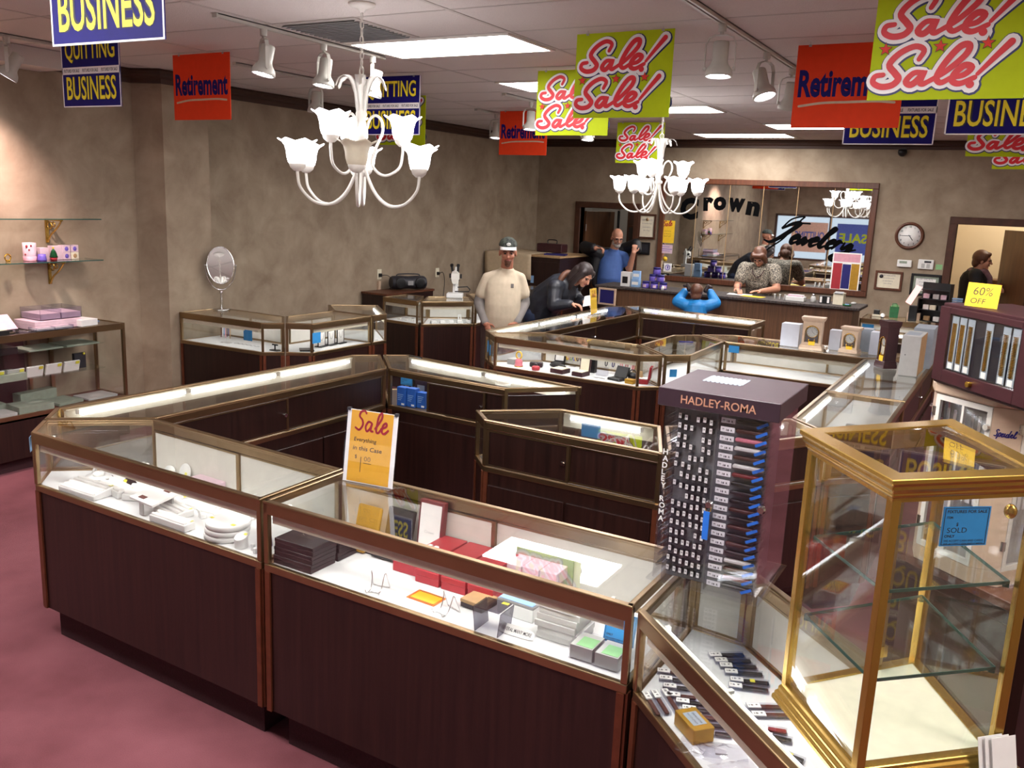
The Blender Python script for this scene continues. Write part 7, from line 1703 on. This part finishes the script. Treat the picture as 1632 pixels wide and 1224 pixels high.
t = empty('tree_ornament', 'small green Christmas tree ornament on a red pot', 'ornament', (-2.56, -.365, SZ)); MB().lathe([(.0, 0), (.022, 0), (.027, .022), (.0, .022)], 14).build('pot', 'red', t); MB().lathe([(.0, .022), (.03, .024), (.024, .045), (.026, .046), (.017, .066), (.019, .067), (.0, .092)], 14).build('tree', 'green', t); MB().ell((0, 0, .095), (.008, .008, .009), 8).build('star', 'yellow', t)
t = bthing('card_box', 'pale box with faint print right of the tree ornament', 'box', -2.63, -.30, SZ, .07, .085, .105, 'pinkish')
for k, (y, z) in enumerate(((-.235, 0), (-.235, .056), (-.165, .0), (-.165, .056))):
    t = empty('figurine_box', '%s small white figurine box at the right end of the glass shelf' % ('lower left', 'upper left', 'lower right', 'upper right')[k], 'box', (-2.62, y, SZ + z), 0, 'figurine boxes'); MB().box(-.03, .03, -.032, .032, 0, .054).build('box', 'pinkish' if k != 2 else 'cream', t, .002); MB().ell((.031, 0, .026), (.004, .016, .018), 8).build('figure', 'tan' if k == 2 else 'lilac', t)
t = empty('ring_holder', 'gold ring shaped holder at the left edge of the glass shelf', 'ornament', (-2.6, -.70, SZ)); MB().tube([(0, math.cos(a) * .022, .03 + math.sin(a) * .024) for a in [2 * PI * k / 16 for k in range(17)]], .006, 6, cap=False).box(-.012, .012, -.012, .012, 0, .006).build('ring', 'gold', t)
# bronze-framed floor case
LX0, LX1, LY0, LY1, LT = -2.68, -2.30, -2.2, .035, 1.022
lc = empty('wall_case', 'bronze-framed glass wall case with stock on glass shelves, far left', 'display case', ((LX0 + LX1) / 2, (LY0 + LY1) / 2, 0))
a, c = (LX1 - LX0) / 2, (LY1 - LY0) / 2
MB().box(-a, a, -c, c, .1, .40).build('base', 'wood', lc); MB().box(-a, a - .06, -c, c - .05, 0, .1).build('plinth', 'kick', lc)
f = MB()
for (x0, x1, y0, y1, z0, z1) in ((a - .02, a, -c, c, .385, .43), (a - .02, a, -c, c, LT - .05, LT), (-a, a, c - .02, c, .385, .43), (-a, a, c - .02, c, LT - .05, LT), (-a, -a + .02, -c, c, LT - .03, LT), (a - .022, a + .001, c - .022, c + .001, .385, LT), (-a, -a + .022, c - .022, c, .385, LT), (-a, -a + .022, c - .6, c - .575, .43, LT), (-a, -a + .022, c - .42, c - .39, .43, LT), (-a, a, -c, -c + .02, LT - .05, LT), (a - .022, a, -c, -c + .022, .385, LT)): f.box(x0, x1, y0, y1, z0, z1)
f.build('frame', 'bronze', lc)
MB().box(-a + .02, a - .02, -c, c - .02, .402, .425).build('deck', 'strip', lc)
MB().box(a - .013, a - .008, -c + .02, c - .022, .43, LT - .05).box(-a + .02, a - .02, c - .012, c - .007, .43, LT - .05).build('front_glass', 'glass', lc); MB().box(-a + .02, a - .02, -c + .02, c - .02, LT - .01, LT - .004).build('top_glass', 'glass', lc)
for z in (.66, .86): MB().box(-a + .03, a - .1, -c + .03, c - .12, z, z + .006).build('glass_shelf', 'shelf_glass', lc)
MB().box(-a + .002, -a + .008, -c, c - .62, .43, LT - .05).build('back_panel', 'maroon', lc)
def lb(name, label, cat, x, y, z, sx, sy, sz, mat, rz=0., g=None): return bthing(name, label, cat, x, y, z, sx, sy, sz, mat, rz, g)
Ls = [(-2.50, -.28, .8665, .24, .28, .012, 'grey_green', 'pale flat board at the right end of the upper case shelf'), (-2.50, -.585, .8665, .24, .27, .012, 'grey_green', 'pale flat board left of the first on the upper case shelf'), (-2.50, -.95, .8665, .22, .3, .05, 'black', 'black flat box at the left of the upper case shelf'),
      (-2.48, -.93, .6665, .2, .36, .055, 'grey_green', 'grey green folded box behind the white cards')]
for (x, y, z, sx, sy, sz, m_, lab) in Ls: lb('flat_box', lab, 'box', x, y, z, sx, sy, sz, m_)
for k in range(5):
    y = -.36 - .15 * k
    t = empty('price_card_box', '%s white carded box with a yellow sticker on the middle case shelf' % ('rightmost', 'second from right', 'middle', 'fourth from right', 'leftmost')[k], 'box', (-2.43, y, .6665), 0, 'carded boxes'); MB().obox((0, 0, .042), (0, 1, 0), (.3, 0, 1), (1, 0, -.3), .065, .042, .008).build('card', 'paper' if k != 3 else 'grey_lt', t, .002); MB().obox((.021, .04, .068), (0, 1, 0), (.3, 0, 1), (1, 0, -.3), .016, .012, .001).build('price_sticker', 'yellow_sticker', t)
t = lb('pouch', 'dark triangular pouch at the right end of the middle case shelf', 'pouch', -2.50, -.245, .6665, .03, .1, .12, 'charcoal'); MB().ell((.02, .03, .115), (.01, .01, .01), 8).build('tag', 'yellow_sticker', t)
for k, (x, y, sx, sy, sz, m_, lab) in enumerate(((-2.44, -.16, .2, .26, .016, 'grey_lt', 'thin white flat box at the right end of the case floor'), (-2.46, -.44, .22, .22, .022, 'grey_green', 'pale green flat box second from the right on the case floor'), (-2.42, -.72, .2, .26, .05, 'grey_green', 'thick pale green box in the middle of the case floor'), (-2.40, -.96, .17, .16, .025, 'grey_lt', 'narrow pale box left of the thick one on the case floor'), (-2.625, -.55, .09, .32, .09, 'grey_green', 'long grey green box standing behind the flat boxes'), (-2.58, -.98, .1, .3, .05, 'grey_green', 'pale green box at the back left of the case floor'), (-2.40, -1.16, .16, .14, .03, 'grey_lt', 'leftmost pale box on the case floor'))): lb('flat_box', lab, 'box', x, y, .4262, sx, sy, sz, m_, .12 * math.sin(k * 2))
# things on top of the wall case
TZ2 = LT + .001
def tray_clear(label, x, y, z, sx, sy, sz, mat='pinkish', rz=0.):
    t = empty('clear_tray', label, 'tray', (x, y, z), rz); m = MB().box(-sx / 2, sx / 2, -sy / 2, sy / 2, 0, .004)
    for (x0, x1, y0, y1) in ((-sx / 2, sx / 2, -sy / 2, -sy / 2 + .004), (-sx / 2, sx / 2, sy / 2 - .004, sy / 2), (-sx / 2, -sx / 2 + .004, -sy / 2, sy / 2), (sx / 2 - .004, sx / 2, -sy / 2, sy / 2)): m.box(x0, x1, y0, y1, .004, sz)
    m.box(-sx / 2, sx / 2, -.002, .002, .004, sz * .9); m.build('tray', 'acrylic_cloudy', t); MB().box(-sx / 2 + .006, sx / 2 - .006, -sy / 2 + .006, -.004, .005, sz * .55).box(-sx / 2 + .006, sx / 2 - .006, .004, sy / 2 - .006, .005, sz * .55).build('insert', mat, t); return t
tray_clear('big clear divided tray on top of the wall case', -2.52, -.44, TZ2 + .066, .25, .34, .085)
for k in range(2): lb('flat_box', ('lower', 'upper')[k] + ' white flat box under the big clear tray', 'box', -2.50, -.46 - .02 * k, TZ2 + .0325 * k, .26, .42 - .04 * k, .0315, 'pinkish')
lb('flat_box', 'white flat box at the right of the clear tray', 'box', -2.42, -.26, TZ2, .17, .16, .05, 'white', .15)
tray_clear('low clear tray close to the case front', -2.36, -.55, TZ2, .1, .3, .03, 'grey_lt')
t = empty('display_board', 'black-edged easel board with a pale pink face on the wall case', 'board', (-2.52, -.83, TZ2)); MB().obox((0, 0, .055), (0, 1, 0), (-1, 0, .75), (.75, 0, 1), .085, .085, .006).build('frame', 'black', t); MB().obox((.005, .004, .062), (0, 1, 0), (-1, 0, .75), (.75, 0, 1), .075, .078, .005).build('face', 'pinkish', t)
t = empty('round_tray', 'clear round dish in front of the easel board', 'dish', (-2.37, -.76, TZ2)); MB().lathe([(.0, 0), (.06, 0), (.07, .015), (.064, .015), (.055, .005), (.0, .005)], 20).build('dish', 'acrylic_cloudy', t)
t = lb('ring_box', 'open black jewellery box at the left edge of the wall case top', 'box', -2.40, -.93, TZ2, .12, .1, .03, 'black'); MB().box(-.05, .05, -.04, .04, .0305, .036).build('cushion', 'cream', t, .003)
t = empty('bracelet_cushion', 'silver bracelets on a cushion behind the black jewellery box', 'bracelets', (-2.50, -.97, TZ2)); MB().ell((0, 0, .03), (.05, .05, .03)).build('cushion', 'charcoal', t); MB().tube([(.02 * math.cos(a), .045 * math.sin(a), .055) for a in [2 * PI * k / 16 for k in range(17)]], .006, 6, cap=False).build('bracelet', 'silver', t)
lb('card_sheet', 'blue card at the right end of the wall case top', 'card', -2.55, -.12, TZ2, .12, .14, .003, 'tag_blue')
# oval mirror on the corner case
t = empty('table_mirror', 'chrome oval table mirror on a stem standing on the left glass case', 'mirror', (-2.31, 1.05, ZT + .033), .93)
MB().lathe([(.0, 0), (.075, 0), (.078, .006), (.05, .012), (.012, .018), (.0, .018)], 24).build('base', 'chrome', t)
MB().cyl((0, 0, .018), (0, 0, .16), .010, .009).lathe([(.0, 0), (.014, .0), (.014, .02), (.0, .02)], 12, (0, 0, .15)).build('stem', 'chrome', t)
cz = .40; RX, RZ_ = .115, .165
MB().tube([(math.cos(a) * (RX + .016), 0, cz + math.sin(a) * (RZ_ + .055)) for a in [PI + PI * k / 20 for k in range(21)]], .0045, 7).tube([(-RX - .022, 0, cz), (-RX - .005, 0, cz)], .005, 7).tube([(RX + .005, 0, cz), (RX + .022, 0, cz)], .005, 7).build('yoke', 'chrome', t)
Rm = Matrix.Translation((0, 0, cz)) @ Matrix.Rotation(math.radians(-13), 4, 'X')
MB().tube([(math.cos(a) * RX, 0, math.sin(a) * RZ_) for a in [2 * PI * k / 40 for k in range(41)]], .006, 8, cap=False).xf(Rm).build('rim', 'chrome', t)
n = 40; m = MB(); m.add([(math.cos(2 * PI * k / n) * RX, y, math.sin(2 * PI * k / n) * RZ_) for y in (-.002, .002) for k in range(n)], [tuple(range(n)), tuple(range(2 * n - 1, n - 1, -1))] + [(k, n + k, n + (k + 1) % n, (k + 1) % n) for k in range(n)]); m.xf(Rm).build('mirror_glass', 'mirror', t)
# posters in the shop windows behind the photographer (seen only in mirrors)
for k, (x, w, m_, m2, txt, lab) in enumerate(((-1.5, 1.0, 'poster_peach', 'poster_blue', 'QUITTING', 'peach window poster with blue words'), (-.3, .9, 'poster_blue', 'lime', 'SALE', 'blue window poster with green words, left window'), (1.5, 1.0, 'poster_blue', 'lime', 'Sale', 'blue window poster with green words, middle window'), (2.55, .6, 'poster_blue', 'lime', 'BIG', 'violet window poster in the middle window'), (4.4, 1.1, 'poster_peach', 'poster_blue', 'RETIRE', 'peach window poster in the right window'))):
    t = empty('window_poster', lab, 'poster', (x, YF - .03, 1.42)); MB().box(-w / 2, w / 2, -.002, .002, -.42, .42).build('sheet', m_, t)
    m = MB(); put_text(m, txt, (w * .42, .0024, -.1), (-1, 0, 0), (0, 0, 1), w * .84, .26, 0, .03); m.build('lettering', m2, t)
# ------------------------------------------------------------------ camera and light
cam = bpy.data.cameras.new('camera'); co = bpy.data.objects.new('camera', cam); COL.objects.link(co)
cam.sensor_width = 36; cam.lens = 1406.93 * 36 / 1632; cam.clip_start = .05; cam.clip_end = 100
yw, pt, rl = math.radians(-29.4725), math.radians(11.7859), math.radians(2.4024)
fw = Vector((math.sin(yw) * math.cos(pt), math.cos(yw) * math.cos(pt), -math.sin(pt)))
rt = Vector((math.cos(yw), -math.sin(yw), 0)); up = rt.cross(fw)
R_ = rt * math.cos(rl) + up * math.sin(rl); U_ = -rt * math.sin(rl) + up * math.cos(rl)
co.matrix_world = Matrix.Translation((3.903, -4.551, 2.122)) @ Matrix((R_, U_, -fw)).transposed().to_4x4()
S.camera = co
w = bpy.data.worlds.new('daylight'); S.world = w; w.use_nodes = True
bg = w.node_tree.nodes['Background']; bg.inputs[0].default_value = (.75, .85, 1.0, 1); bg.inputs[1].default_value = .7
S.view_settings.view_transform = 'Standard'; S.view_settings.look = 'None'; S.view_settings.gamma = 1; S.view_settings.exposure = .6
try: S.view_settings.use_curve_mapping = False
except Exception: pass
c = S.cycles
c.use_denoising = True; c.max_bounces = 10; c.diffuse_bounces = 3; c.glossy_bounces = 5; c.transmission_bounces = 4; c.transparent_max_bounces = 40
c.sample_clamp_indirect = 6; c.sample_clamp_direct = 0; c.caustics_reflective = False; c.caustics_refractive = False; c.use_light_tree = True; c.blur_glossy = .3
# spots thrown by the track heads
def spot(x, y, tx, ty, tz, e, col=(1, .93, .86), size=70):
    l = bpy.data.lights.new('spot_beam', 'SPOT'); l.energy = e; l.color = col; l.spot_size = math.radians(size); l.spot_blend = .8; l.shadow_soft_size = .04
    o = bpy.data.objects.new('spot_beam', l); COL.objects.link(o); o.location = (x, y, H - .29)
    o.rotation_euler = (Vector((tx, ty, tz)) - Vector((x, y, H - .29))).to_track_quat('-Z', 'Y').to_euler()
spot(-2.06, -.95, -2.72, -1.0, 1.75, 130, (1, .74, .70), 100)
spot(-.075, -.6, -.4, -1.2, 0, 25); spot(-.075, -.09, 0, -.8, .8, 20); spot(-.075, .396, -.3, .9, .9, 20)
spot(2.44, .03, 2.5, -.5, 0, 10); spot(2.44, .91, 2.6, .2, .5, 6)
# bulbs of the back rooms
def bulb(x, y, z, e, col=(1, .9, .75)):
    l = bpy.data.lights.new('room_bulb', 'POINT'); l.energy = e; l.color = col; l.shadow_soft_size = .12
    o = bpy.data.objects.new('room_bulb', l); COL.objects.link(o); o.location = (x, y, z)
bulb(4.2, 8.9, 2.7, 45); bulb(-1.6, 9.0, 2.7, 8, (1, .95, .9))
